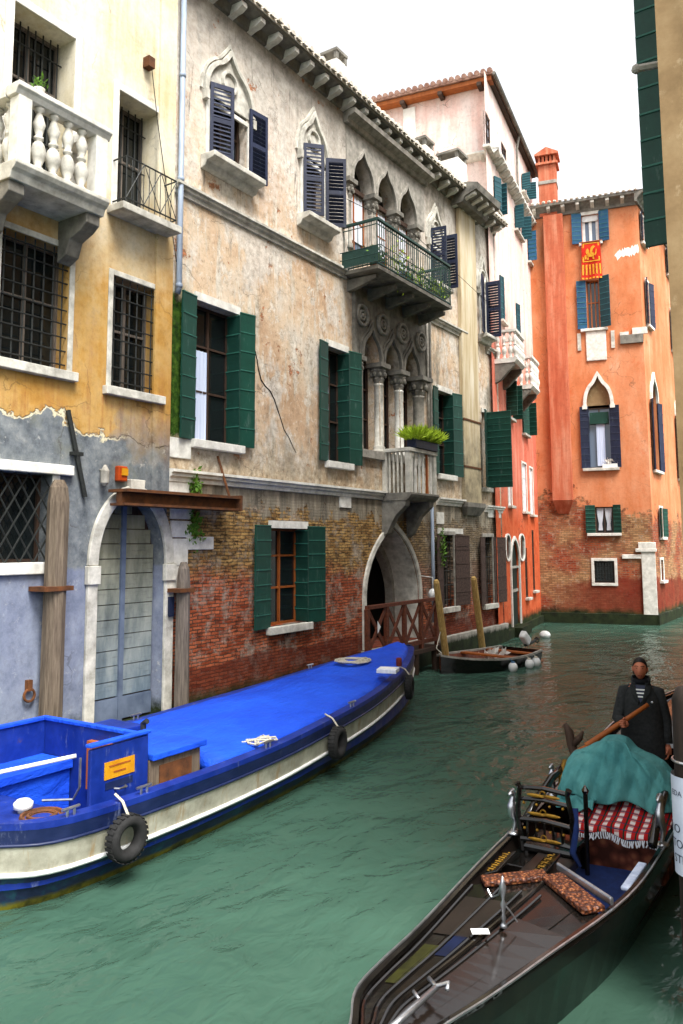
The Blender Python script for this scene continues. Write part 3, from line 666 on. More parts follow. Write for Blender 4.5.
ow = .2; mb = MB(); full = [(dr[0], dr[2])]+pts+[(dr[1], dr[2])]; outp = grow(pts, ow)
mb.band(FL, pts, outp, .001, .07)
for a, b in ((dr[0]-ow, dr[0]), (dr[1], dr[1]+ow)):
    mb.box(FL, a, b, dr[2]-.4, dspring-.3, .001, .066); mb.box(FL, a-.03, b+.03, dspring-.3, dspring, .002, .1)
mb.prism(FL, [(mid-.12, dr[3]-.06), (mid+.12, dr[3]-.06), (mid+.17, dr[3]+.3), (mid-.17, dr[3]+.3)], 0, .13)
mb.build('door_surround', MAT['stone'], D, bevel=.012)
MB().box(FL, dr[0]-.3, dr[1]+.45, -.4, .33, 0, .42).box(FL, dr[0]-.3, dr[1]+.9, -.6, .12, .42, .7).build('doorstep', MAT['stone_grey'], D, bevel=.02)
MB().box(FL, dr[1]+.05, dr[1]+.16, 2.05, 2.4, .07, .12).build('letter_box', MAT['paint_navy'], YH)
# rusty canopy beam above the door with its hanger
b0 = FL.px(118, 512, .35); b1 = FL.px(234, 511, .35); bt = FL.px(234, 497, .35)[1]
mb = MB(); zc = (b1[1]+bt)/2; hh = (bt-b1[1])/2
mb.box(FL, b0[0], b1[0], zc+hh-.05, zc+hh, .1, .55).box(FL, b0[0], b1[0], zc-hh, zc-hh+.04, .15, .5).box(FL, b0[0]+.02, b1[0]-.02, zc-hh+.04, zc+hh-.05, .28, .4).box(FL, b1[0]-.04, b1[0]+.01, zc-hh-.01, zc+hh+.02, .1, .56)
cb = mb.build('canopy_beam', MAT['rust'], YH)
MB().tube([FL.p(b1[0]-.08, zc+hh, .3), FL.p(b1[0]-.12, zc+.95, .02)], .025, 6).build('hanger', MAT['rust'], cb)
# small things fixed to the wall
q = FL.px(119, 474); MB().box(FL, q[0]-.1, q[0]+.1, q[1]-.13, q[1]+.13, .0, .11).build('alarm_box', MAT['orange_plastic'], YH, bevel=.02)
MB().box(FL, q[0]-.04, q[0]+.09, q[1]-.03, q[1]+.09, .11, .13).build('alarm_light', MAT['yellow_sign'], YH)
q = FL.px(100, 476); MB().lathe(FL.p(q[0], q[1]-.12, .12), [(.03, -.05), (.07, 0), (.075, .2), (.04, .26), (.02, .3)], 10).tube([FL.p(q[0], q[1]+.1, .0), FL.p(q[0], q[1]+.1, .12)], .02, 6).build('wall_lamp', MAT['stone_grey'], YH)
a = FL.px(68, 410, .06); b = FL.px(85, 497, .06); MB().tube([FL.p(a[0], a[1], .06), FL.p(b[0], b[1], .06)], .04, 7).box(FL, a[0]+.1, a[0]+.3, (a[1]+b[1])/2-.03, (a[1]+b[1])/2+.03, 0, .1).build('slanted_pipe', MAT['iron'], YH)
q = FL.px(27, 688); MB().torus(FL.p(q[0], q[1]-.1, .06), FL.n, .09, .02, 16, 6).box(FL, q[0]-.04, q[0]+.04, q[1]-.04, q[1]+.12, 0, .08).build('mooring_ring', MAT['rust'], YH)
q = FL.px(145, 64); mb = MB(); mb.box(FL, q[0]-.05, q[0]+.1, q[1]-.1, q[1]+.1, 0, .16).build('cable_bracket', MAT['rust'], YH)
pts_ = [FL.p(q[0]+.02, q[1], .14)]
e = FL.px(176, 262, .06); pts_ += [FL.p(q[0]+(e[0]-q[0])*f, q[1]+(e[1]-q[1])*f, .12-.05*f) for f in (.3, .6, 1)]
tag(MB().tube(pts_, .008, 5).build('cable', MAT['black_paint']), 'thin black cable hanging slack down the front of the ochre house', 'cable')
# quoins at the corner of the two houses
QUOIN = []
for i, (x0, y0, x1, y1) in enumerate(((168, 436, 190, 460), (168, 478, 188, 500), (170, 500, 191, 520), (170, 520, 190, 538), (186, 536, 212, 550), (170, 538, 186, 566), (170, 566, 184, 590))):
    a, b, c, d = FL.rect(x0, y0, x1, y1); QUOIN.append(MB().box(FL, max(a, EDGE-.02), b, c+.01, d-.01, -.1, .03+.004*i))
# posts standing against the house
def wall_post(px, yt, yb, w, mat, label, strapy):
    s, zt = FL.px(px, yt, .2); mb = MB(); c = FL.p(s, 0, .22); n = 9; rings = []
    for z, r in ((-1.3, w), (0.5, w*1.02), (zt*.5, w), (zt-.35, w*.96), (zt-.12, w*.8), (zt, w*.45)):
        rings.append([c+V((r*math.cos(6.283*j/n)*(1+.06*math.sin(3*j+z)), r*math.sin(6.283*j/n)*(1+.06*math.cos(2*j+z)), z)) for j in range(n)])
    root = thing('mooring_post', FL.p(s, 0, .22), label, 'post')
    mb.loft(rings).build('timber', MAT[mat], root)
    z = FL.px(px, strapy, .2)[1]; MB().box(FL, s-w*1.9, s+w*1.15, z-.035, z+.035, .02, .22+w*1.1).build('strap', MAT['rust'], root)
wall_post(58, 480, 715, .17, 'wood_brown', 'weathered brown timber post strapped upright to the blue grey wall left of the arched door', 588)
wall_post(183, 562, 700, .13, 'wood_grey', 'grey timber post strapped upright at the corner right of the arched door', 590)
# flower pot on the balcony
s = bs0+.42; rt = thing('flower_pot', FL.p(s, bz1, bo-.14), 'small pot with a green sprig standing on the white stone balcony rail', 'plant pot')
MB().lathe(FL.p(s, bz1, bo-.14), [(.05, 0), (.08, .14), (.085, .15), (.07, .15), (.06, .1)], 12).build('pot', MAT['plaster_white'], rt, smooth=True)
mb = MB(); leaves(mb, FL.p(s, bz1+.2, bo-.14), (.12, .12, .1), 60, .07); mb.build('foliage', MAT['leaf'], rt)
# ================================================================= GOTHIC PALACE
PEND = 26.6; PZ = 14.75
GP = thing('gothic_palace', (0, 18.5, 0), 'weathered gothic palace with bare brick below and two balconies on the left bank', 'palace')
for q in QUOIN: q.build('quoin', MAT['stone_white'], GP, bevel=.01)
def mk(x0, yt, x1, yb): return FL.rect(x0, yt, x1, yb)
U1 = mk(209, 82, 246, 181); U2 = mk(302, 143, 323, 229); U3 = mk(429, 232, 441, 290); U4 = mk(479, 282, 485.5, 338)
M1 = mk(196, 300, 236, 446); M2 = mk(327, 346, 347, 464); M3 = mk(437, 390, 452, 476); M4 = mk(481.5, 412, 486.5, 488)
G1 = mk(270, 528, 305, 622); G2 = mk(441, 535, 454, 606); G3 = mk(483, 537, 493, 603)
lo0 = FL.px(360, 400)[0]; lo1 = FL.px(420, 400)[0]; lzb = FL.px(376, 452)[1]; lzs = FL.px(376, 362)[1]; lza = FL.px(388, 337)[1]
ub0 = FL.px(350, 230)[0]; ub1 = FL.px(417, 260)[0]; uzb = FL.px(372, 262)[1]; uzs = FL.px(386, 205)[1]; uza = FL.px(386, 172)[1]
ga0 = FL.px(365, 640)[0]; ga1 = FL.px(419, 620)[0]; gzs = FL.px(365, 600)[1]; gza = FL.px(394, 527)[1]
STR2 = FL.px(170, 182)[1]; STR1 = FL.px(250, 480)[1]
nb = 3; bw = (lo1-lo0)/nb; uw = (ub1-ub0)/nb; CW = .17
ops = [U1, U2, U3, U4, M1, M2, M3, M4, G1, G2, G3, (ga0, ga1, .72, gza, 'pointed', gzs, 1.1)]
for i in range(nb):
    ops.append((lo0+i*bw+.1, lo0+(i+1)*bw-.1, lzb, lza, 'ogee', lzs, .45)); ops.append((ub0+i*uw+.1, ub0+(i+1)*uw-.1, uzb, uza, 'ogee', uzs, .4))
mb = wall(FL, EDGE, PEND, -1.4, PZ, ops, .28); house_shell(mb, FL, EDGE, PEND, -1.4, PZ, 12)
mb.build('wall', MAT['palace_wall'], GP)
# string courses
for z, a, b in ((STR1, EDGE, FL.px(384, 490)[0]), (STR1, FL.px(436, 505)[0], FL.px(462, 505)[0]), (STR1-.1, FL.px(484, 505)[0], PEND), (STR2, EDGE, ub0-.25), (STR2, ub1+.25, FL.px(463, 300)[0]), (STR2-.1, FL.px(485, 330)[0], PEND)):
    MB().sweep(FL, [(0, z-.18), (.05, z-.17), (.06, z-.1), (.11, z-.07), (.11, z-.02), (.16, z), (.16, z+.05), (0, z+.07)], a, b).build('string_course', MAT['stone_white' if z < 7 else 'stone'], GP)
# base course of stone
MB().box(FL, EDGE+.2, ga0-.25, -1.4, .42, 0, .12).build('base_course', MAT['base_stone'], GP, bevel=.02); MB().box(FL, ga1+.25, PEND-.01, -1.4, .62, 0, .16).build('base_course', MAT['base_stone'], GP, bevel=.02)
# roof, eaves and brackets
ez = PZ+.05
tiled_roof(FL, EDGE-.1, PEND+.1, ez-.02, .54, 8, .34, .24, .1).build('roof', MAT['tile_pale'], GP)
mb = MB()
mb.sweep(FL, [(0, PZ-.3), (.06, PZ-.28), (.08, PZ-.2), (.12, PZ-.08), (.42, PZ-.06), (.45, PZ-.01), (0, PZ-.01)], EDGE, PEND)
cn = mb.build('cornice', MAT['stone_dark'], GP)
s = EDGE+.35
while s < PEND-.1:
    mb = MB(); bracket(mb, FL, s, PZ-.08, .4, .16, .22); mb.build('bracket', MAT['stone_white'], cn); s += .62
# flue breast on the face with a corbel at its foot and a jog of the cornice at its head
f0 = FL.px(464, 420, .14)[0]; f1 = FL.px(480, 420, .14)[0]; fz = FL.px(470, 505)[1]
mb = MB().box(FL, f0, f1, fz, PZ-.4, .0, .14); 
fl = mb.build('flue', MAT['flue_wall'], GP, bevel=.02)
MB().loft([[FL.p(f0-.08, fz+.06, 0), FL.p(f1+.08, fz+.06, 0), FL.p(f1+.08, fz+.06, .24), FL.p(f0-.08, fz+.06, .24)], [FL.p(f0-.08, fz-.08, 0), FL.p(f1+.08, fz-.08, 0), FL.p(f1+.08, fz-.08, .24), FL.p(f0-.08, fz-.08, .24)],
           [FL.p(f0+.1, fz-.34, 0), FL.p(f1-.1, fz-.34, 0), FL.p(f1-.1, fz-.34, .1), FL.p(f0+.1, fz-.34, .1)]]).build('corbel', MAT['stone_dark'], fl)
mb = MB()
for z in (FL.px(470, 422)[1], FL.px(470, 468)[1]): mb.box(FL, f0-.015, f1+.015, z-.03, z+.03, 0, .16)
mb.build('iron_band', MAT['rust'], fl)
MB().sweep(FL, [(.0, PZ-.45), (.42, PZ-.42), (.5, PZ-.25), (.9, PZ-.1), (.95, PZ+.1), (.6, PZ+.2), (0, PZ+.3)], f0-.35, f1+.35).build('flue_cornice', MAT['stone_dark'], fl)
s = f0-.2
while s < f1+.3:
    mb = MB(); bracket(mb, FL, s, PZ-.12, .82, .16, .36); mb.build('bracket', MAT['stone_white'], fl); s += .5
# downpipes
a = FL.px(181, 0, .1); b = FL.px(179, 288, .1)
mb = MB().tube([FL.p(b[0], PZ-.1, .1), FL.p(b[0], b[1], .1), FL.p(b[0], b[1]-.1, .06)], .055, 8)
z = b[1]
while z < PZ: mb.lathe(FL.p(b[0], z, .1), [(.055, 0), (.068, .01), (.068, .08), (.055, .09)], 8); z += 2.1
mb.build('downpipe', MAT['lead_pipe'], GP, smooth=True)
a = FL.px(432, 507, .1); b = FL.px(434, 640, .1); MB().tube([FL.p(a[0], a[1], .1), FL.p(a[0], b[1]+.5, .1)], .05, 7).build('downpipe', MAT['lead_pipe'], GP, smooth=True)
a = FL.px(427, 330, .08); MB().tube([FL.p(a[0], STR2-.2, .08), FL.p(a[0], STR1+1.2, .08)], .04, 6).build('downpipe', MAT['stone_grey'], GP, smooth=True)
# pointed stone heads over the upper windows
def head(op, rise, mat='stone_white', w=.09, kind='ogee'):
    a, b, c, d = op; p0 = arch(a-.1, b+.1, d-.25, d+rise, kind, 10); o = grow(p0, w); mb = MB().band(FL, p0, o, -.02, .1)
    mb.band(FL, grow(p0, w+.03), grow(p0, w+.09), -.02, .05)
    for s in (a-.1-w, b+.1): mb.box(FL, s, s+w, d-.45, d-.25, 0, .13)
    in_ = arch(a-.1, b+.1, d-.25, d+rise, kind, 10)
    mb.prism(FL, in_, -.02, .02)
    # trefoil roundel
    mb.torus(FL.p((a+b)/2, d+rise*.3, .03), FL.n, .22, .045, 14, 6)
    return mb
def dark_room(w, op, o=-.27, mat='dark_room'):
    a, b, c, d = op; return MB().poly([FL.p(a, c, o), FL.p(b, c, o), FL.p(b, d, o), FL.p(a, d, o)]).build('pane', MAT[mat], w)
for op, wl, rise, al, ar in ((U1, .52, .85, 26, 172), (U2, .5, .85, 42, 132)):
    a, b, c, d = op; w = window(GP, FL, a, b, c, d, .24, 1, 1, 'wood_dark')
    head(op, rise).build('stone_head', MAT['stone'], w); surround(w, FL, a, b, c, d-.45, .1, .05, 'stone_white')
    shutter(w, FL, a-.02, c+.05, d-.02, wl, al, 1, 'paint_navy', 'louvre', .06); shutter(w, FL, b+.02, c+.05, d-.02, wl, ar, -1, 'paint_navy', 'louvre', .08)
    sill(w, FL, a-.22, b+.22, c, .38, .13, 'stone', True)
for op, rise in ((U3, .8), (U4, .8)):
    a, b, c, d = op; w = window(GP, FL, a, b, c, d, .24, 1, 1, 'wood_dark')
    head(op, rise).build('stone_head', MAT['stone'], w); surround(w, FL, a, b, c, d-.45, .1, .05, 'stone_white')
    shutter(w, FL, a-.02, c+.0, d+.1, .5, 80 if op is U3 else 165, 1, 'paint_navy', 'louvre', .06 if op is U3 else .18); shutter(w, FL, b+.02, c+.0, d+.1, .5, 95, -1, 'paint_navy', 'louvre', .06)
    sill(w, FL, a-.22, b+.22, c, .35, .13, 'stone', True)
# first floor windows with boarded green shutters
for k, (op, lw, rw) in enumerate(((M1, .44, .4), (M2, .42, .46), (M3, .42, .5), (G1, .62, .55))):
    a, b, c, d = op; w = window(GP, FL, a, b, c, d, .26, 1, 2, 'wood_orange' if k == 3 else 'wood_dark', 'pane')
    MB().box(FL, a-.06, b+.06, d, d+.16, -.02, .05).build('lintel', MAT['stone_white'], w)
    sill(w, FL, a-.12, b+.14, c, .14, .16, 'stone_white' if k < 3 else 'stone')
    shutter(w, FL, a-.03, c-.02, d+.06, lw, 172, 1, 'paint_green', 'board', .04); shutter(w, FL, b+.03, c-.02, d+.06, rw, 168, -1, 'paint_green', 'board', .05)
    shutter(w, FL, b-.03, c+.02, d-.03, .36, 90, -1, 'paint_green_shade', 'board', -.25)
    if k == 0: curtain(w, FL, a+.05, (a+b)/2-.03, c+.05, d-.9, -.245, 'curtain_blue')
    if k == 1: curtain(w, FL, a+.05, (a+b)/2-.03, c+.05, d-.9, -.245, 'curtain_blue')
a, b, c, d = M4; w = window(GP, FL, a, b, c, d, .26, 1, 2, 'wood_dark')
sill(w, FL, a-.15, b+.3, c, .14, .14, 'stone'); MB().box(FL, a-.06, b+.06, d, d+.14, -.02, .05).build('lintel', MAT['stone_white'], w)
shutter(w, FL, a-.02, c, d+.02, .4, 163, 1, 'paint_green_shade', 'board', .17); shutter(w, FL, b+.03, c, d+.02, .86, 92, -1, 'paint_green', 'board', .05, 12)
for op in (G2, G3):
    a, b, c, d = op; w = window(GP, FL, a, b, c, d, .22, 1, 1, 'wood_grey'); surround(w, FL, a, b, c, d, .12, .05, 'stone_grey'); sill(w, FL, a-.2, b+.2, c, .14, .16, 'stone'); grille(w, FL, a, b, c, d, -.06, 4, 5, .014)
    for h, sd, ww in ((a-.02, 1, .5), (b+.04, -1, .8)): shutter(w, FL, h, c, d, ww, 172, sd, 'shutter_brown', 'board', .06, 5)
# ---- loggia of three ogee arches on the first floor
LG = MB(); pzt = STR2-.15
fr0, fr1 = FL.px(352, 330)[0], FL.px(428, 330)[0]
top = []
mb = MB()
for i in range(nb):
    a, b = lo0+i*bw+.1, lo0+(i+1)*bw-.1; p = arch(a, b, lzs, lza, 'ogee', 10)
    mb.band(FL, p, grow(p, .09), .001, .09); mb.band(FL, grow(p, .12), grow(p, .17), -.02, .06)
mb.box(FL, fr0, fr0+.09, lzb, pzt, -.02, .1).box(FL, fr1-.09, fr1, lzb, pzt, -.02, .1).box(FL, fr0, fr1, pzt, pzt+.1, -.02, .14)
lg = mb.build('loggia', MAT['stone_dark'], GP)
tops = [fr0+.02]+[lo0+i*bw-.1 for i in range(0)]
# stone facing round the arches, cut to their curve
mb = MB()
for i in range(nb):
    a, b = lo0+i*bw+.1, lo0+(i+1)*bw-.1; p = arch(a, b, lzs, lza, 'ogee', 10); k = len(p)//2
    L_ = fr0+.09 if i == 0 else lo0+i*bw; R_ = fr1-.09 if i == nb-1 else lo0+(i+1)*bw
    mb.prism(FL, [(L_, lzs), (L_, pzt), ((a+b)/2, pzt)]+[q for q in reversed(p[:k+1])], -.01, .03)
    mb.prism(FL, [(R_, lzs), (R_, pzt), ((a+b)/2, pzt)]+p[k:], -.01, .03)
mb.box(FL, fr0+.09, lo0+.1, lzb, lzs, -.01, .03)
mb.build('facing', MAT['stone_dark'], lg)
colprof = [(.2, 0), (.2, .06), (.16, .1), (.17, .14), (.13, .18)]
def column(par, s, zb, zs, r, mat, o=-.1):
    mb = MB(); h = zs-zb
    mb.lathe(FL.p(s, zb, o), [(r*1.5, 0), (r*1.5, .08), (r*1.2, .12), (r*1.3, .16), (r, .2), (r*.95, h-.62), (r*1.05, h-.6), (r*1.1, h-.56), (r*.97, h-.54)], 14)
    c = mb.build('column', MAT[mat], par, smooth=True)
    mb = MB().lathe(FL.p(s, zb, o), [(r, h-.54), (r*1.25, h-.42), (r*1.15, h-.38), (r*1.7, h-.2), (r*1.6, h-.16), (r*1.95, h-.12)], 12).box(FL, s-r*1.9, s+r*1.9, zs-.12, zs, o-r*1.9, o+r*1.9)
    for k in range(8):
        t = k*math.pi/4; mb.ball(FL.p(s+math.cos(t)*r*1.5, zb+h-.3, o+math.sin(t)*r*1.5), r*.4, 6, 4, (1, 1, 1.5))
    mb.build('capital', MAT['stone_dark'], c); return c
column(lg, lo0+bw, lzb, lzs, .13, 'wood_pole' if False else 'stone'); column(lg, lo0+2*bw, lzb, lzs, .13, 'stone_white'); column(lg, lo1-.0, lzb, lzs, .17, 'stone_grey', -.05); column(lg, lo0, lzb, lzs, .1, 'stone_grey', -.08)
for i in range(4):
    s = lo0+i*bw+(.05 if i == 0 else -.0); z = lza+.25
    MB().torus(FL.p(s, z, .06), FL.n, .26, .05, 20, 6).torus(FL.p(s, z, .06), FL.n, .12, .035, 14, 6).ball(FL.p(s, z, .06), .06, 8, 6).build('roundel', MAT['stone_grey'], lg, smooth=True)
for i in range(nb):
    a, b = lo0+i*bw+.1, lo0+(i+1)*bw-.1; w = window(lg, FL, a, b, lzb, lzs, .4, 1, 2, 'wood_dark', 'pane')
    pp = arch(a, b, lzs, lza, 'ogee', 8); MB().poly([FL.p(q[0], q[1], -.42) for q in pp]).build('fanlight', MAT['pane'], lg)
MB().box(FL, lo0-.2, lo1+.2, lzb-.2, lzb, -.1, .12).build('loggia_sill', MAT['stone_grey'], lg)
# ---- upper loggia
uzt = uza+.45; q0, q1 = FL.px(346, 200)[0], FL.px(424, 240)[0]
mb = MB()
for i in range(nb):
    a, b = ub0+i*uw+.1, ub0+(i+1)*uw-.1; p = arch(a, b, uzs, uza, 'ogee', 10); mb.band(FL, p, grow(p, .08), .001, .08)
mb.sweep(FL, [(0, uzt), (.1, uzt+.02), (.14, uzt+.12), (.34, uzt+.2), (.36, uzt+.32), (0, uzt+.36)], q0-.1, q1+.1)
ul = mb.build('loggia', MAT['stone_grey'], GP)
mb = MB()
for i in range(nb):
    a, b = ub0+i*uw+.1, ub0+(i+1)*uw-.1; p = arch(a, b, uzs, uza, 'ogee', 10); k = len(p)//2
    L_ = q0 if i == 0 else ub0+i*uw; R_ = q1 if i == nb-1 else ub0+(i+1)*uw
    mb.prism(FL, [(L_, uzs), (L_, uzt), ((a+b)/2, uzt)]+[q for q in reversed(p[:k+1])], -.01, .025)
    mb.prism(FL, [(R_, uzs), (R_, uzt), ((a+b)/2, uzt)]+p[k:], -.01, .025)
mb.build('facing', MAT['stone_grey'], ul)
for i in range(nb+1): column(ul, ub0+i*uw, uzb, uzs, .11, 'stone_grey', -.08)
MB().box(FL, ub0+.1, ub1-.1, uzs-.08, uzs+.04, -.3, -.2).build('transom', MAT['wood_dark'], ul)
for i in range(nb):
    a, b = ub0+i*uw+.1, ub0+(i+1)*uw-.1; w = window(ul, FL, a, b, uzb, uzs, .3, 1, 1, 'wood_orange', 'pane_blue', .07)
    curtain(w, FL, a+.07, b-.07, uzb+.5, uzs-.05, -.285, 'curtain')
    pp = arch(a, b, uzs, uza, 'ogee', 8); MB().poly([FL.p(q[0], q[1], -.36) for q in pp]).build('fanlight', MAT['pane'], ul)
# ---- long iron balcony
bo = 1.05
k0 = FL.px(378, 264, bo)[0]; k1 = FL.px(452, 308, bo)[0]; kz = FL.px(378, 264, bo)[1]; kt = FL.px(378, 218, bo)[1]
MB().box(FL, k0, k1, kz-.14, kz, 0, bo).build('slab', MAT['stone_dark'], None) if False else None
ib = MB().box(FL, k0, k1, kz-.09, kz, 0, bo).build('iron_balcony', MAT['stone_dark'], GP)
s = k0+.3
while s < k1-.1:
    mb = MB(); bracket(mb, FL, s, kz-.14, .85, .14, .3); mb.build('console', MAT['stone_dark'], ib); s += .95
mb = MB()
ringp = lambda z, e=0: [FL.p(k0+.03-e, z, .02), FL.p(k0+.03-e, z, bo-.03+e), FL.p(k1-.03+e, z, bo-.03+e), FL.p(k1-.03+e, z, .02)]
for z, r in ((kt, .05), (kz+.06, .025), (kt-.13, .015), (kz+.4, .014)): mb.tube(ringp(z), r, 5)
n = int((k1-k0)/.11)
for i in range(n+1):
    s = k0+.03+(k1-k0-.06)*i/n; mb.tube([FL.p(s, kz, bo-.03), FL.p(s, kt, bo-.03)], .013, 4)
for i in range(8):
    o = .05+(bo-.1)*i/7
    for s in (k0+.03, k1-.03): mb.tube([FL.p(s, kz, o), FL.p(s, kt, o)], .01, 4)
mb.build('railing', MAT['iron_green'], ib)
mb = MB()
mb.box(FL, k0-.16, k0-.14, kz+.02, kz+.42, .1, bo+.1)
for z in (kz+.02, kz+.22, kz+.42): mb.tube([FL.p(k0-.16, z, .05), FL.p(k0-.16, z, bo+.16), FL.p(k0+3.0, z, bo+.16)], .012, 4)
for i in range(14): 
    s = k0-.16+3.1*i/13; mb.tube([FL.p(s, kz+.02, bo+.16), FL.p(s, kz+.42, bo+.16)], .008, 4)
mb.build('planter_shelf', MAT['iron_green'], ib)
# clothes line
tag(MB().tube([FL.p(ub0-.3, kt+.75, .1), FL.p((ub0+k1)/2, kt+.5, .75), FL.p(PEND-.4, kt+.1, .3)], .01, 4).build('washing_line', MAT['iron']), 'thin washing line strung above the long green iron balcony', 'washing line')
GRPB = 'potted plants on the long iron balcony'
for i, (f, lime, hh) in enumerate(((.04, 0, .16), (.12, 0, .2), (.36, 1, .55), (.48, 0, .22), (.60, 1, .25), (.74, 0, .3), (.86, 1, .3), (.95, 0, .25))):
    s = k0+(k1-k0)*f; c = FL.p(s, kz, bo-.22)
    lab = ['low dark green plant at the near corner of the long iron balcony', 'second low green plant from the near corner of the iron balcony', 'tall lime green plant rising through the rail of the iron balcony', 'dark green plant just past the tall lime one on the iron balcony',
           'short lime plant in the middle of the iron balcony', 'bushy dark green plant towards the far part of the iron balcony', 'lime plant near the far end of the iron balcony', 'last dark green plant at the far end of the iron balcony'][i]
    rt = thing('potted_plant', c, lab, 'plant', GRPB)
    MB().lathe(c, [(.08, 0), (.12, .2), (.13, .2), (.1, .17)], 10).build('pot', MAT['rust'], rt)
    mb = MB(); leaves(mb, c+V((0, 0, .2+hh*.5)), (.22, .3, hh), 160, .09); mb.build('foliage', MAT['leaf_lime' if lime else 'leaf'], rt)
# ---- small stone balcony below the loggia
so_ = .85
j0 = FL.px(410, 470, so_)[0]; j1 = FL.px(437, 480, so_)[0]; jz = FL.px(410, 492, so_)[1]; jt = FL.px(410, 447, so_)[1]
sb = MB().sweep(FL, [(0, jz-.2), (so_-.1, jz-.2), (so_, jz-.12), (so_+.04, jz-.05), (so_+.04, jz), (0, jz)], j0-.04, j1+.04).build('stone_balcony', MAT['stone_dark'], GP)
mb = MB().box(FL, j0-.03, j1+.03, jt-.1, jt, so_-.16, so_+.02).box(FL, j0-.03, j0+.15, jt-.1, jt-.003, 0, so_-.16).box(FL, j1-.15, j1+.03, jt-.1, jt-.003, 0, so_-.16)
mb.build('handrail', MAT['stone'], sb, bevel=.01)
for s, o in ((j0, so_-.14), (j1-.13, so_-.14), (j0, .02), (j1-.13, .02)): MB().box(FL, s, s+.13, jz, jt-.1, o, o+.13).build('pier', MAT['stone'], sb)
for i in range(6):
    s = j0+.22+(j1-j0-.46)*i/5; MB().box(FL, s-.028, s+.028, jz, jt-.1, so_-.1, so_-.05).build('baluster', MAT['wood_orange' if i == 4 else 'stone_white'], sb)
for i in range(4):
    o = .2+.12*i
    for s in (j0+.03, j1-.1): MB().box(FL, s, s+.045, jz, jt-.1, o, o+.045).build('baluster', MAT['stone'], sb)
for s in (j0+.1, j1-.1):
    mb = MB(); pr = [(0, jz-.2), (so_-.12, jz-.2), (so_-.15, jz-.34), (.4, jz-.6), (.15, jz-1.05), (0, jz-1.15)]; mb.loft([[FL.p(s-.12, z, o) for o, z in pr], [FL.p(s+.12, z, o) for o, z in pr]]); mb.build('console', MAT['stone_dark'], sb)
c = FL.p(j0+.95*(j1-j0)-.35, jt, so_-.06); rt = thing('window_box', c, 'dark window box overflowing with bright lime green leaves on the small stone balcony', 'planter')
MB().box(FL, j0+.25, j1-.02, jt+.005, jt+.28, so_-.22, so_+.06).build('box', MAT['paint_navy'], rt, bevel=.02)
mb = MB(); random.seed(5)
for i in range(1500):
    s = random.uniform(j0+.2, j1+.05); o = random.uniform(so_-.26, so_+.12); p = FL.p(s, jt+.22, o); tilt = V((o-so_+.08, 0, 0))*2.2+V((0, (s-(j0+j1)/2)*.55, 0))
    d = (V((random.uniform(-.5, .5), random.uniform(-.5, .5), 1))+tilt).normalized(); L = random.uniform(.15, .6)*(1-.35*abs(s-(j0+j1)/2)/(j1-j0)); d = (d+V((random.uniform(-.35, .35), random.uniform(-.35, .35), random.uniform(-.3, .2)))).normalized(); sd = d.cross(V((random.uniform(-1,1), random.uniform(-1,1), .1))).normalized()
    mb.poly([p, p+d*L*.5+sd*.02, p+d*L-V((0,0,.05)), p+d*L*.5-sd*.02])
mb.build('foliage', MAT['leaf_lime'], rt)
# ---- water gate
mb = MB(); p = arch(ga0, ga1, gzs, gza, 'pointed', 12); p = [(ga0, .72)]+p+[(ga1, .72)]
mb.band(FL, p, grow(p, .13), .001, .06); wg = mb.build('water_gate', MAT['stone'], GP)
pp = arch(ga0, ga1, gzs, gza, 'pointed', 12); MB().poly([FL.p(q[0], q[1], -1.09) for q in [(ga0, .5)]+pp+[(ga1, .5)]]).build('doorway', MAT['dark_room'], wg)
mb = MB(); i0 = ga0+(ga1-ga0)*.12; i1 = ga1-(ga1-ga0)*.05; ip = arch(i0, i1, gzs-.1, gza-.35, 'pointed', 10); ip = [(i0, .72)]+ip+[(i1, .72)]
mb.band(FL, ip, grow(ip, .25), -1.0, -.75); mb.build('inner_arch', MAT['stone_grey'], wg)
MB().band(FL, p, grow(p, -.0) if False else [(q[0]+(.03 if q[0] < (ga0+ga1)/2 else -.03), q[1]-.02) for q in p], -1.05, -.02).build('gate_lining', MAT['stone'], wg)
MB().box(FL, ga0-.2, ga1+.2, -1.4, .7, -1.2, .3).build('threshold', MAT['base_stone'], wg)
# small stone plaques and ledges let into the wall
for x0, y0, x1, y1 in ((339, 495, 350, 508), (436, 512, 443, 524), (452, 500, 462, 506), (487, 512, 500, 518), (437, 528, 462, 534)):
    a, b, c, d = FL.rect(x0, y0, x1, y1); MB().box(FL, a, b, c, d, -.02, .04).build('stone_plaque', MAT['stone_white'], GP)
# settlement crack
cr = [(246, 341), (251, 346), (255, 351), (257, 360), (258, 368), (261, 380), (265, 386), (270, 391), (274, 399), (277, 408), (281, 420), (284, 430), (289, 438), (293, 447), (296, 453)]
top_, bot_ = [], []
for i, q in enumerate(cr):
    s, z = FL.px(*q); wd = .013*(1-abs(i/(len(cr)-1)-.4)*1.4)+.006; top_.append((s+wd, z+wd*.6)); bot_.append((s-wd, z-wd*.6))
mb = MB()
for i in range(len(cr)-1): mb.poly([FL.p(*top_[i], .004), FL.p(*top_[i+1], .004), FL.p(*bot_[i+1], .004), FL.p(*bot_[i], .004)])
mb.build('crack', MAT['dark_room'], GP)
# chimneys on the roof
def on_plane_x(x, y, X): d = ray(x, y); return CAMPOS+d*((X-CAMPOS.x)/d.x)
for px_, pyt, X, w_ in ((334, 48, -.9, .5), (421, 136, -.9, .6), (452, 150, -.5, .75)):
    q = on_plane_x(px_, pyt, X); zr = PZ+.05+.34*(-X); chimney(GP, (q.x, q.y, zr), w_, max(.3, q.z-zr-.5), None, True, 'plaster_white', 'stone_dark')
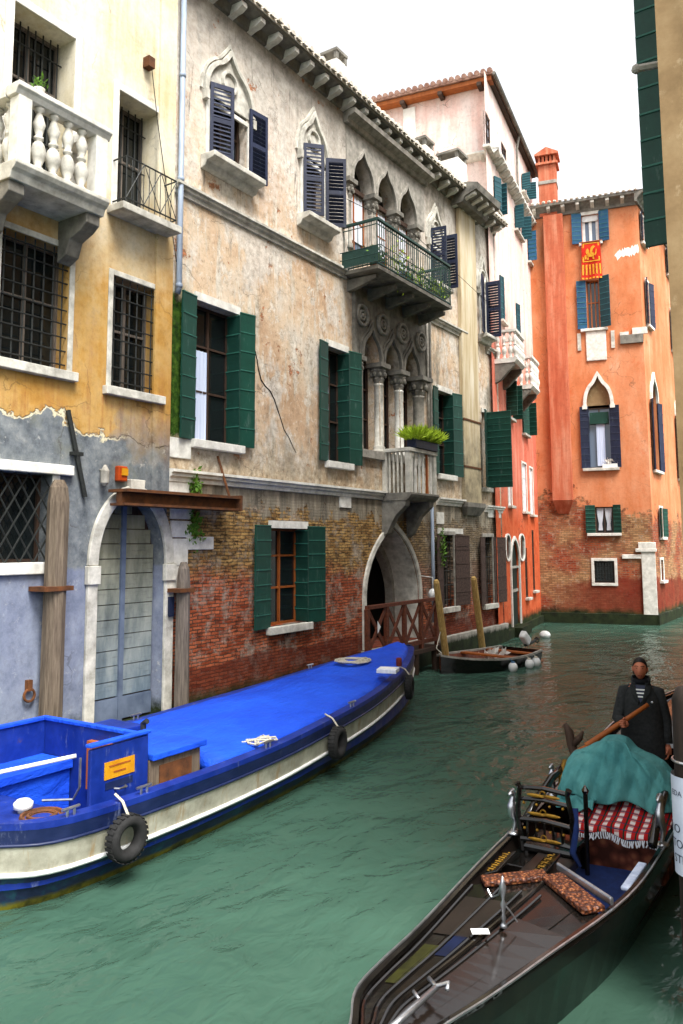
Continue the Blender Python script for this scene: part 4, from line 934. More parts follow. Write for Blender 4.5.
# ---- wall plants growing from the joints
for x0, y0, n, sp, lab in ((188, 490, 160, .18, 'small fern tuft growing from the white quoins above the canopy beam'), (188, 528, 200, .22, 'leafy tuft growing from the joint below the canopy beam'), (437, 548, 260, .3, 'trailing green plant at the foot of the grey downpipe by the water gate')):
    s, z = FL.px(x0, y0); mb = MB(); leaves(mb, FL.p(s+.1, z, .08), (.12, sp, sp*1.6), n, .1); tag(mb.build('wall_plant', MAT['leaf']), lab, 'plant')
# ---- landing stage and wooden barrier before the water gate
bx = .75
h0 = FL.px(367, 606, bx); h1 = FL.px(436, 602, bx); hb = FL.px(367, 650, bx)[1]
rt = thing('landing_stage', FL.p((h0[0]+h1[0])/2, 0, .45), 'small dark timber landing stage on piles below the pointed water gate', 'landing stage')
dz = .62
MB().box(FL, h0[0]-.1, h1[0]+.1, dz-.1, dz, .17, bx+.1).build('deck', MAT['wood_dark'], rt)
mb = MB()
for i in range(4):
    s = h0[0]+(h1[0]-h0[0])*(i+.1)/3.2; MB().tube([FL.p(s, -1.3, bx), FL.p(s, dz-.1, bx)], .1, 8).build('pile', MAT['wood_dark'], rt)
rt = thing('wooden_barrier', FL.p((h0[0]+h1[0])/2, dz, bx), 'red brown wooden barrier of crossed slats closing the pointed water gate', 'barrier')
zt = h0[1]; mb = MB().box(FL, h0[0], h1[0], zt-.08, zt, bx-.06, bx+.06); mb.build('top_rail', MAT['wood_red'], rt)
MB().box(FL, h0[0], h1[0], dz+.12, dz+.22, bx-.04, bx+.04).build('bottom_rail', MAT['wood_red'], rt)
npan = 4
for i in range(npan+1):
    s = h0[0]+(h1[0]-h0[0])*i/npan; MB().box(FL, s-.05, s+.05, dz+.01, zt-.08, bx-.05, bx+.05).build('post', MAT['wood_red'], rt)
for i in range(npan):
    a = h0[0]+(h1[0]-h0[0])*i/npan+.05; b = h0[0]+(h1[0]-h0[0])*(i+1)/npan-.05; z0, z1 = dz+.22, zt-.08
    for p, q, o in (((a, z0), (b, z1), .015), ((a, z1), (b, z0), -.015)):
        c = FL.p((p[0]+q[0])/2, (p[1]+q[1])/2, bx+o); ax = (FL.p(q[0], q[1], bx+o)-FL.p(p[0], p[1], bx+o))*.5; pr = ax.normalized().cross(FL.n)*.05
        MB().obox(c, ax*.98, pr, FL.n*.014).build('cross_slat', MAT['wood_red'], rt)
s, z = h0[0]+.35, dz+.75
MB().prism(FL, [(s, z-.14), (s+.13, z), (s, z+.14)], bx+.075, bx+.085).build('arrow_plate', MAT['white_paint'], rt)
# ---- leaning mooring poles
def pole(x0, y0, x1, y1, X, r, lab):
    a = on_plane_x(x0, y0, X+.15); b = onz(x1, y1, .3)
    b = on_plane_x(x1, y1, X); d = (b-a).normalized(); e = b+d*(2.2)
    rings = []; tag(MB().tube([a, a+(b-a)*.03, a+(b-a)*.3, a+(b-a)*.33, b, e], [r*.6, r*.9, r, r*1.0, r*1.05, r*1.05], 10).build('mooring_pole', MAT['wood_pole'], loc=(b.x, b.y, 0)), lab, 'mooring pole', 'leaning mooring poles')
pole(436, 580, 446, 657, .95, .09, 'leaning yellowish mooring pole beside the wooden barrier at the bow of the small boat'); pole(473.5, 577, 482, 645, .75, .095, 'leaning yellowish mooring pole between the two grilled ground floor windows')
# ================================================================= PINK HOUSE
FK = Frame((-.02, 26.62, 0), (-.16, .987, 0))
PK = thing('pink_house', FK.p(4, 0), 'tall pink plastered house with two small white balconies, beyond the gothic palace', 'house')
KL = 8.4
kc = zat(FK.p(-.38, 0, .38), 146); kt_ = zat(FK.p(-.5, 0, .22), 74)
def kr(x0, y0, x1, y1): return FK.rect(x0, y0, x1, y1)
KW = dict(a=kr(493, 176, 499, 216), b=kr(514, 206, 521, 240), c=kr(527, 232, 532, 268), d=kr(521, 174, 526, 200),
          e=kr(499, 275, 504, 324), f=kr(515.5, 303, 520, 345), g=kr(505.5, 382, 512, 420), h=kr(521.5, 400, 527, 436),
          i=kr(507, 451, 511.5, 506), j=kr(521.5, 463, 527, 512), k=kr(529, 468, 533.5, 515), l=kr(524.5, 548, 528.5, 597), m=kr(531.5, 530, 535.5, 590),
          n=kr(485, 110, 491, 155), o=kr(501, 140, 507, 172))
kd0, kd1 = FK.px(511.5, 600)[0], FK.px(519.5, 600)[0]; kzs = FK.px(515, 566)[1]; kza = FK.px(515.5, 540)[1]
ops = [(*q, None, 0, .09) for q in KW.values()]+[(kd0, kd1, .35, kza, 'round', kzs, .08)]
mb = wall(FK, 0, KL, -1.4, kt_, ops, .2); house_shell(mb, FK, 0, KL, -1.4, kt_, 10); mb.build('wall', MAT['pink_wall'], PK)
for key, op in KW.items():
    a, b, c, d = op; white = key in 'ijk'
    w = window(PK, FK, a, b, c, d, .05, 1, 2, 'white_paint' if white else 'wood_dark', 'lead_pipe' if key in 'no' else 'pane_blue' if white else 'shade_pane', .07)
    sill(w, FK, a-.12, b+.12, c, .16, .1, 'stone')
    if white: surround(w, FK, a, b, c, d, .09, .03, 'stone_white')
    if white: curtain(w, FK, a+.06, b-.06, c+.05, d-.05, -.05)
    if key in 'abcdefgh':
        mt = 'paint_blue_shutter' if key in 'c' else 'paint_teal' if key in 'abd' else 'paint_green'
        ww = .4
        if key in 'agh': shutter(w, FK, a, c, d, ww, 25 if key != 'g' else 100, 1, mt, 'board', .04); shutter(w, FK, b, c, d, .3 if key == 'a' else ww, 80, -1, mt, 'board', .04)
        elif key in 'ef': shutter(w, FK, a, c, d, ww, 8, 1, 'paint_teal', 'board', .03); shutter(w, FK, b, c, d, ww, 8, -1, 'paint_teal', 'board', .03)
        else: shutter(w, FK, a, c, d, .36, 95, 1, mt, 'board', .04); shutter(w, FK, b, c, d, .42, 95, -1, mt, 'board', .04)
# extra shutter at the far end standing against the orange house
w = window(PK, FK, KL-.75, KL-.35, KW['h'][2], KW['h'][3], -.02, 0, 0, 'wood_dark'); shutter(w, FK, KL-.3, KW['h'][2]-.1, KW['h'][3], .62, 95, -1, 'paint_green', 'board', .05)
# arched doorway with two round headed lights
w = MB().poly([FK.p(q[0], q[1], -.07) for q in [(kd0, .35)]+arch(kd0, kd1, kzs, kza, 'round', 8)+[(kd1, .35)]]).build('door', MAT['shade_pane'], PK)
p = [(kd0, .35)]+arch(kd0, kd1, kzs, kza, 'round', 8)+[(kd1, .35)]; MB().band(FK, p, grow(p, .1), .001, .06).build('door_surround', MAT['stone_white'], w)
MB().box(FK, kd0, kd1, kzs-.08, kzs, -.069, .0).box(FK, kd0, kd1, kzs-.95, kzs-.85, -.069, -.03).build('transom', MAT['stone_grey'], w)
for x0, x1 in ((505.5, 509.5), (519.5, 523.5)):
    a, b = FK.px(x0, 550)[0], FK.px(x1, 550)[0]; c, d = FK.px(x0, 560)[1], FK.px(x0, 535)[1]
    loop = [(a, c+.25)]+arch(a, b, d-.25, d, 'round', 6)+[(b, c+.25)]+[(2*((a+b)/2)-q[0], 2*((c+d)/2)-q[1]) for q in arch(a, b, d-.25, d, 'round', 6)][0:]
    l2 = [((q[0]-(a+b)/2)*1.35+(a+b)/2, (q[1]-(c+d)/2)*1.12+(c+d)/2) for q in loop]; loop.append(loop[0]); l2.append(l2[0])
    ww = MB().band(FK, loop, l2, -.02, .05).build('oval_window', MAT['stone_white'], PK); MB().poly([FK.p(q[0], q[1], .006) for q in loop[:-1]]).build('pane', MAT['pane'], ww)
MB().box(FK, 0, KL, -1.4, .3, 0, .12).box(FK, kd0-.15, kd1+.15, -1.4, .34, .12, .4).build('base_course', MAT['base_stone'], PK)
# mid cornice wrapping the near side
def ledge(z, out, th, mat, name, dep=10):
    mb = MB(); mb.sweep(FK, [(0, z-th), (out*.4, z-th*.9), (out, z-th*.3), (out, z), (0, z+.12)], -out, KL+.05)
    e = Frame(FK.p(0, 0), -FK.n); 
    mb.loft([[FK.p(-o, zz, out) for o, zz in ((0, z-th), (out*.4, z-th*.9), (out, z-th*.3), (out, z), (0, z+.12))], [FK.p(-o, zz, -dep) for o, zz in ((0, z-th), (out*.4, z-th*.9), (out, z-th*.3), (out, z), (0, z+.12))]])
    return mb.build(name, MAT[mat], PK)
cn = ledge(kc, .34, .22, 'stone_white', 'cornice')
s = .2
while s < KL:
    mb = MB(); bracket(mb, FK, s, kc-.06, .34, .13, .28); mb.build('bracket', MAT['stone'], cn); s += .55
for k in range(4):
    mb = MB(); o = -.3-k*.7; mb.loft([[FK.p(-q, z, o-.06) for q, z in ((0, kc-.06), (.3, kc-.06), (.3, kc-.14), (0, kc-.3))], [FK.p(-q, z, o+.06) for q, z in ((0, kc-.06), (.3, kc-.06), (.3, kc-.14), (0, kc-.3))]]); mb.build('bracket', MAT['stone'], cn)
# timber eaves of the top roof, pitched back from the canal, seen from below
oh = .5; oc = .22; ez_ = kt_+.02
mb = MB(); mb.loft([[FK.p(-oh, ez_+.02, oc), FK.p(KL+.3, ez_+.02, oc), FK.p(KL+.3, ez_+2.2, -5), FK.p(-oh, ez_+2.2 if False else ez_+.02, -10)], [FK.p(-oh, ez_+.14, oc), FK.p(KL+.3, ez_+.14, oc), FK.p(KL+.3, ez_+2.3, -5), FK.p(-oh, ez_+.14, -10)]])
rf = mb.build('roof', MAT['tile'], PK)
mb = MB()
for i in range(44):
    o = oc-.1-i*.24; mb.tube([FK.p(-oh-.03, ez_+.16, o), FK.p(1.2, ez_+.35, o)], .1, 7)
mb.build('tile_edge', MAT['tile'], rf)
MB().box(FK, -oh+.08, -.02, ez_-.16, ez_, -10, oc-.06).build('soffit', MAT['wood_orange'], rf)
for i in range(6):
    o = -.3-i*1.5; MB().box(FK, -oh+.03, -.003, ez_-.3, ez_-.163, o-.08, o+.08).build('rafter', MAT['wood_dark'], rf)
MB().box(FK, -.01, KL, ez_-.12, ez_, .003, oc-.05).build('soffit', MAT['wood_dark'], rf)
MB().tube([FK.p(-oh, ez_+.02, oc+.06), FK.p(KL+.3, ez_+.02, oc+.06)], .07, 6).build('gutter', MAT['stone_dark'], rf)
a = FK.px(517, 160, .1)[0]; MB().tube([FK.p(a, ez_, oc), FK.p(a, ez_-.6, .1), FK.p(a, kc+.2, .1)], .05, 6).build('downpipe', MAT['stone_dark'], PK)
# attic pilaster on the gable wall
MB().box(FK, -.06, -.003, kc+.2, ez_-.3, -3.4, -2.9).build('pilaster', MAT['plaster_white'], PK)
# two white balconies
for x0, x1, yt, yb in ((514, 524, 327, 355), (530, 541, 354, 382)):
    o = .8; s0 = FK.px(x0+3, yb, o)[0]; s1 = s0+1.5; z0 = FK.px(x0+3, yb+2, o)[1]; z1 = FK.px(x0+3, yt+2, o)[1]
    b = MB().sweep(FK, [(0, z0-.16), (o-.1, z0-.16), (o, z0-.06), (o, z0), (0, z0)], s0, s1).build('balcony', MAT['stone_white'], PK)
    MB().box(FK, s0, s1, z1-.1, z1, o-.16, o).box(FK, s0, s0+.16, z1-.1, z1-.003, 0, o-.16).box(FK, s1-.16, s1, z1-.1, z1-.003, 0, o-.16).build('handrail', MAT['stone_white'], b)
    for i in range(7):
        s = s0+.08+(s1-s0-.16)*i/6; MB().lathe(FK.p(s, z0, o-.08), [(r*.8, q*(z1-.1-z0)) for r, q in prof], 8).build('baluster', MAT['stone_white'], b, smooth=True)
    for i in range(3): MB().lathe(FK.p(s0+.08, z0, .12+.22*i), [(r*.8, q*(z1-.1-z0)) for r, q in prof], 8).build('baluster', MAT['stone_white'], b, smooth=True)
    for s in (s0+.12, s1-.12):
        pr = [(0, z0-.16), (o-.12, z0-.16), (o-.14, z0-.28), (.45, z0-.48), (.2, z0-.75), (0, z0-.85)]
        MB().loft([[FK.p(s-.1, z, q) for q, z in pr], [FK.p(s+.1, z, q) for q, z in pr]]).build('console', MAT['stone_dark'], b)

# ================================================================= ORANGE HOUSE
L0 = V((-1.75, 33.62, 0)); C0 = V((3.3, 34.75, 0)); FO = Frame(L0, C0-L0); FR = Frame(C0, (0, 1, 0)); OL = (C0-L0).length; RL = 17
OZ = FO.px(634, 196)[1]
OH = thing('orange_house', C0, 'orange plastered corner house with a tall chimney facing down the canal', 'house')
def orr(x0, y0, x1, y1): return FO.rect(x0, y0, x1, y1)
OA = orr(581.5, 216, 599, 242); OB = orr(586, 281, 600.5, 328); OD = orr(595, 507, 614, 533); OE = orr(594, 561, 615, 583)
oc0, oc1 = FO.px(588, 440)[0], FO.px(612, 440)[0]; ocz0 = FO.px(600, 468)[1]; ocs = FO.px(600, 405)[1]; oca = FO.px(598, 376)[1]
OC = (oc0, oc1, ocz0, oca, 'ogee', ocs)
mb = wall(FO, 0, OL, -1.4, OZ, [OA, OB, OC, OD, OE], .22)
def rr(x0, y0, x1, y1): return FR.rect(x0, y0, x1, y1)
RA = rr(640, 214, 644, 246); RB = rr(645, 280, 650, 328); RE = rr(660, 560, 663.5, 580); RD = rr(659, 508, 663, 537); RF = rr(665.5, 250, 669.5, 278); RG = rr(670, 310, 674, 352)
rc0, rc1 = FR.px(652, 430)[0], FR.px(657.5, 430)[0]; rcz = FR.px(654, 470)[1]; rcs = FR.px(654, 402)[1]; rca = FR.px(654, 378)[1]; RC = (rc0, rc1, rcz, rca, 'ogee', rcs)
rk = FR.px(676, 430)[0]; RK = (rk, rk+1.0, rcz, rca, 'ogee', rcs)
wall(FR, 0, RL, -1.4, OZ, [RA, RB, RC, RD, RE, RF, RG, RK], .22, mb)
B1 = C0+V((0, RL, 0)); B0 = L0+V((0, RL, 0))
for p, q in ((B1, B0), (B0, L0)): mb.poly([p+V((0,0,-1.4)), q+V((0,0,-1.4)), q+V((0,0,OZ)), p+V((0,0,OZ))])
mb.build('wall', MAT['orange_wall'], OH)
# hipped roof
RO = .45; P4 = [L0+V((-RO, -RO, 0)), C0+V((RO, -RO, 0)), B1+V((RO, RO, 0)), B0+V((-RO, RO, 0))]; cc = (L0+C0+B1+B0)/4
mb = MB(); up = lambda q, z: V((q.x, q.y, z))
rid = [up(cc+V((0, -4, 0)), OZ+1.1), up(cc+V((0, 4, 0)), OZ+1.1)]
P = [up(q, OZ+.05) for q in P4]; mb.poly([P[0], P[1], rid[0]]).poly([P[1], P[2], rid[1], rid[0]]).poly([P[2], P[3], rid[1]]).poly([P[3], P[0], rid[0], rid[1]]).poly(P[::-1])
rf = mb.build('roof', MAT['tile'], OH)
for fr, ln in ((FO, OL), (FR, RL)):
    cn = MB().sweep(fr, [(0, OZ-.42), (.08, OZ-.42), (.1, OZ-.3), (.3, OZ-.1), (.46, OZ-.06), (.48, OZ+.04), (0, OZ+.04)], -.0 if fr is FO else -.46, ln).build('cornice', MAT['stone_dark'], OH)
    s = .25
    while s < ln: 
        mb = MB(); bracket(mb, fr, s, OZ-.07, .42, .15, .28); mb.build('bracket', MAT['stone'], cn); s += .62
    mb = MB(); s = .1
    while s < ln: mb.ball(fr.p(s, OZ+.1, .46), .09, 6, 4, (1, 1, .7)); s += .24
    mb.build('tile_edge', MAT['tile_pale'], cn)
# chimney breast on the face and the stack above
x0 = FO.px(549, 380)[0]; x1 = FO.px(569, 380)[0]; zb = FO.px(560, 501)[1]; zt = FO.px(560, 515)[1]
br = MB().box(FO, x0, x1, zb, OZ-.42, 0, .3); cb = br.build('chimney_breast', MAT['orange_flue'], OH, bevel=.02)
MB().loft([[FO.p(x0, zb-.003, 0), FO.p(x1, zb-.003, 0), FO.p(x1, zb-.003, .3), FO.p(x0, zb-.003, .3)], [FO.p(x0+.2, zb-.55, 0), FO.p(x1-.2, zb-.55, 0), FO.p(x1-.2, zb-.55, .04), FO.p(x0+.2, zb-.55, .04)]]).build('corbel', MAT['orange_flue'], cb)
c0 = FO.px(538.5, 180, .1)[0]; c1 = FO.px(556, 180, .1)[0]; ct = FO.px(547, 165, .1)[1]
st = MB().box(FO, c0, c1, OZ-.4, ct, -.62, .15).build('chimney', MAT['orange_flue'], OH)
MB().box(FO, c0-.03, c1+.03, OZ+1.1, OZ+1.25, -.65, .18).build('band', MAT['stone_grey'], st)
mb = MB().box(FO, c0-.1, c1+.1, ct, ct+.1, -.72, .25); k = 4
for i in range(k+1):
    s = c0+(c1-c0-.1)*i/k; mb.box(FO, s, s+.1, ct+.1, ct+.42, .05, .15).box(FO, s, s+.1, ct+.1, ct+.42, -.62, -.52)
mb.box(FO, c0, c0+.1, ct+.1, ct+.42, -.52, .05).box(FO, c1-.1, c1, ct+.1, ct+.42, -.52, .05)
cm = (c0+c1)/2
mb.loft([[FO.p(c0-.14, ct+.42, o), FO.p(c1+.14, ct+.42, o), FO.p(c1+.14, ct+.5, o), FO.p(cm, ct+.78, o), FO.p(c0-.14, ct+.5, o)] for o in (-.75, .28)])
mb.build('chimney_cap', MAT['orange_flue'], st)
a, b, c, d = OA; w = window(OH, FO, a, b, c, d, .15, 1, 0, 'white_paint', 'pane_blue', .12); sill(w, FO, a-.15, b+.15, c, .14, .12, 'stone_white'); MB().box(FO, a-.05, b+.05, d, d+.16, 0, .06).build('lintel', MAT['stone_white'], w)
MB().box(FO, a+.02, b-.02, d-.28, d-.02, -.12, -.05).build('roller_box', MAT['white_paint'], w)
shutter(w, FO, a-.02, c, d+.1, .42, 168, 1, 'paint_blue_shutter', 'board', .05); shutter(w, FO, b+.02, c, d+.1, .42, 168, -1, 'paint_blue_shutter', 'board', .05)
a, b, c, d = OB; w = window(OH, FO, a, b, c, d, .15, 2, 1, 'wood_orange', 'pane'); sill(w, FO, a-.3, b+.3, c, .14, .12, 'stone_white'); shutter(w, FO, a-.02, c, d, .4, 172, 1, 'paint_blue_shutter', 'board', .05, 9); shutter(w, FO, b+.02, c, d+.1, .48, 150, -1, 'paint_teal', 'board', .05, 9)
a, b, c, d = orr(585.5, 331, 607, 360); pb = MB().box(FO, a, b, c, d, 0, .07); pb.build('stone_panel', MAT['stone_white'], OH, bevel=.03)
for e in (a-.35, b+.2): MB().box(FO, e, e+.15, c+.5, d-.1, 0, .06).build('stone_tab', MAT['stone'], OH)
a, b, c, d = orr(620, 336, 646, 341); MB().box(FO, a, OL-.003, c-.05, d, 0, .12).build('ledge', MAT['stone_dark'], OH); MB().box(FO, a, a+.35, d, d+.14, 0, .08).box(FO, a+.5, a+1.1, d, d+.28, 0, .1).build('ledge_block', MAT['stone_white'], OH)
def patch(fr, x0, y0, x1, y1, seed):
    random.seed(seed); a, b, c, d = fr.rect(x0, y0, x1, y1); b = min(b, OL-.01) if fr is FO else b; n = 26; lo, hi = [], []
    for i in range(n+1):
        s = a+(b-a)*i/n; m_ = (c+d)/2+(d-c)*(.25*i/n-.1); e = min(1, i/3, (n-i)/2+.4)
        lo.append((s, m_-(d-c)*.3*e*random.uniform(.5, 1.3))); hi.append((s, m_+(d-c)*.3*e*random.uniform(.5, 1.3)))
    return MB().band(fr, lo, hi, .001, .006)
patch(FO, 614, 247, 645, 258, 8).build('plaster_patch', MAT['plaster_white'], OH)
a, b, c, d = OC[:4]; w = window(OH, FO, a, b, c, ocs-.1, .18, 1, 0, 'wood_dark', 'pane_blue'); p = arch(oc0, oc1, ocs, oca, 'ogee', 12)
MB().poly([FO.p(q[0], q[1], -.1) for q in p]).build('tympanum', MAT['tan_wall'], w); MB().band(FO, p, grow(p, .14), .001, .1).build('stone_head', MAT['stone_white'], w)
for s in (a-.18, b-.02): MB().box(FO, s, s+.2, ocs-.16, ocs, 0, .13).build('impost', MAT['stone_white'], w)
curtain(w, FO, a+.35, b-.28, c+.1, ocs-.8, -.12, 'curtain_blue'); MB().box(FO, a+.1, b-.1, ocs-.8, ocs-.3, -.12, -.04).build('awning', MAT['paint_green'], w)
sill(w, FO, a-.25, b+.25, c, .16, .12, 'stone'); shutter(w, FO, a+.06, c, ocs-.05, .36, 172, 1, 'paint_navy', 'board', .05, 9); shutter(w, FO, b-.06, c, ocs-.05, .4, 172, -1, 'paint_navy', 'board', .05, 9)
fp = FO.p(a+.72, c, -.02); rt = None
a, b, c, d = OD; w = window(OH, FO, a, b, c, d, .15, 1, 0, 'wood_dark', 'pane'); sill(w, FO, a-.35, b+.3, c, .14, .12, 'stone_white'); shutter(w, FO, a-.0, c, d+.08, .4, 172, 1, 'paint_green', 'board', .05); shutter(w, FO, b+.0, c, d+.08, .32, 165, -1, 'paint_green', 'board', .05)
m_ = (a+b)/2; curtain(w, FO, a+.05, m_-.02, c+.12, d-.05, -.1, 'curtain', True); curtain(w, FO, m_+.02, b-.05, c+.12, d-.05, -.1, 'curtain', True)
a, b, c, d = OE; w = window(OH, FO, a, b, c, d, .2, 1, 0, 'wood_dark', 'pane'); surround(w, FO, a, b, c, d, .12, .05, 'stone_white', True); grille(w, FO, a, b, c, d, -.06, 7, 6, .014)
a, b, c, d = orr(641, 552, 655, 617); MB().box(FO, a, OL+.06, c, d, -.1, .08).box(FO, a-.22, OL+.12, d-.0, d+.14, -.1, .13).box(FO, a-.1, OL+.1, d+.14, d+.4, -.1, .1).box(FO, a-.75, a, d-.28, d-.1, -.1, .07).build('corner_pier', MAT['stone_white'], OH, bevel=.02)
for op, ws, mt in ((RA, 1, 'paint_navy'), (RB, 1, 'paint_navy'), (RC, 1, 'paint_navy'), (RD, 1, 'paint_green'), (RE, 0, ''), (RF, 1, 'paint_navy'), (RG, 1, 'paint_navy'), (RK, 1, 'paint_navy')):
    a, b, c, d = op[:4]; dd = op[5] if len(op) > 4 else d
    w = window(OH, FR, a, b, c, dd, .15, 1, 1, 'wood_dark', 'pane'); sill(w, FR, a-.2, b+.2, c, .16, .12, 'stone_white')
    if len(op) > 4:
        p = arch(a, b, dd, d, 'ogee', 10); MB().band(FR, p, grow(p, .13), .001, .1).build('stone_head', MAT['stone_white'], w); MB().poly([FR.p(q[0], q[1], -.1) for q in p]).build('tympanum', MAT['pane'], w)
    else: surround(w, FR, a, b, c, d, .1, .04, 'stone_white')
    if ws: shutter(w, FR, a, c, dd, .4, 165, 1, mt, 'board', .05); shutter(w, FR, b, c, dd, .4, 165, -1, mt, 'board', .05)
# stone plinth at the water
mb = MB(); mb.box(FO, -.2, OL, -1.4, .42, 0, .14).box(FR, -.14, RL, -1.4, .42, 0, .14); mb.build('plinth', MAT['base_stone'], OH)
# hanging red banner with golden winged lion and six tails
bt = FO.px(590, 242, .2); bb = FO.px(590, 279, .2); b0 = FO.px(581.5, 245, .2)[0]; b1 = FO.px(600, 245, .2)[0]
rt = thing('banner', FO.p((b0+b1)/2, bt[1], .2), 'red banner with golden beast and tails hanging from the orange house', 'banner')
H = bt[1]-bb[1]; Wb = b1-b0; body = .56
mb = MB(); n = 12
f = lambda u, v: FO.p(b0+Wb*u+(u-.5)*Wb*.16*v, bt[1]-H*v, .18+.05*math.sin(u*9+v*2)*v+.02*math.sin(v*7))
rings = [[f(i/n, j/6*body) for i in range(n+1)] for j in range(7)]; cl = mb.loft(rings, False, False)
for k in range(6):
    u0, u1 = k/6+.005, (k+1)/6-.01; mb.loft([[f(u0+(u1-u0)*i/2, body+(1-body)*j/4) for i in range(3)] for j in range(5)], False, False)
clo = mb.build('cloth', MAT['banner_cloth'], rt, smooth=True)
g = lambda pts, o=.012: [f(u, v)+FO.n*o for u, v in pts]
mb = MB()
for (u0, v0, u1, v1) in ((.06, .02, .94, .045), (.06, .045, .13, .5), (.87, .045, .94, .5), (.06, .5, .94, .53)):
    k = 6; mb.loft([[f(u0+(u1-u0)*i/k, v0)+FO.n*.012 for i in range(k+1)], [f(u0+(u1-u0)*i/k, v1)+FO.n*.012 for i in range(k+1)]], False, False)
def blob(pts): mb.poly(g(pts))
blob([(.28, .3), (.62, .29), (.68, .35), (.62, .4), (.32, .4)]); blob([(.24, .2), (.34, .17), (.4, .23), (.38, .31), (.28, .33), (.22, .27)])
blob([(.42, .3), (.5, .14), (.62, .1), (.74, .13), (.6, .2), (.56, .29)]); blob([(.32, .4), (.38, .4), (.36, .47), (.28, .47)]); blob([(.56, .39), (.63, .39), (.66, .47), (.57, .47)]); blob([(.67, .35), (.72, .3), (.76, .2), (.8, .22), (.77, .33), (.7, .39)]); blob([(.16, .36), (.26, .34), (.27, .45), (.17, .46)])
for k in range(6):
    u = (k+.5)/6; blob([(u-.05, .95), (u+.05, .95), (u+.05, .995), (u-.05, .995)]); blob([(u-.045, .6), (u+.045, .6), (u+.035, .88), (u-.035, .88)])
mb.build('gold_emblem', MAT['gold_cloth'], clo)
MB().tube([FO.p(b0-.1, bt[1]+.02, .2), FO.p(b1+.1, bt[1]+.02, .2)], .025, 6).build('pole', MAT['wood_orange'], rt)
# flowers on the sill
a, b, c, d = OC[:4]; q = FO.p(a+.85, c, .02); rt = thing('flower_box', q, 'small white flower box on the sill of the gothic arched window of the orange house', 'planter'); MB().box(FO, a+.55, a+1.15, c+.004, c+.16, -.1, .1).build('box', MAT['white_paint'], rt)
mb = MB(); random.seed(3); leaves(mb, q+V((0, 0, .25)), (.3, .1, .12), 120, .1); mb.build('foliage', MAT['plaster_white'], rt)

# ================================================================= FAR RED BRICK HOUSE
y0 = 52.2
FB = Frame((3.6, y0, 0), (0, 1, 0)); bx0 = V((2.0, y0, 0))
RBH = thing('brick_house', (5, y0+6, 0), 'red brick house just visible past the orange house at the far right edge', 'house')
FBf = Frame((3.55, y0, 0), (1, 0, 0)); bz = FBf.px(680, 366)[1]
ops = [(.35, 1.2, 6.5, 8.4), (.35, 1.2, 2.8, 4.4), (2.2, 3.1, 6.5, 8.4)]
mb = wall(FBf, 0, 9, -1.4, bz, ops, .2); house_shell(mb, FBf, 0, 9, -1.4, bz, 12); mb.build('wall', MAT['red_brick'], RBH)
for a, b, c, d in ops: w = window(RBH, FBf, a, b, c, d, .15, 1, 1, 'wood_dark'); sill(w, FBf, a-.15, b+.15, c, .14, .14, 'stone_white'); shutter(w, FBf, a, c, d, .4, 160, 1, 'paint_green'); shutter(w, FBf, b, c, d, .4, 160, -1, 'paint_green')
mb = MB(); mb.loft([[FBf.p(-.4, bz, .4), FBf.p(9.4, bz, .4), FBf.p(9.4, bz, -12), FBf.p(-.4, bz, -12)], [FBf.p(3.5, bz+2, -4), FBf.p(6, bz+2, -4), FBf.p(6, bz+2, -8), FBf.p(3.5, bz+2, -8)]]); mb.build('roof', MAT['tile'], RBH)

# ================================================================= RIGHT CORNER HOUSE
FC = Frame((9.5, 6.2, 0), (1, 0, 0)); FCs = Frame((9.5, 26, 0), (0, -1, 0))
CH = thing('corner_house', (13, 14, 0), 'close tan plastered house corner with a dark green shutter, along the right edge', 'house')
mb = MB(); a, b = FC.p(0, 0), FC.p(9, 0); c, d = V((18.5, 26, 0)), V((9.5, 26, 0)); 
wn = [(26-8.15-0, 26-7.55, 5.97, 9.4)]
wall(FC, 0, 9, -1.4, 21, [], .2, mb); wall(FCs, 0, 19.8, -1.4, 21, [(17.85, 18.5, 6.25, 9.9), (13.5, 14.6, 5.9, 8.2), (9, 10.1, 5.9, 8.2)], .25, mb)  # wall height out of view raised to shade the lower canal
for p, q in ((b, c), (c, d)): mb.poly([p+V((0,0,-1.4)), q+V((0,0,-1.4)), q+V((0,0,21)), p+V((0,0,21))])
mb.build('wall', MAT['tan_wall'], CH)
MB().wbox(9.0, 19, 5.7, 26.5, 21, 21.25).build('roof', MAT['tile'], CH)
for op in ((17.85, 18.5, 6.25, 9.9), (13.5, 14.6, 5.9, 8.2), (9, 10.1, 5.9, 8.2)):
    a, b, c, d = op; w = window(CH, FCs, a, b, c, d, .2, 1, 1, 'wood_dark'); sill(w, FCs, a-.1, b+.1, c, .12, .12, 'stone')
    if a > 15: shutter(w, FCs, a, c, d, .53, 92, 1, 'paint_green', 'board', .02, 13)
    else: shutter(w, FCs, a, c, d, .5, 170, 1, 'paint_green'); shutter(w, FCs, b, c, d, .5, 170, -1, 'paint_green')
q = on_plane_x(657, 92, 9.35); sb_ = MB().tube([V((9.5, 6.55, q.z)), V((9.3, 6.5, q.z))], .03, 6).ball(V((9.28, 6.5, q.z)), .04, 8, 6); sb_.build('shutter_stay', MAT['stone_grey'], CH)
tag(MB().tube([V((9.62, 6.17, 9.2)), V((9.66, 6.16, 8)), V((9.78, 6.16, 6.9))], .008, 5).build('wall_cable', MAT['white_paint']), 'thin pale cable running down the tan corner house at the right edge', 'cable')
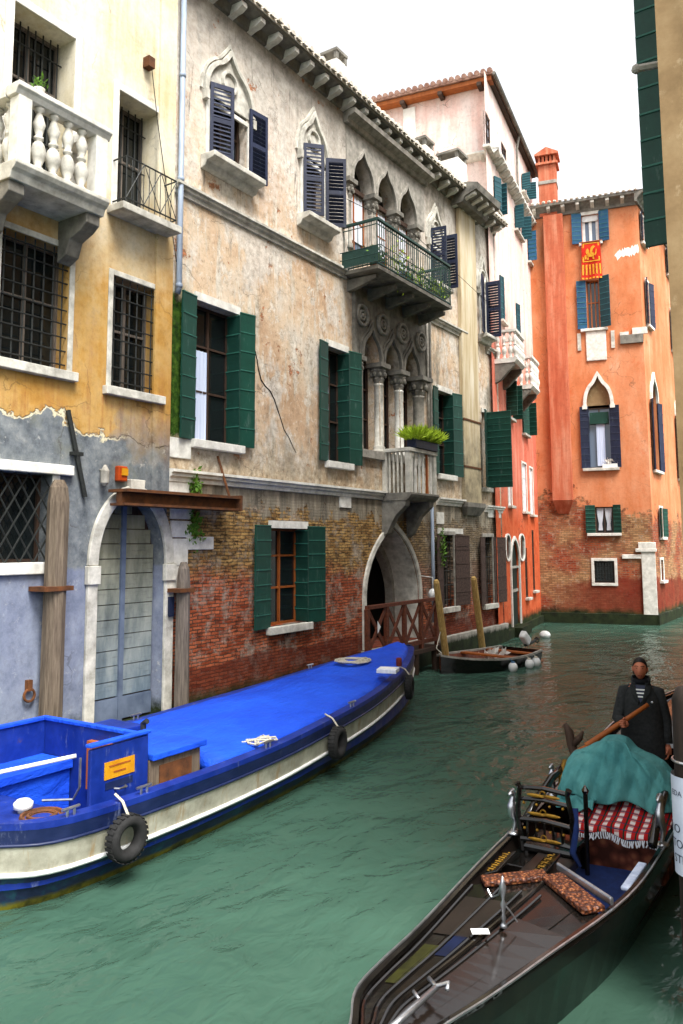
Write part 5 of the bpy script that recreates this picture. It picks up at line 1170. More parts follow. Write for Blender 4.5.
# ================================================================= BOATS
random.seed(21)
def spline(rows, n):
    """Catmull-Rom through rows of numbers"""
    out = []; m_ = len(rows)
    for i in range(m_-1):
        p = [rows[max(i-1, 0)], rows[i], rows[i+1], rows[min(i+2, m_-1)]]
        for k in range(n):
            t = k/n; out.append([.5*((2*b)+(-a+c)*t+(2*a-5*b+4*c-d)*t*t+(-a+3*b-3*c+d)*t**3) for a, b, c, d in zip(*p)])
    out.append(list(rows[-1])); return out
class Hull:
    """stations of y, left x, right x, sheer height"""
    def __init__(s, rows, n=5, T=None): s.st = spline(rows, n); s.T = T or (lambda u, v, z: V((v, u, z)))
    def at(s, i, k, z): y, a, b, sh = s.st[i]; c = (a+b)/2; h = (b-a)/2; return (s.T(y, c-h*k, z), s.T(y, c+h*k, z))
    def strip(s, mb, k0, z0, k1, z1):
        """side strip between two levels; z given as a function of the sheer"""
        for side in (0, 1):
            rings = [[s.at(i, k0, z0(q[3]))[side], s.at(i, k1, z1(q[3]))[side]] for i, q in enumerate(s.st)]; mb.loft(rings, False, False)
        for e in (0, len(s.st)-1):
            q = s.st[e][3]; a = s.at(e, k0, z0(q)); b = s.at(e, k1, z1(q)); mb.poly([a[0], a[1], b[1], b[0]])
        return mb
    def cap(s, mb, w, z, lo=0, hi=None, th=.05):
        """flat gunwale of width w on both sides"""
        hi = hi or len(s.st)
        for sg, side in ((-1, 0), (1, 1)):
            rings = []
            for i in range(lo, hi):
                q = s.st[i]; p = s.at(i, 1, z(q[3]))[side]; hw = max((q[2]-q[1])/2, .01); k = max(0, 1-w/hw); r = s.at(i, k, z(q[3]))[side]
                rings.append([p, r, r-V((0,0,th)), p-V((0,0,th))])
            mb.loft(rings, True, True)
        return mb
    def deck(s, mb, k, z, lo, hi, crown=0, cols=8):
        rings = []
        for i in range(lo, hi):
            y, a, b, sh = s.st[i]; c = (a+b)/2; h = (b-a)/2*k
            rings.append([s.T(y, c+h*(-1+2*j/cols), z(sh, y)+crown*(1-(-1+2*j/cols)**2)) for j in range(cols+1)])
        return mb.loft(rings, False, False)
    def tube(s, k, z, r, side, n=6): return [s.at(i, k, z(q[3]))[side] for i, q in enumerate(s.st)]
    def idx(s, y): return min(range(len(s.st)), key=lambda i: abs(s.st[i][0]-y))

# ---------------------------------------------------------------- blue cargo barge
BG = thing('cargo_barge', (2.8, 9, 0), 'long blue and white cargo barge with three tyre fenders, moored along the left bank', 'barge')
BH = Hull([(4.15, 2.85, 2.95, .80), (4.3, 2.35, 3.4, .79), (4.65, 1.9, 3.85, .77), (5.2, 1.62, 4.2, .75), (6.7, 1.5, 4.28, .75), (8.2, 1.45, 4.2, .75), (9.5, 1.42, 4.06, .78), (11.5, 1.38, 3.72, .83), (13.4, 1.32, 3.2, .9), (14.8, 1.3, 2.66, .95), (15.7, 1.36, 2.24, .98), (16.2, 1.56, 1.98, 1.0), (16.35, 1.72, 1.82, 1.0)], 5)
mb = MB(); BH.strip(mb, .955, lambda s: s-.43, .68, lambda s: -.35); mb.build('hull', MAT['hull_dark'], BG, smooth=True)
mb = MB(); BH.strip(mb, .99, lambda s: s-.16, .955, lambda s: s-.43); mb.build('white_band', MAT['hull_white'], BG, smooth=True)
mb = MB(); BH.strip(mb, 1.0, lambda s: s, .99, lambda s: s-.16); mb.build('sheer_strake', MAT['barge_navy'], BG, smooth=True)
mb = MB()
for sd in (0, 1): mb.tube(BH.tube(.963, lambda s: s-.43, 0, sd), .024, 6)
mb.build('rubbing_strake', MAT['white_paint'], BG, smooth=True)
mb = MB()
for sd in (0, 1): mb.tube(BH.tube(.995, lambda s: s-.165, 0, sd), .016, 6)
mb.build('strake_bead', MAT['barge_navy'], BG, smooth=True)
mb = MB(); BH.cap(mb, .16, lambda s: s+.03, 0, None, .06); mb.build('gunwale', MAT['barge_blue'], BG)
mb = MB(); BH.strip(mb, .94, lambda s: s, .92, lambda s: .2); mb.build('bulwark', MAT['barge_blue'], BG)
mb = MB(); BH.deck(mb, .93, lambda s, y: .32, 0, BH.idx(8.2)); mb.build('cockpit_floor', MAT['barge_blue'], BG)
mb = MB(); BH.deck(mb, .93, lambda s, y: .64, 0, BH.idx(5.35)+1); e = BH.idx(5.35); a, b = BH.at(e, .93, .64); mb.poly([a, b, V((b.x, b.y, .3)), V((a.x, a.y, .3))]); mb.build('stern_deck', MAT['barge_blue'], BG)
mb = MB(); BH.deck(mb, .93, lambda s, y: s-.06, BH.idx(7.3), len(BH.st)); e = BH.idx(7.3); a, b = BH.at(e, .93, .69); mb.poly([a, b, V((b.x, b.y, .3)), V((a.x, a.y, .3))]); mb.build('fore_deck', MAT['barge_blue'], BG)
# frames along the inner side
mb = MB()
for yy in [7.6+.75*i for i in range(12)]:
    i = BH.idx(yy); a, b = BH.at(i, .95, BH.st[i][3]+.035); mb.wbox(a.x-.02, a.x+.1, a.y-.05, a.y+.05, a.z-.02, a.z+.05)
# wheelhouse coaming
cx0, cx1, cy0, cy1, cz = 2.3, 3.95, 4.95, 6.32, 1.26
cab = MB().wbox(cx0, cx1, cy1-.04, cy1, .32, cz).build('coaming', MAT['barge_blue'], BG, bevel=.01)
MB().wbox(cx0-.04, cx0, cy0, cy1, .32, cz).build('side_panel', MAT['barge_blue'], cab, bevel=.01)
rp = MB().wbox(cx1, cx1+.05, 5.55, cy1, .66, cz+.02).build('side_panel', MAT['barge_blue'], cab, bevel=.01)
mb = MB().wbox(cx0-.06, cx1+.02, cy1-.06, cy1+.02, cz, cz+.04).wbox(cx0-.06, cx0+.02, cy0, cy1-.06, cz, cz+.04).wbox(cx1-.02, cx1+.07, 5.53, cy1+.02, cz+.041, cz+.075); mb.build('capping', MAT['tarpaulin'], cab, bevel=.008)
MB().wbox(cx0, 2.85, cy0, cy1-.06, .8, .88).wbox(cx0, 2.8, cy0, cy1-.06, .32, .8).build('bench', MAT['tarpaulin'], cab)
MB().wbox(2.85, cx1, cy0+.35, cy0+.42, .32, .72).wbox(2.86, cx1-.02, cy0-.1, cy0+.35, .68, .72).build('thwart', MAT['barge_blue'], cab)
ip = MB().wbox(3.15, 3.9, cy1-.12, cy1-.05, .62, 1.14).build('instrument_board', MAT['wood_orange'], cab)
for i in range(3):
    for j in range(2): MB().lathe(V((3.42+.13*i, cy1-.12, .82+.14*j)), [(.05, 0), (.055, .015), (.04, .02)], 12, (0, -1, 0)).build('gauge', MAT['white_paint' if (i+j) % 2 else 'chrome'], ip)
MB().wbox(3.35, 3.8, cy1-.135, cy1-.12, .66, .72).build('switch_strip', MAT['white_paint'], ip)
MB().wbox(cx1+.051, cx1+.058, 5.72, 6.12, .95, 1.12).build('sign_plate', MAT['yellow_sign'], rp)
mb = MB(); mb.wbox(cx1+.059, cx1+.062, 5.78, 6.06, 1.065, 1.082).wbox(cx1+.059, cx1+.062, 5.84, 6.0, 1.0, 1.017); mb.build('sign_lines', MAT['wood_orange'], rp)
MB().wbox(cx1+.051, cx1+.056, 5.74, 6.1, .85, .92).build('recess', MAT['barge_navy'], rp); MB().tube([V((cx1+.05, 5.86, .84)), V((cx1+.1, 5.88, .84)), V((cx1+.1, 5.98, .84)), V((cx1+.05, 6.0, .84))], .012, 6).build('handle', MAT['chrome'], rp)
# engine casing
en = MB().wbox(3.1, 3.98, 6.36, 7.15, .6, 1.0).build('engine_casing', MAT['wood_brown'], BG, bevel=.01)
MB().wbox(3.02, 4.04, 6.36, 7.2, 1.0, 1.07).build('lid', MAT['tarpaulin'], en, bevel=.012)
MB().wbox(3.981, 3.99, 6.5, 7.0, .68, .92).build('access_panel', MAT['rust'], en); MB().wbox(2.4, 3.0, 6.36, 7.2, .6, 1.12).build('locker', MAT['barge_blue'], en, bevel=.01)
MB().tube([V((3.3, 6.9, 1.07)), V((3.3, 6.9, 1.22)), V((3.36, 6.9, 1.25))], .035, 8).build('exhaust', MAT['iron'], en)
# cleats
for y, sd in ((5.9, 1), (8.2, 1), (10.6, 1), (13.2, 0), (8.4, 0), (5.3, 1)):
    i = BH.idx(y); p = BH.at(i, .965, BH.st[i][3]+.03)[sd]; MB().tube([p+V((0, -.1, .07)), p+V((0, .1, .07))], .016, 6).tube([p+V((0, -.04, 0)), p+V((0, -.04, .07))], .014, 6).tube([p+V((0, .04, 0)), p+V((0, .04, .07))], .014, 6).build('cleat', MAT['chrome'], BG)
p = V((3.52, 5.14, .64)); MB().lathe(p, [(.05, 0), (.05, .1), (.09, .12), (.095, .17), (.06, .2), (.02, .21)], 14).build('bollard', MAT['white_paint'], BG, smooth=True)
MB().tube([V((3.2, 5.6, .66)), V((3.5, 5.75, .68)), V((3.56, 5.78, .8)), V((3.56, 5.78, 1.1))], .014, 6).build('tiller_rod', MAT['chrome'], BG)
# stem post at the bow
i = len(BH.st)-1; a, b = BH.at(i, 1, 1.0); MB().wbox(a.x-.01, b.x+.01, a.y-.03, a.y+.06, -.3, 1.05).build('stem', MAT['barge_navy'], BG)
# tarpaulin pulled over the hold
mb = MB(); lo, hi = BH.idx(7.45), BH.idx(15.9)
rings = []; cols = 16
for i in range(lo, hi+1):
    y, a, b, sh = BH.st[i]; c = (a+b)/2; h = (b-a)/2-.13; r = []
    for j in range(cols+1):
        t = -1+2*j/cols; z = sh+.05+.1*(1-t*t)+.05*(mnoise.noise(V((t*2.2, y*.9, 3)))+.5*mnoise.noise(V((t*6, y*2.6, 7))))*(1-t**4)+.012*math.cos(y*8.4)*(1-t*t)-(.03 if abs(t) > .9 else 0)
        r.append(V((c+h*t, y, z)))
    rings.append(r)
mb.loft(rings, False, False)
first = rings[0]; mb.loft([first, [p+V((0, -.04, -.16)) for p in first]], False, False)
ob = mb.build('tarpaulin', MAT['tarpaulin'], smooth=True); tag(ob, 'bright blue tarpaulin sheet stretched over the hold of the cargo barge', 'tarpaulin')
m_ = ob.modifiers.new('thick', 'SOLIDIFY'); m_.thickness = .012
def on_tarp(x, y): return onz(x, y, 1.08)
# things lying on the barge
p = onz(388, 673, 1.04); rt = thing('cardboard_box', p, 'flattened pale cardboard box with a red can beside it at the bow of the tarpaulin', 'box'); MB().obox(p+V((0, 0, .05)), (.17, .05, 0), (-.06, .17, 0), (0, 0, .035)).build('carton', MAT['curtain'], rt, bevel=.01); MB().obox(p+V((0, .02, .09)), (.14, .04, 0), (-.02, .05, 0), (0, 0, .005)).build('flap', MAT['plaster_white'], rt)
p2 = onz(399, 666, 1.03); tag(MB().lathe(p2, [(.05, 0), (.055, .01), (.055, .13), (.045, .15), (.02, .155)], 12).build('red_can', MAT['velvet_red'], smooth=True), 'small dark red can standing at the bow end of the blue tarpaulin', 'can')
a, b = onz(342, 666, 1.06), onz(362, 659, 1.07); mb = MB(); pts = []
for i in range(60):
    t = i*.55; r = .1+.0025*i; pts.append((a+b)/2+V((r*math.cos(t)*1.4, r*math.sin(t)*1.6, .03+.004*(i % 7))))
tag(MB().tube(pts, .018, 5).build('rope_coil', MAT['rope']), 'coil of pale rope lying on the wall side edge of the blue tarpaulin', 'rope')
mb = MB(); c = V((3.78, 5.17, .66)); pts = []
for i in range(90):
    t = i*.42; r = .07+.0013*i; pts.append(c+V((r*math.cos(t)*1.1, r*math.sin(t)*1.1, .02+.025*((i//15) % 3))))
tag(MB().tube(pts, .02, 5).build('rope_coil', MAT['rust']), 'red brown coil of rope lying on the stern deck beside the white bollard', 'rope')
i = BH.idx(8.2); pr = BH.at(i, .93, BH.st[i][3]+.05)[1]; pts = [pr+V((-.12+.1*math.cos(k*.9)*(1+k*.02), .05+.2*math.sin(k*.7), .03+.01*(k % 3))) for k in range(26)]
tag(MB().tube(pts, .014, 5).build('rope_coil', MAT['rope']), 'loose grey rope heaped on the canal side gunwale where the tarpaulin begins', 'rope')
pts = [V((1.62+.06*math.sin(k*1.1), 6.6+.09*k, .8+.05*abs(math.sin(k*.9)))) for k in range(14)]
tag(MB().tube(pts, .016, 5).build('rope_coil', MAT['rope']), 'slack rope lying along the wall side of the barge below the arched door', 'rope')
tag(MB().tube([V((2.35, 4.05, 1.02)), V((2.96, 5.02, 1.0)), V((3.52, 5.76, 1.12))], .022, 8).build('boat_pole', MAT['white_paint'], smooth=True), 'long white pole lying across the stern of the blue cargo barge', 'pole')
# tyres on the side
for px_, py_, lab in ((124, 833, 'big black tyre fender hanging nearest the stern of the blue cargo barge'), (332, 742, 'black tyre fender hanging amidships on the blue cargo barge'), (404, 697, 'black tyre fender hanging at the bow of the blue cargo barge')):
    best = min(range(len(BH.st)), key=lambda i: (lambda q: abs((((q-CAMPOS).dot(_r))/((q-CAMPOS).dot(_fw)))*F+PX-px_))(BH.at(i, 1, BH.st[i][3]-.32)[1]))
    i = best; p = BH.at(i, 1.0, BH.st[i][3]-.34)[1]; q = BH.at(min(i+1, len(BH.st)-1), 1.0, BH.st[i][3]-.34)[1]; o_ = BH.at(i-1, 1.0, BH.st[i][3]-.34)[1]
    tdir = (q-o_).normalized(); nrm = tdir.cross(V((0, 0, 1))).normalized(); c = p+nrm*.09+V((0, 0, .05))
    rt = thing('tyre_fender', c, lab, 'tyre', 'tyre fenders on the cargo barge')
    MB().torus(c, nrm, .165, .06, 32, 10).build('tyre', MAT['rubber'], rt, smooth=True)
    mb = MB()
    for k in range(26):
        t = 6.283*k/26; dr_ = tdir*math.cos(t)+V((0, 0, 1))*math.sin(t); mb.obox(c+dr_*.2245, dr_*.004, nrm*.05, dr_.cross(nrm)*.016)
    mb.build('tread', MAT['rubber'], rt)
    MB().tube([c+V((0, 0, .2))+nrm*.02, c+V((0, 0, .33))-nrm*.08, c+V((0, 0, .38))-nrm*.2], .014, 5).build('rope', MAT['rope'], rt)

# ---------------------------------------------------------------- small rowing boat by the poles
bow, stern = V((1.2, 19.1, 0)), V((2.0, 22.6, 0)); ax = (stern-bow).normalized(); rt_ = V((ax.y, -ax.x, 0)); Lb = (stern-bow).length
RB_ = thing('rowing_boat', (bow+stern)/2, 'small black motor boat with brown inside moored by the leaning poles', 'boat')
SH = Hull([(0, -.03, .03, .46), (.3, -.36, .42, .4), (.8, -.68, .82, .35), (1.6, -.84, 1.04, .31), (2.6, -.8, 1.0, .3), (Lb, -.62, .8, .33)], 5, lambda u, v, z: bow+ax*u+rt_*v+V((0, 0, z)))
mb = MB(); SH.strip(mb, 1, lambda s: s, .8, lambda s: -.3); mb.build('hull', MAT['lacquer'], RB_, smooth=True)
mb = MB(); SH.strip(mb, .95, lambda s: s, .8, lambda s: .08); mb.build('lining', MAT['wood_red'], RB_, smooth=True)
mb = MB(); SH.deck(mb, .85, lambda s, y: .1, 0, len(SH.st)); mb.build('floor', MAT['wood_red'], RB_)
mb = MB(); SH.cap(mb, .07, lambda s: s+.02); mb.build('gunwale', MAT['stone_grey'], RB_)
mb = MB(); SH.deck(mb, .97, lambda s, y: s-.01, 0, SH.idx(.9)); mb.build('fore_deck', MAT['wood_dark'], RB_)
for u in (1.9, 3.0):
    i = SH.idx(u); a, b = SH.at(i, .93, .28); MB().obox((a+b)/2, (b-a)/2, ax*.12, (0, 0, .02)).build('thwart', MAT['wood_orange'], RB_)
om = thing('outboard_motor', stern+V((.1, 0, .4)), 'white outboard motor tilted up at the stern of the small motor boat', 'motor'); c = stern+ax*.12+rt_*.15+V((0, 0, .5))
MB().obox(c+V((0, 0, .1)), rt_*.1, ax*.08+V((0, 0, .09)), V((0, 0, .14))-ax*.14).build('cowl', MAT['white_paint'], om, bevel=.05); MB().tube([c-V((0, 0, .1)), c+ax*.35-V((0, 0, .05)), c+ax*.62+V((0, 0, .02))], [.05, .045, .03], 8).build('shaft', MAT['iron'], om); MB().torus(c+ax*.62, ax, .07, .02, 10, 5).build('propeller', MAT['iron'], om)
p = bow+ax*2.4+V((0, 0, .2)); mb = MB(); leaves(mb, p, (.3, .3, .08), 60, .2); tag(mb.build('crumpled_sheet', MAT['plaster_white']), 'crumpled white sheet lying in the bottom of the small motor boat', 'sheet')
for px_, py_, blue, lab in ((508, 670, 1, 'white ball fender with a blue cap nearest the bow of the small boat'), (525.5, 661, 0, 'white ball fender in the middle of the small boat side'), (534, 656, 0, 'white ball fender nearest the stern of the small boat')):
    i = min(range(len(SH.st)), key=lambda i: abs((SH.at(i, 1, .2)[1]-CAMPOS).dot(_r)/(SH.at(i, 1, .2)[1]-CAMPOS).dot(_fw)*F+PX-px_))
    c = SH.at(i, 1, .1)[1]+rt_*.1; rt = thing('ball_fender', c, lab, 'fender', 'ball fenders on the small boat'); MB().ball(c, .12, 14, 10, (1, 1, 1.15)).build('ball', MAT['white_paint'], rt, smooth=True); MB().lathe(c+V((0, 0, .1)), [(.07, 0), (.05, .04), (.03, .06)], 10).tube([c+V((0, 0, .15)), SH.at(i, .97, .32)[1]], .01, 4).build('cap', MAT['paint_blue_shutter' if blue else 'rope'], rt)
def buoy(x, y, r, lab): c = onz(x, y, .02); tag(MB().ball(c+V((0, 0, r*.4)), r, 14, 10, (1.15, 1.15, .9)).torus(c+V((0, 0, r*.4)), (0, 0, 1), r*1.1, .015, 14, 5).build('buoy', MAT['white_paint'], smooth=True), lab, 'buoy', 'floating white buoys')
buoy(545, 637, .17, 'white buoy floating at the foot of the orange house'); buoy(507, 638, .15, 'white buoy floating below the arched door of the pink house')
c = on_plane_x(433, 594, .55); tag(MB().ball(c, .13, 14, 10, (1, 1, 1.15)).tube([c+V((0, 0, .12)), c+V((0, 0, .45)), c+V((-.45, 0, .5))], .012, 4).build('ball_fender', MAT['white_paint'], smooth=True), 'white ball fender hanging at the end of the wooden barrier', 'fender')
# mooring line
a = bow+V((0, .1, .5)); tag(MB().tube([a, a+V((-.2, .1, .1)), V((.98, 19.6, 1.0))], .014, 5).build('mooring_line', MAT['rope']), 'pale mooring line from the small boat bow to the leaning pole', 'rope')

# ---------------------------------------------------------------- gondola
simple('hull_olive', '#0c0e06', '#1d200b', 5, .3, .4); simple('olive_gilt', '#0c1008', '#343510', 16, .3, .4, bump=.2); simple('inlay_blue', '#060d1e', '#0b1836', 5, .4); simple('deck_gloss', '#100c0a', '#1b1511', 1.2, .16, .5, bump=.02)
GD = thing('gondola', (8.3, 8.2, 0), 'black gondola with carved trim and brass fittings in the right foreground', 'gondola')
GH = Hull([(3.5, 8.17, 8.23, .62), (3.8, 8.1, 8.32, .61), (4.1, 7.97, 8.39, .6), (4.4, 7.82, 8.46, .6), (4.8, 7.77, 8.55, .59), (5.4, 7.74, 8.66, .58), (6.6, 7.665, 8.91, .6), (7.6, 7.655, 8.97, .65), (8.5, 7.68, 8.98, .74), (9.6, 7.73, 8.93, .9), (10.6, 7.84, 8.8, 1.1), (11.5, 8.06, 8.6, 1.2), (12.2, 8.3, 8.36, 1.28)], 5)
mb = MB(); GH.strip(mb, 1, lambda s: s, .97, lambda s: s-.14); GH.strip(mb, .97, lambda s: s-.14, .62, lambda s: -.2 if s < 1 else -.2+(s-1)*1.6); mb.build('hull', MAT['gondola_hull'], GD, smooth=False)
mb = MB(); GH.strip(mb, .955, lambda s: s, .8, lambda s: .16); mb.build('lining', MAT['lacquer_brown'], GD, smooth=True)
mb = MB(); GH.cap(mb, .014, lambda s: s+.018, 0, None, .03); mb.build('gunwale', MAT['chrome'], GD)
mb = MB(); GH.cap(mb, .055, lambda s: s+.006, 0, None, .03); mb.build('inner_wale', MAT['lacquer'], GD)
mb = MB(); GH.deck(mb, .82, lambda s, y: .18, GH.idx(6.0), GH.idx(10.2)); mb.build('floor', MAT['lacquer'], GD)
# foredeck: two boards falling from a low ridge
e = GH.idx(6.55); mb = MB(); rings = []
for i in range(0, e+1):
    y, a, b, sh = GH.st[i]; c = (a+b)/2; h = (b-a)/2-.06; t = max(0, (y-4.2)/(6.55-4.2)); yb = y
    r = []
    for j in range(11):
        u = -1+j/5; r.append(V((c+h*u, y-.35*abs(u)*t, sh-.035+.055*(1-abs(u)))))
    rings.append(r)
mb.loft(rings, False, False); fd = mb.build('fore_deck', MAT['lacquer'], GD)
last = rings[-1]; c_ = last[5]; mb = MB(); mb.loft([last, [V((c_.x+(p.x-c_.x)*.84, p.y, p.z-.22)) for p in last]], False, False); mb.build('deck_face', MAT['lacquer'], fd)
# ridge batten and seams
mid = [r[5]+V((0, 0, .008)) for r in rings]; MB().tube(mid, .016, 6).build('ridge_batten', MAT['lacquer'], fd)
mb = MB()
for k in (2, 8): mb.tube([r[k]+V((0, 0, .002)) for r in rings[6:]], .005, 4)
mb.build('seam', MAT['lacquer'], fd)
# carved chevron trim across the deck edge
L_, M_, R_ = last[0], last[5], last[10]
def plank(p, q, w, th, mat, name, par, back=.0):
    d = (q-p); n_ = V((0, 0, 1)).cross(d).normalized(); 
    return MB().obox((p+q)/2+V((0, 0, th))+n_*back, d*.5, n_*w, (0, 0, th)).build(name, MAT[mat], par, bevel=.012)
plank(L_+V((.12, .05, .02)), M_+V((-.02, .0, .0)), .075, .022, 'carved_wood', 'carved_trim', GD); plank(M_+V((.02, 0, 0)), R_+V((-.1, .0, .02)), .1, .022, 'carved_wood', 'carved_trim', GD)
plank(M_+V((.03, .13, .03)), R_+V((0, .13, .05)), .016, .03, 'chrome', 'metal_edge', GD)
# inlaid panels left of the ridge
def panel(i0, i1, j0, j1, mat, name, o=.006):
    mb = MB(); rr_ = []
    for i in range(i0, i1+1):
        r = rings[i]; rr_.append([r[0].lerp(r[10], j0)+V((0, 0, o+.055*(1-abs(2*j0-1)) if False else o)) for _ in (0,)]+[r[0].lerp(r[10], j1)+V((0, 0, o))])
    for q, i in zip(rr_, range(i0, i1+1)):
        for m_, jj in enumerate((j0, j1)):
            u = -1+2*jj; q[m_].z = rings[i][0].z+.055*(1-abs(u))+o
    return mb.loft(rr_, False, False).build(name, MAT[mat], fd)
panel(GH.idx(4.7), GH.idx(5.45), .09, .24, 'olive_gilt', 'inlay_panel'); panel(GH.idx(5.2), GH.idx(5.6), .27, .38, 'inlay_blue', 'inlay_panel')
panel(8, len(rings)-3, .56, .92, 'deck_gloss', 'deck_panel'); panel(GH.idx(5.7), len(rings)-2, .07, .4, 'lacquer_brown', 'deck_panel')
for j0 in (.045, .25, .41, .55, .945):
    u_ = abs(2*j0-1); MB().tube([r[0].lerp(r[10], j0)*1.0+V((0, 0, rings[i][0].z-r[0].lerp(r[10], j0).z+.055*(1-u_)+.008)) for i, r in enumerate(rings)][4:], .011, 5).build('batten', MAT['lacquer'], fd)
# silver prow bracket and upright brass ornament with a card
mb = MB().tube([V((8.24, 3.95, .66)), V((8.26, 4.3, .665)), V((8.28, 4.58, .67))], [.022, .02, .018], 8).tube([V((8.21, 4.62, .685)), V((8.28, 4.58, .675)), V((8.35, 4.61, .7)), V((8.36, 4.56, .685))], .014, 8).tube([V((8.25, 4.42, .665)), V((8.19, 4.46, .675))], .011, 6)
mb.build('prow_bracket', MAT['chrome'], GD, smooth=True)
p = rings[GH.idx(5.75)][5]; p = V((8.3, 5.6, .63))
MB().lathe(p, [(.03, 0), (.02, .015), (.011, .04), (.02, .06), (.01, .09), (.018, .13), (.021, .15), (.009, .18), (.022, .24), (.024, .27), (.014, .3), (.005, .34)], 10).build('brass_finial', MAT['chrome'], GD, smooth=True)
MB().tube([p+V((-.14, .06, .2)), p+V((-.1, .04, .16)), p+V((-.04, .02, .2)), p+V((0, 0, .3))], .007, 5).tube([p+V((.07, .08, .02)), p+V((.035, .04, .1)), p+V((0, 0, .16))], .006, 5).build('scroll', MAT['chrome'], GD)
tag(MB().obox(V((8.2, 5.42, .645)), (.055, .025, .004), (-.02, .03, 0), (0, 0, .003)).build('card', MAT['white_paint']), 'small white card lying on the gondola deck beside the brass finial', 'card')
# seahorses on the gunwales
def seahorse(p, s=1.0):
    pts = [V((0, 0, 0)), V((0, .05, .04)), V((0, .04, .1)), V((0, -.02, .15)), V((0, -.03, .21)), V((0, .01, .26)), V((0, .0, .31)), V((0, -.07, .3))]
    mb = MB().tube([p+q*s for q in pts], [.012*s, .02*s, .03*s, .035*s, .03*s, .022*s, .028*s, .01*s], 8).lathe(p-V((0, 0, .02)), [(.05*s, 0), (.05*s, .015), (.02*s, .03)], 10)
    for k in range(4): mb.obox(p+V((0, .035, .14+.045*k))*s, (.006*s, 0, 0), (0, .03*s, .012*s), (0, 0, .012*s))
    mb.build('seahorse', MAT['chrome'], GD, smooth=True)
seahorse(V((7.7, 7.35, .66)), 1.15); seahorse(V((8.93, 7.72, .68)), 1.25); seahorse(V((7.74, 8.35, .75)), .9); seahorse(V((8.93, 8.35, .76)), .95)
# arm rails beside the seat
for x, s in ((8.9, 1), (7.76, -1)): MB().tube([V((x, 7.5, .72)), V((x-s*.02, 7.8, .84)), V((x-s*.03, 8.2, .95)), V((x-s*.06, 8.6, 1.0))], .04, 8).build('arm_rail', MAT['lacquer'], GD, smooth=True); 
MB().wbox(8.8, 8.87, 6.8, 7.4, .57, .6).build('side_highlight', MAT['curtain_blue'], GD, bevel=.01)  # pale strip standing in for a white highlight along the boat's side
# gilded side boards
def gilt(c, ax_, ay_, n_, mat='lacquer'):
    b = MB().obox(c, ax_, ay_, V((0, 0, .015))+ax_.cross(ay_)*0); ob = b.build('side_board', MAT[mat], GD, bevel=.008)
    mb = MB(); up_ = ax_.cross(ay_).normalized(); up_ = up_ if up_.z > 0 else -up_
    for k in range(n_):
        q = c+ay_*(-.75+1.5*k/(n_-1))+up_*.02; mb.ball(q+ax_*.0, .5*ax_.length, 8, 5, (1, .35, .15)); mb.ball(q+ax_*.3+ay_*.08, .16*ax_.length, 6, 4, (1, 1, .4)); mb.ball(q-ax_*.3-ay_*.08, .16*ax_.length, 6, 4, (1, 1, .4))
    mb.build('gilt_scroll', MAT['gold'], ob)
gilt(V((7.82, 6.72, .6)), V((.07, 0, .03)), V((0, .22, .01)), 5); gilt(V((8.14, 6.95, .58)), V((.07, 0, .02)), V((.0, .22, .01)), 5)
MB().wbox(7.72, 8.02, 7.0, 7.9, .42, .5).build('side_bench', MAT['lacquer'], GD, bevel=.01); MB().wbox(7.95, 8.3, 6.5, 7.3, .46, .54).build('side_bench', MAT['lacquer_brown'], GD, bevel=.01)
# sofa
sofa = MB().wbox(8.12, 8.9, 7.95, 8.55, .2, .62).build('sofa_seat', MAT['brocade'], GD, bevel=.05); MB().wbox(7.92, 8.9, 8.5, 8.66, .3, 1.0).build('sofa_back', MAT['velvet_red'], GD, bevel=.05); MB().tube([V((7.86, 8.25, .74)), V((7.83, 8.38, .92)), V((7.84, 8.5, 1.06))], .03, 8).build('sofa_arm', MAT['gold'], GD, smooth=True)
tag(MB().obox(V((8.44, 7.28, .3)), (.25, .03, 0), (-.02, .62, 0), (0, 0, .012)).build('carpet', MAT['carpet_blue']), 'dark blue carpet on the gondola floor before the seat', 'carpet')
# gilded chair seen from behind
cc_ = V((8.02, 7.55, .18)); rt = thing('gilt_chair', cc_, 'ornate black chair with gold scrolls standing in the gondola beside the plaid blanket', 'chair')
for sx in (-1, 1):
    for sy in (-1, 1): MB().tube([cc_+V((sx*.19, sy*.19, 0)), cc_+V((sx*.2, sy*.2, .2)), cc_+V((sx*.2, sy*.2, .34))], [.018, .024, .028], 7).build('leg', MAT['lacquer'], rt)
MB().wbox(cc_.x-.23, cc_.x+.23, cc_.y-.23, cc_.y+.23, .52, .58).build('seat', MAT['lacquer'], rt, bevel=.02)
bk = MB()
for sx in (-1, 1): bk.tube([cc_+V((sx*.23, -.21, .34)), cc_+V((sx*.25, -.25, .7)), cc_+V((sx*.22, -.27, .9)), cc_+V((sx*.24, -.28, .95))], [.026, .024, .022, .03], 7)
for z in (.45, .62, .8, .9): bk.tube([cc_+V((-.23, -.24, z)), cc_+V((0, -.26, z+.025)), cc_+V((.23, -.24, z))], .022, 6)
for k in range(5): bk.tube([cc_+V((-.16+.08*k, -.25, .45)), cc_+V((-.16+.08*k, -.26, .62))], .012, 5)
bko = bk.build('backrest', MAT['lacquer'], rt)
mb = MB()
for z in (.48, .7, .86): mb.ball(cc_+V((-.06, -.285, z)), .09, 10, 6, (1, .1, .18)); mb.ball(cc_+V((.07, -.285, z+.005)), .09, 10, 6, (1, .1, .18)); mb.torus(cc_+V((0, -.285, z+.02)), (0, 1, 0), .025, .007, 10, 5)
for z in (.56, .78): 
    for k in range(4): mb.ball(cc_+V((-.18+.12*k, -.28, z)), .014, 6, 4)
mb.build('gilt_scroll', MAT['gold'], bko)
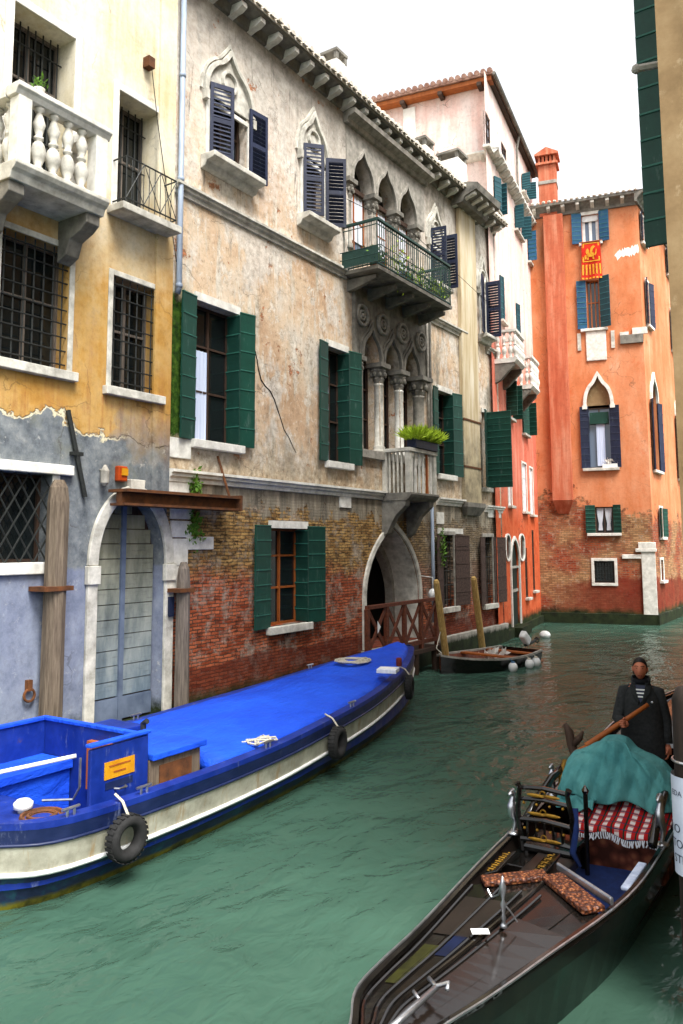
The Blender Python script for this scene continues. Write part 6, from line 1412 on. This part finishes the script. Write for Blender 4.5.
tag(MB().tube([cc_+V((.26, -.2, .78)), cc_+V((.28, -.24, .6)), cc_+V((.25, -.26, .42)), cc_+V((.32, -.28, .32))], [.035, .028, .03, .015], 7).build('sash', MAT['carpet_blue'], smooth=True), 'blue sash draped over the back of the gilded chair', 'sash')
MB().tube([V((8.29, 7.62, .18)), V((8.3, 7.62, .7)), V((8.3, 7.62, 1.02))], .022, 8).lathe(V((8.3, 7.62, 1.02)), [(.022, 0), (.035, .03), (.01, .07)], 8).build('brass_post', MAT['lacquer'], GD)
# plaid blanket over the seat with a fringe
def drape(name, mat, lab, cat, fn, nu, nv, th=.012):
    rings = [[fn(i/nu, j/nv) for i in range(nu+1)] for j in range(nv+1)]
    ob = MB().loft(rings, False, False).build(name, MAT[mat], smooth=True); tag(ob, lab, cat); m_ = ob.modifiers.new('thick', 'SOLIDIFY'); m_.thickness = th
    s_ = ob.modifiers.new('sub', 'SUBSURF'); s_.levels = s_.render_levels = 1; return ob
def plaid(u, v):
    x = 8.08+.86*u; zz = [(8.5, .84), (8.3, .76), (8.05, .69), (7.93, .67), (7.9, .645), (7.89, .6)]; k = v*(len(zz)-1); i = min(int(k), len(zz)-2); t = k-i
    y = zz[i][0]*(1-t)+zz[i+1][0]*t; z = zz[i][1]*(1-t)+zz[i+1][1]*t; return V((x, y-.03*math.sin(u*11)*v, z+.018*math.sin(u*14+v*3)))
pl = drape('plaid_blanket', 'plaid_cloth', 'red and white plaid blanket with fringe thrown over the gondola seat', 'blanket', plaid, 28, 14)
mb = MB()
for k in range(46): 
    p = plaid(k/45, 1); mb.tube([p, p+V((random.uniform(-.01, .01), -.01, -.03)), p+V((random.uniform(-.02, .02), -.015, -.055))], .006, 4)
fr_ = mb.build('fringe', MAT['curtain'], pl)
# teal cloth over the seat back
def prof_top(u):
    P_ = [(0, .92), (.03, 1.06), (.09, 1.14), (.2, 1.19), (.3, 1.25), (.4, 1.33), (.48, 1.35), (.56, 1.33), (.64, 1.24), (.74, 1.2), (.85, 1.15), (.93, 1.06), (1, .9)]
    for (a, za), (b, zb) in zip(P_, P_[1:]):
        if a <= u <= b: t = (u-a)/(b-a); t = t*t*(3-2*t)*.5+t*.5; return za+(zb-za)*t
def teal(u, v):
    x = 7.84+1.13*u; top = prof_top(min(max(u, 0), 1)); front = .8+.03*math.sin(u*13); back = .7
    if v < .5: t = v/.5; y = 8.18+.3*t**1.5; z = front+(top-front)*math.sin(t*math.pi/2)**.85
    elif v < .62: t = (v-.5)/.12; y = 8.48+.22*t; z = top+.02*math.sin(t*3.14)
    else: t = (v-.62)/.38; y = 8.7+.12*t; z = top+(back-top)*t
    fold = .05*(abs(math.sin(u*9+v*3.5))-.5)*(1-abs(v-.5))+.035*(abs(math.sin(u*21-v*6))-.5)+.03*math.sin(u*6+v*9)*(v < .5)
    dia = .03*math.sin(u*29+v*17)*math.sin(v*13+u*5)*(v < .6)+.05*math.sin((u*1.3+v*1.1)*14)*max(0, .5-v)
    return V((x+.02*math.sin(v*8), y-fold-dia, z+fold*.25))
drape('teal_cover', 'teal_cloth', 'teal cloth cover draped over the gondola seat back', 'cloth', teal, 60, 40)
def teal2(u, v): return V((7.88+.36*u, 8.22-.2*v+.02*math.sin(u*15), .84-.07*v+.03*math.sin(u*12+v*4)+.02*math.sin(v*11)))
drape('teal_cushion_cover', 'teal_cloth', 'crumpled corner of teal cloth lying at the left end of the gondola seat', 'cloth', teal2, 20, 10)
# oarlock
p = V((7.78, 9.05, .82)); MB().tube([p, p+V((.0, .02, .14)), p+V((-.06, .04, .26)), p+V((-.08, .05, .4)), p+V((-.13, .05, .48))], [.07, .055, .05, .05, .025], 8).tube([p+V((-.05, .04, .26)), p+V((.03, .06, .34)), p+V((.07, .06, .42))], [.045, .035, .015], 8).build('oarlock', MAT['wood_dark'], GD, smooth=True)
# stern deck behind the gondolier
e = GH.idx(10.05); mb = MB(); GH.deck(mb, .93, lambda s, y: s-.05, e, len(GH.st), .05); q = GH.at(e, .93, GH.st[e][3]-.05); mb.poly([q[0], q[1], V((q[1].x, q[1].y, .2)), V((q[0].x, q[0].y, .2))]); mb.build('stern_deck', MAT['lacquer'], GD)
MB().obox(V((8.1, 9.95, .92)), (.22, 0, 0), (0, .03, 0), (0, 0, .05)).build('red_board', MAT['velvet_red'], GD, bevel=.008); MB().obox(V((8.1, 9.93, .99)), (.22, 0, 0), (0, .05, 0), (0, 0, .018)).build('white_board', MAT['white_paint'], GD, bevel=.005)
MB().wbox(7.8, 8.85, 9.1, 9.95, .18, .26).build('footboard', MAT['lacquer_brown'], GD)

# ---------------------------------------------------------------- post with a notice wrapped round it
pc = V((9.665, 5.3, 0)); rad = .125
rt = thing('notice_post', pc, 'dark round mooring post with a pale notice wrapped round it at the right edge', 'mooring post')
rings = []
for z, r in ((-1.3, rad*1.02), (0, rad*1.05), (.8, rad), (1.9, rad*.97), (2.36, rad*.93), (2.43, rad*.7), (2.45, rad*.2)):
    rings.append([pc+V((r*math.cos(6.283*j/20)*(1+.03*math.sin(5*j)), r*math.sin(6.283*j/20)*(1+.03*math.cos(3*j)), z)) for j in range(20)])
MB().loft(rings).build('timber', MAT['post_wood'], rt, smooth=True)
MB().torus(pc+V((0, 0, 2.01)), (0, 0, 1), rad+.002, .007, 24, 6).build('wire_band', MAT['chrome'], rt)
NZ0, NZ1 = 1.37, 1.93; nr = rad+.014
tocam = math.atan2(CAMPOS.y-pc.y, CAMPOS.x-pc.x)
nt_ = thing('notice', pc+V((0, 0, NZ0)), 'pale paper notice with dark capital letters wrapped round the dark mooring post', 'notice')
mb = MB(); mb.loft([[pc+V((nr*math.cos(tocam-2.4+4.8*j/40), nr*math.sin(tocam-2.4+4.8*j/40), z)) for j in range(41)] for z in (NZ0, (NZ0+NZ1)/2, NZ1)], False, False); nob = mb.build('sheet', MAT['paper'], nt_, smooth=True)
def wrap_text(txt, z, h, ang):
    cu = bpy.data.curves.new('t', 'FONT'); cu.body = txt; cu.size = h*1.35; cu.align_x = 'CENTER'; ob = bpy.data.objects.new('t', cu); COL.objects.link(ob)
    dg = bpy.context.evaluated_depsgraph_get(); me = bpy.data.meshes.new_from_object(ob.evaluated_get(dg)); bpy.data.objects.remove(ob)
    bm = bmesh.new(); bm.from_mesh(me); bmesh.ops.triangulate(bm, faces=bm.faces)
    bmesh.ops.subdivide_edges(bm, edges=bm.edges, cuts=1); mb = MB()
    for v in bm.verts: a = tocam+ang+v.co.x/nr; mb.v.append(pc+V(((nr+.003)*math.cos(a), (nr+.003)*math.sin(a), z+v.co.y)))
    bm.verts.index_update(); mb.f = [tuple(v.index for v in f.verts) for f in bm.faces]; bm.free(); mb.build('lettering', MAT['paint_navy'], nob)
for txt, z, h, a in (('EDA', 1.82, .033, -.92), ('IO', 1.61, .05, -1.02), ('TO', 1.525, .05, -1.0), ('STI', 1.44, .05, -.95)): wrap_text(txt, z, h, a)
# ================================================================= GONDOLIER
def skin_body(verts, edges, radii, root=0, sub=1):
    me = bpy.data.meshes.new('b'); me.from_pydata([V(v) for v in verts], edges, []); ob = bpy.data.objects.new('b', me); COL.objects.link(ob)
    ob.modifiers.new('s', 'SKIN'); sd = me.skin_vertices[0].data
    for i, r in enumerate(radii): sd[i].radius = (r, r) if not isinstance(r, tuple) else r; sd[i].use_root = (i == root)
    m_ = ob.modifiers.new('u', 'SUBSURF'); m_.levels = m_.render_levels = sub
    dg = bpy.context.evaluated_depsgraph_get(); me2 = bpy.data.meshes.new_from_object(ob.evaluated_get(dg))
    out = MB(); out.v = [v.co.copy() for v in me2.vertices]; out.f = [tuple(p.vertices) for p in me2.polygons]; bpy.data.objects.remove(ob); return out
GF = V((8.42, 9.42, .262)); face = V((CAMPOS.x-GF.x-.6, CAMPOS.y-GF.y, 0)).normalized(); side = V((face.y, -face.x, 0))     # side = the person's right... seen left in the picture is -side
def B(l, f, z): return GF + side*(-l) + face*f + V((0, 0, z))                   # l: towards the picture's right
HT = 1.78
# picture left arm holds the oar, picture right arm hangs
hl = B(-.17, .33, 1.13); el = B(-.25, .08, 1.12); shl = B(-.165, 0, 1.41); shr = B(.165, 0, 1.41); er = B(.235, -.02, 1.12); hr = B(.25, .05, .86)
vt = [B(0, 0, .93), B(0, -.01, 1.12), B(0, 0, 1.34), B(0, 0, 1.46), B(0, .01, 1.54), shl, el, hl.lerp(el, .12), shr, er, hr.lerp(er, .12),
      B(-.09, 0, .88), B(-.1, .02, .48), B(-.1, -.01, .08), B(-.1, .13, .035), B(.09, 0, .88), B(.1, .02, .48), B(.1, -.01, .08), B(.1, .13, .035)]
ed = [(0,1),(1,2),(2,3),(3,4),(3,5),(5,6),(6,7),(3,8),(8,9),(9,10),(0,11),(11,12),(12,13),(13,14),(0,15),(15,16),(16,17),(17,18)]
rd = [.13, .125, .14, .075, .058, .065, .045, .03, .065, .045, .03, .085, .058, .04, .035, .085, .058, .04, .035]
body = skin_body(vt, ed, rd, 0, 1)
# head
hc = B(.0, .03, 1.665); rings = []; n = 20
for i in range(15):
    t = math.pi*i/14; zz = -math.cos(t); rr = math.sin(t); row = []
    for j in range(n):
        a = 6.283*j/n; fx, sx = math.cos(a), math.sin(a)
        w = .073*(1 if zz > -.2 else 1-.28*(-.2-zz)/.8); d = .094*(1 if zz > -.3 else 1-.12*(-.3-zz)/.7)
        p = V((sx*rr*w, fx*rr*d, zz*.118))
        if fx > .9 and -.35 < zz < .12: p.y += .02*(1-abs(zz+.16)/.3)*max(0, (fx-.9)*10)          # nose
        if fx > .55 and -.02 < zz < .2 and .2 < abs(sx) < .7: p.y -= .008                          # eye sockets
        if fx > .6 and zz > .18 and zz < .35: p.y += .004                                           # brow
        if fx > .8 and -.75 < zz < -.5: p.y += .006                                                 # chin and lips
        row.append(hc+side*(-p.x)+face*p.y+V((0, 0, p.z)))
    rings.append(row)
body.loft(rings)
for sg in (-1, 1): body.ball(hc+side*(sg*.074)+face*(-.005)+V((0, 0, -.005)), .03, 8, 6, (.45, .7, 1))
# hands: palm, four curled fingers, thumb
def hand(c, down, fwd, out, curl):
    down = down.normalized(); fwd = (fwd-down*fwd.dot(down)).normalized(); out = down.cross(fwd).normalized()*(1 if down.cross(fwd).dot(out) > 0 else -1)
    body.tube([c-down*.02, c+down*.03, c+down*.085], [.024, .036, .034], 8)
    for k, L in enumerate((.07, .082, .076, .06)):
        b = c+down*.08+out.cross(down)*0+fwd*(.03-.02*k); d1 = (down*math.cos(curl)+out*-math.sin(curl)); d2 = (down*math.cos(curl*2.2)+out*-math.sin(curl*2.2))
        body.tube([b, b+d1*L*.5, b+d1*L*.5+d2*L*.5], [.0095, .009, .007], 6)
    b = c+down*.03+fwd*.03; body.tube([b, b+fwd*.025+down*.03-out*.01, b+fwd*.02+down*.06-out*.025], [.012, .011, .008], 6)
hand(hl, (hl-el), V((0, 0, 1)), -face, 1.0); hand(hr, (hr-er), face, side*-1, .35)
PB = body.build('person', MAT['skin'], smooth=True, loc=GF)
tag(PB, 'gondolier standing in a dark coat and striped collar, holding an oar', 'person')
# face details
mb = MB()
for sg in (-1, 1): mb.ball(hc+side*(sg*.03)+face*.083+V((0, 0, .012)), .007, 8, 5, (1.3, .8, .6))
mb.build('eyes', MAT['hair'], PB)
mb = MB()
for sg in (-1, 1): mb.tube([hc+side*(sg*.012)+face*.096+V((0, 0, .034)), hc+side*(sg*.034)+face*.09+V((0, 0, .04)), hc+side*(sg*.052)+face*.078+V((0, 0, .032))], .0035, 5)
mb.build('eyebrows', MAT['hair'], PB)
MB().tube([hc+side*.024+face*.088+V((0, 0, -.068)), hc+face*.096+V((0, 0, -.066)), hc-side*.024+face*.088+V((0, 0, -.068))], .006, 5).build('mouth', MAT['velvet_red'], PB)
rings = []
for i in range(9):
    t = i/8; row = []
    for j in range(24):
        a = 6.283*j/24; fx, sx = math.cos(a), math.sin(a); lim = -.3+.95*max(0, fx)**.45 if fx > 0 else -.5
        zz = lim+(1-lim)*t; zz = min(zz, .999); rr = math.sqrt(max(0, 1-zz*zz)); row.append(hc+side*(-sx*rr*.081)+face*(fx*rr*.1-.004)+V((0, 0, zz*.128)))
    rings.append(row)
MB().loft(rings).build('hair', MAT['hair'], PB, smooth=True)
# coat: body, collar and sleeves
rings = []
for z, w, d, f in ((.62, .25, .19, .0), (.75, .245, .19, 0), (.95, .23, .18, 0), (1.12, .21, .17, 0), (1.28, .205, .165, 0), (1.38, .19, .15, 0), (1.44, .155, .13, 0), (1.5, .1, .1, .0), (1.55, .082, .09, .01)):
    row = []
    for j in range(28):
        a = 6.283*j/28; c_, s_ = math.cos(a), math.sin(a); k = 1+.035*math.sin(a*6+z*7)*(z < 1.25)+.02*math.sin(a*3-z*16)
        e_ = .02 if (s_ > .93 and z < 1.3) else 0
        row.append(B(w*c_*k, d*(abs(s_)**.8)*(1 if s_ > 0 else -1)*k+f-e_*.5, z))
    rings.append(row)
coat = MB().loft(rings, True, False)
for sh, e_, h_ in ((shl, el, hl), (shr, er, hr)):
    pts = [sh+(B(0, 0, 1.44)-sh)*.35, sh+V((0, 0, .005)), sh.lerp(e_, .5), e_, e_.lerp(h_, .5), e_.lerp(h_, .9)]
    coat.tube(pts, [.07, .08, .072, .064, .057, .054], 12)
CO = coat.build('coat', MAT['coat'], PB, smooth=True)
mb = MB(); rr_ = []
for t, r, zo in ((0, .098, 1.49), (.5, .105, 1.545), (1, .092, 1.585)):
    rr_.append([B(r*math.sin(a), r*math.cos(a)*1.0+.012, zo-.05*max(0, math.cos(a))) for a in [-2.6+5.2*(j/20)+math.pi for j in range(21)]])
ob = mb.loft(rr_, False, False).build('collar', MAT['coat'], CO, smooth=True); m_ = ob.modifiers.new('t', 'SOLIDIFY'); m_.thickness = .014
mb = MB()
for sg in (-1, 1): mb.poly([B(sg*.02, .155, 1.3), B(sg*.085, .135, 1.42), B(sg*.1, .1, 1.5), B(sg*.05, .125, 1.5), B(sg*.012, .17, 1.34)])
ob = mb.build('lapel', MAT['coat'], CO); m_ = ob.modifiers.new('t', 'SOLIDIFY'); m_.thickness = .02; m_.offset = 1
MB().ball(B(.115, .158, 1.33), .014, 8, 5, (1, .5, 1)).build('badge', MAT['chrome'], CO)
# striped jersey in the collar opening
mb = MB(); mb.poly([B(-.055, .128, 1.5), B(.055, .128, 1.5), B(.03, .166, 1.38), B(0, .176, 1.32), B(-.03, .166, 1.38)]); sh_ = mb.build('jersey', MAT['paint_navy'], PB)
for z, w, f in ((1.455, .05, .148), (1.42, .042, .16), (1.385, .026, .17)): MB().obox(B(0, f, z), side*w, face*.004, (0, 0, .007)).build('stripe', MAT['white_paint'], sh_)
# scarf
MB().torus(B(0, .012, 1.53), (0, 0, 1), .078, .024, 20, 7).build('scarf', MAT['trousers'], PB, smooth=True)
tr = MB()
for k in (11, 15): 
    tr.tube([vt[k]+V((0, 0, .06)), vt[k], vt[k+1], vt[k+2], vt[k+2]-V((0, 0, .04))], [.12, .115, .088, .074, .074], 12)
tr.build('trousers', MAT['trousers'], PB, smooth=True)
for sg in (-1, 1): 
    c = B(sg*.1, .06, .03); MB().ball(c, .1, 12, 8, (1, 1, .42)).ball(B(sg*.1, .13, .025), .055, 10, 6, (1, 1, .5)).build('shoe', MAT['black_paint'], PB, smooth=True)
# oar
top = hl+V((0, 0, .02)); fl_ = V((7.97, 8.86, 1.16)); d = (fl_-top).normalized(); st_ = top+face*.02
a = st_-d*.32+V((0, 0, .0)); 
oar = thing('oar', fl_, 'orange brown wooden oar held slanting in the hand of the gondolier', 'oar')
MB().tube([a, st_, fl_, fl_+d*.02], [.022, .026, .032, .034], 10).build('shaft', MAT['wood_orange'], oar, smooth=True)
b0_ = fl_; w_ = d.cross(V((0, 0, 1))).normalized(); MB().loft([[b0_+w_*.03, b0_+V((0,0,.02)), b0_-w_*.03, b0_-V((0,0,.02))], [b0_+d*.08+w_*.07, b0_+d*.08+V((0,0,.014)), b0_+d*.08-w_*.07, b0_+d*.08-V((0,0,.014))], [b0_+d*.16+w_*.08, b0_+d*.16+V((0,0,.008)), b0_+d*.16-w_*.08, b0_+d*.16-V((0,0,.008))]]).build('blade', MAT['wood_orange'], oar)
# ================================================================= LIGHT
W = bpy.data.worlds.new('World'); scene.world = W; W.use_nodes = True; nt = W.node_tree
bg = nt.nodes['Background']; sky = nt.nodes.new('ShaderNodeTexSky'); sky.sky_type = 'NISHITA'; sky.sun_disc = False
SUN_EL, SUN_AZ = R(58), R(115)
sky.sun_elevation = SUN_EL; sky.sun_rotation = SUN_AZ; sky.air_density = 1.0; sky.dust_density = 4.0; sky.ozone_density = 1.0
hs = nt.nodes.new('ShaderNodeHueSaturation'); hs.inputs['Saturation'].default_value = .12
nt.links.new(sky.outputs[0], hs.inputs['Color']); nt.links.new(hs.outputs[0], bg.inputs['Color']); bg.inputs['Strength'].default_value = .12
sun = bpy.data.lights.new('sun', 'SUN'); sun.energy = 1.5; sun.angle = R(25); sun.color = (1, .96, .9)
so = bpy.data.objects.new('sun', sun); COL.objects.link(so)
dirv = V((math.cos(SUN_EL)*math.sin(SUN_AZ), math.cos(SUN_EL)*math.cos(SUN_AZ), math.sin(SUN_EL)))
so.rotation_euler = dirv.to_track_quat('Z', 'Y').to_euler(); so.location = (0, 0, 40)
vs = scene.view_settings; vs.view_transform = 'Standard'; vs.look = 'None'; vs.gamma = 1; vs.use_curve_mapping = False; vs.exposure = 1.92
scene.cycles.use_denoising = True; scene.cycles.max_bounces = 6; scene.cycles.caustics_reflective = False; scene.cycles.caustics_refractive = False
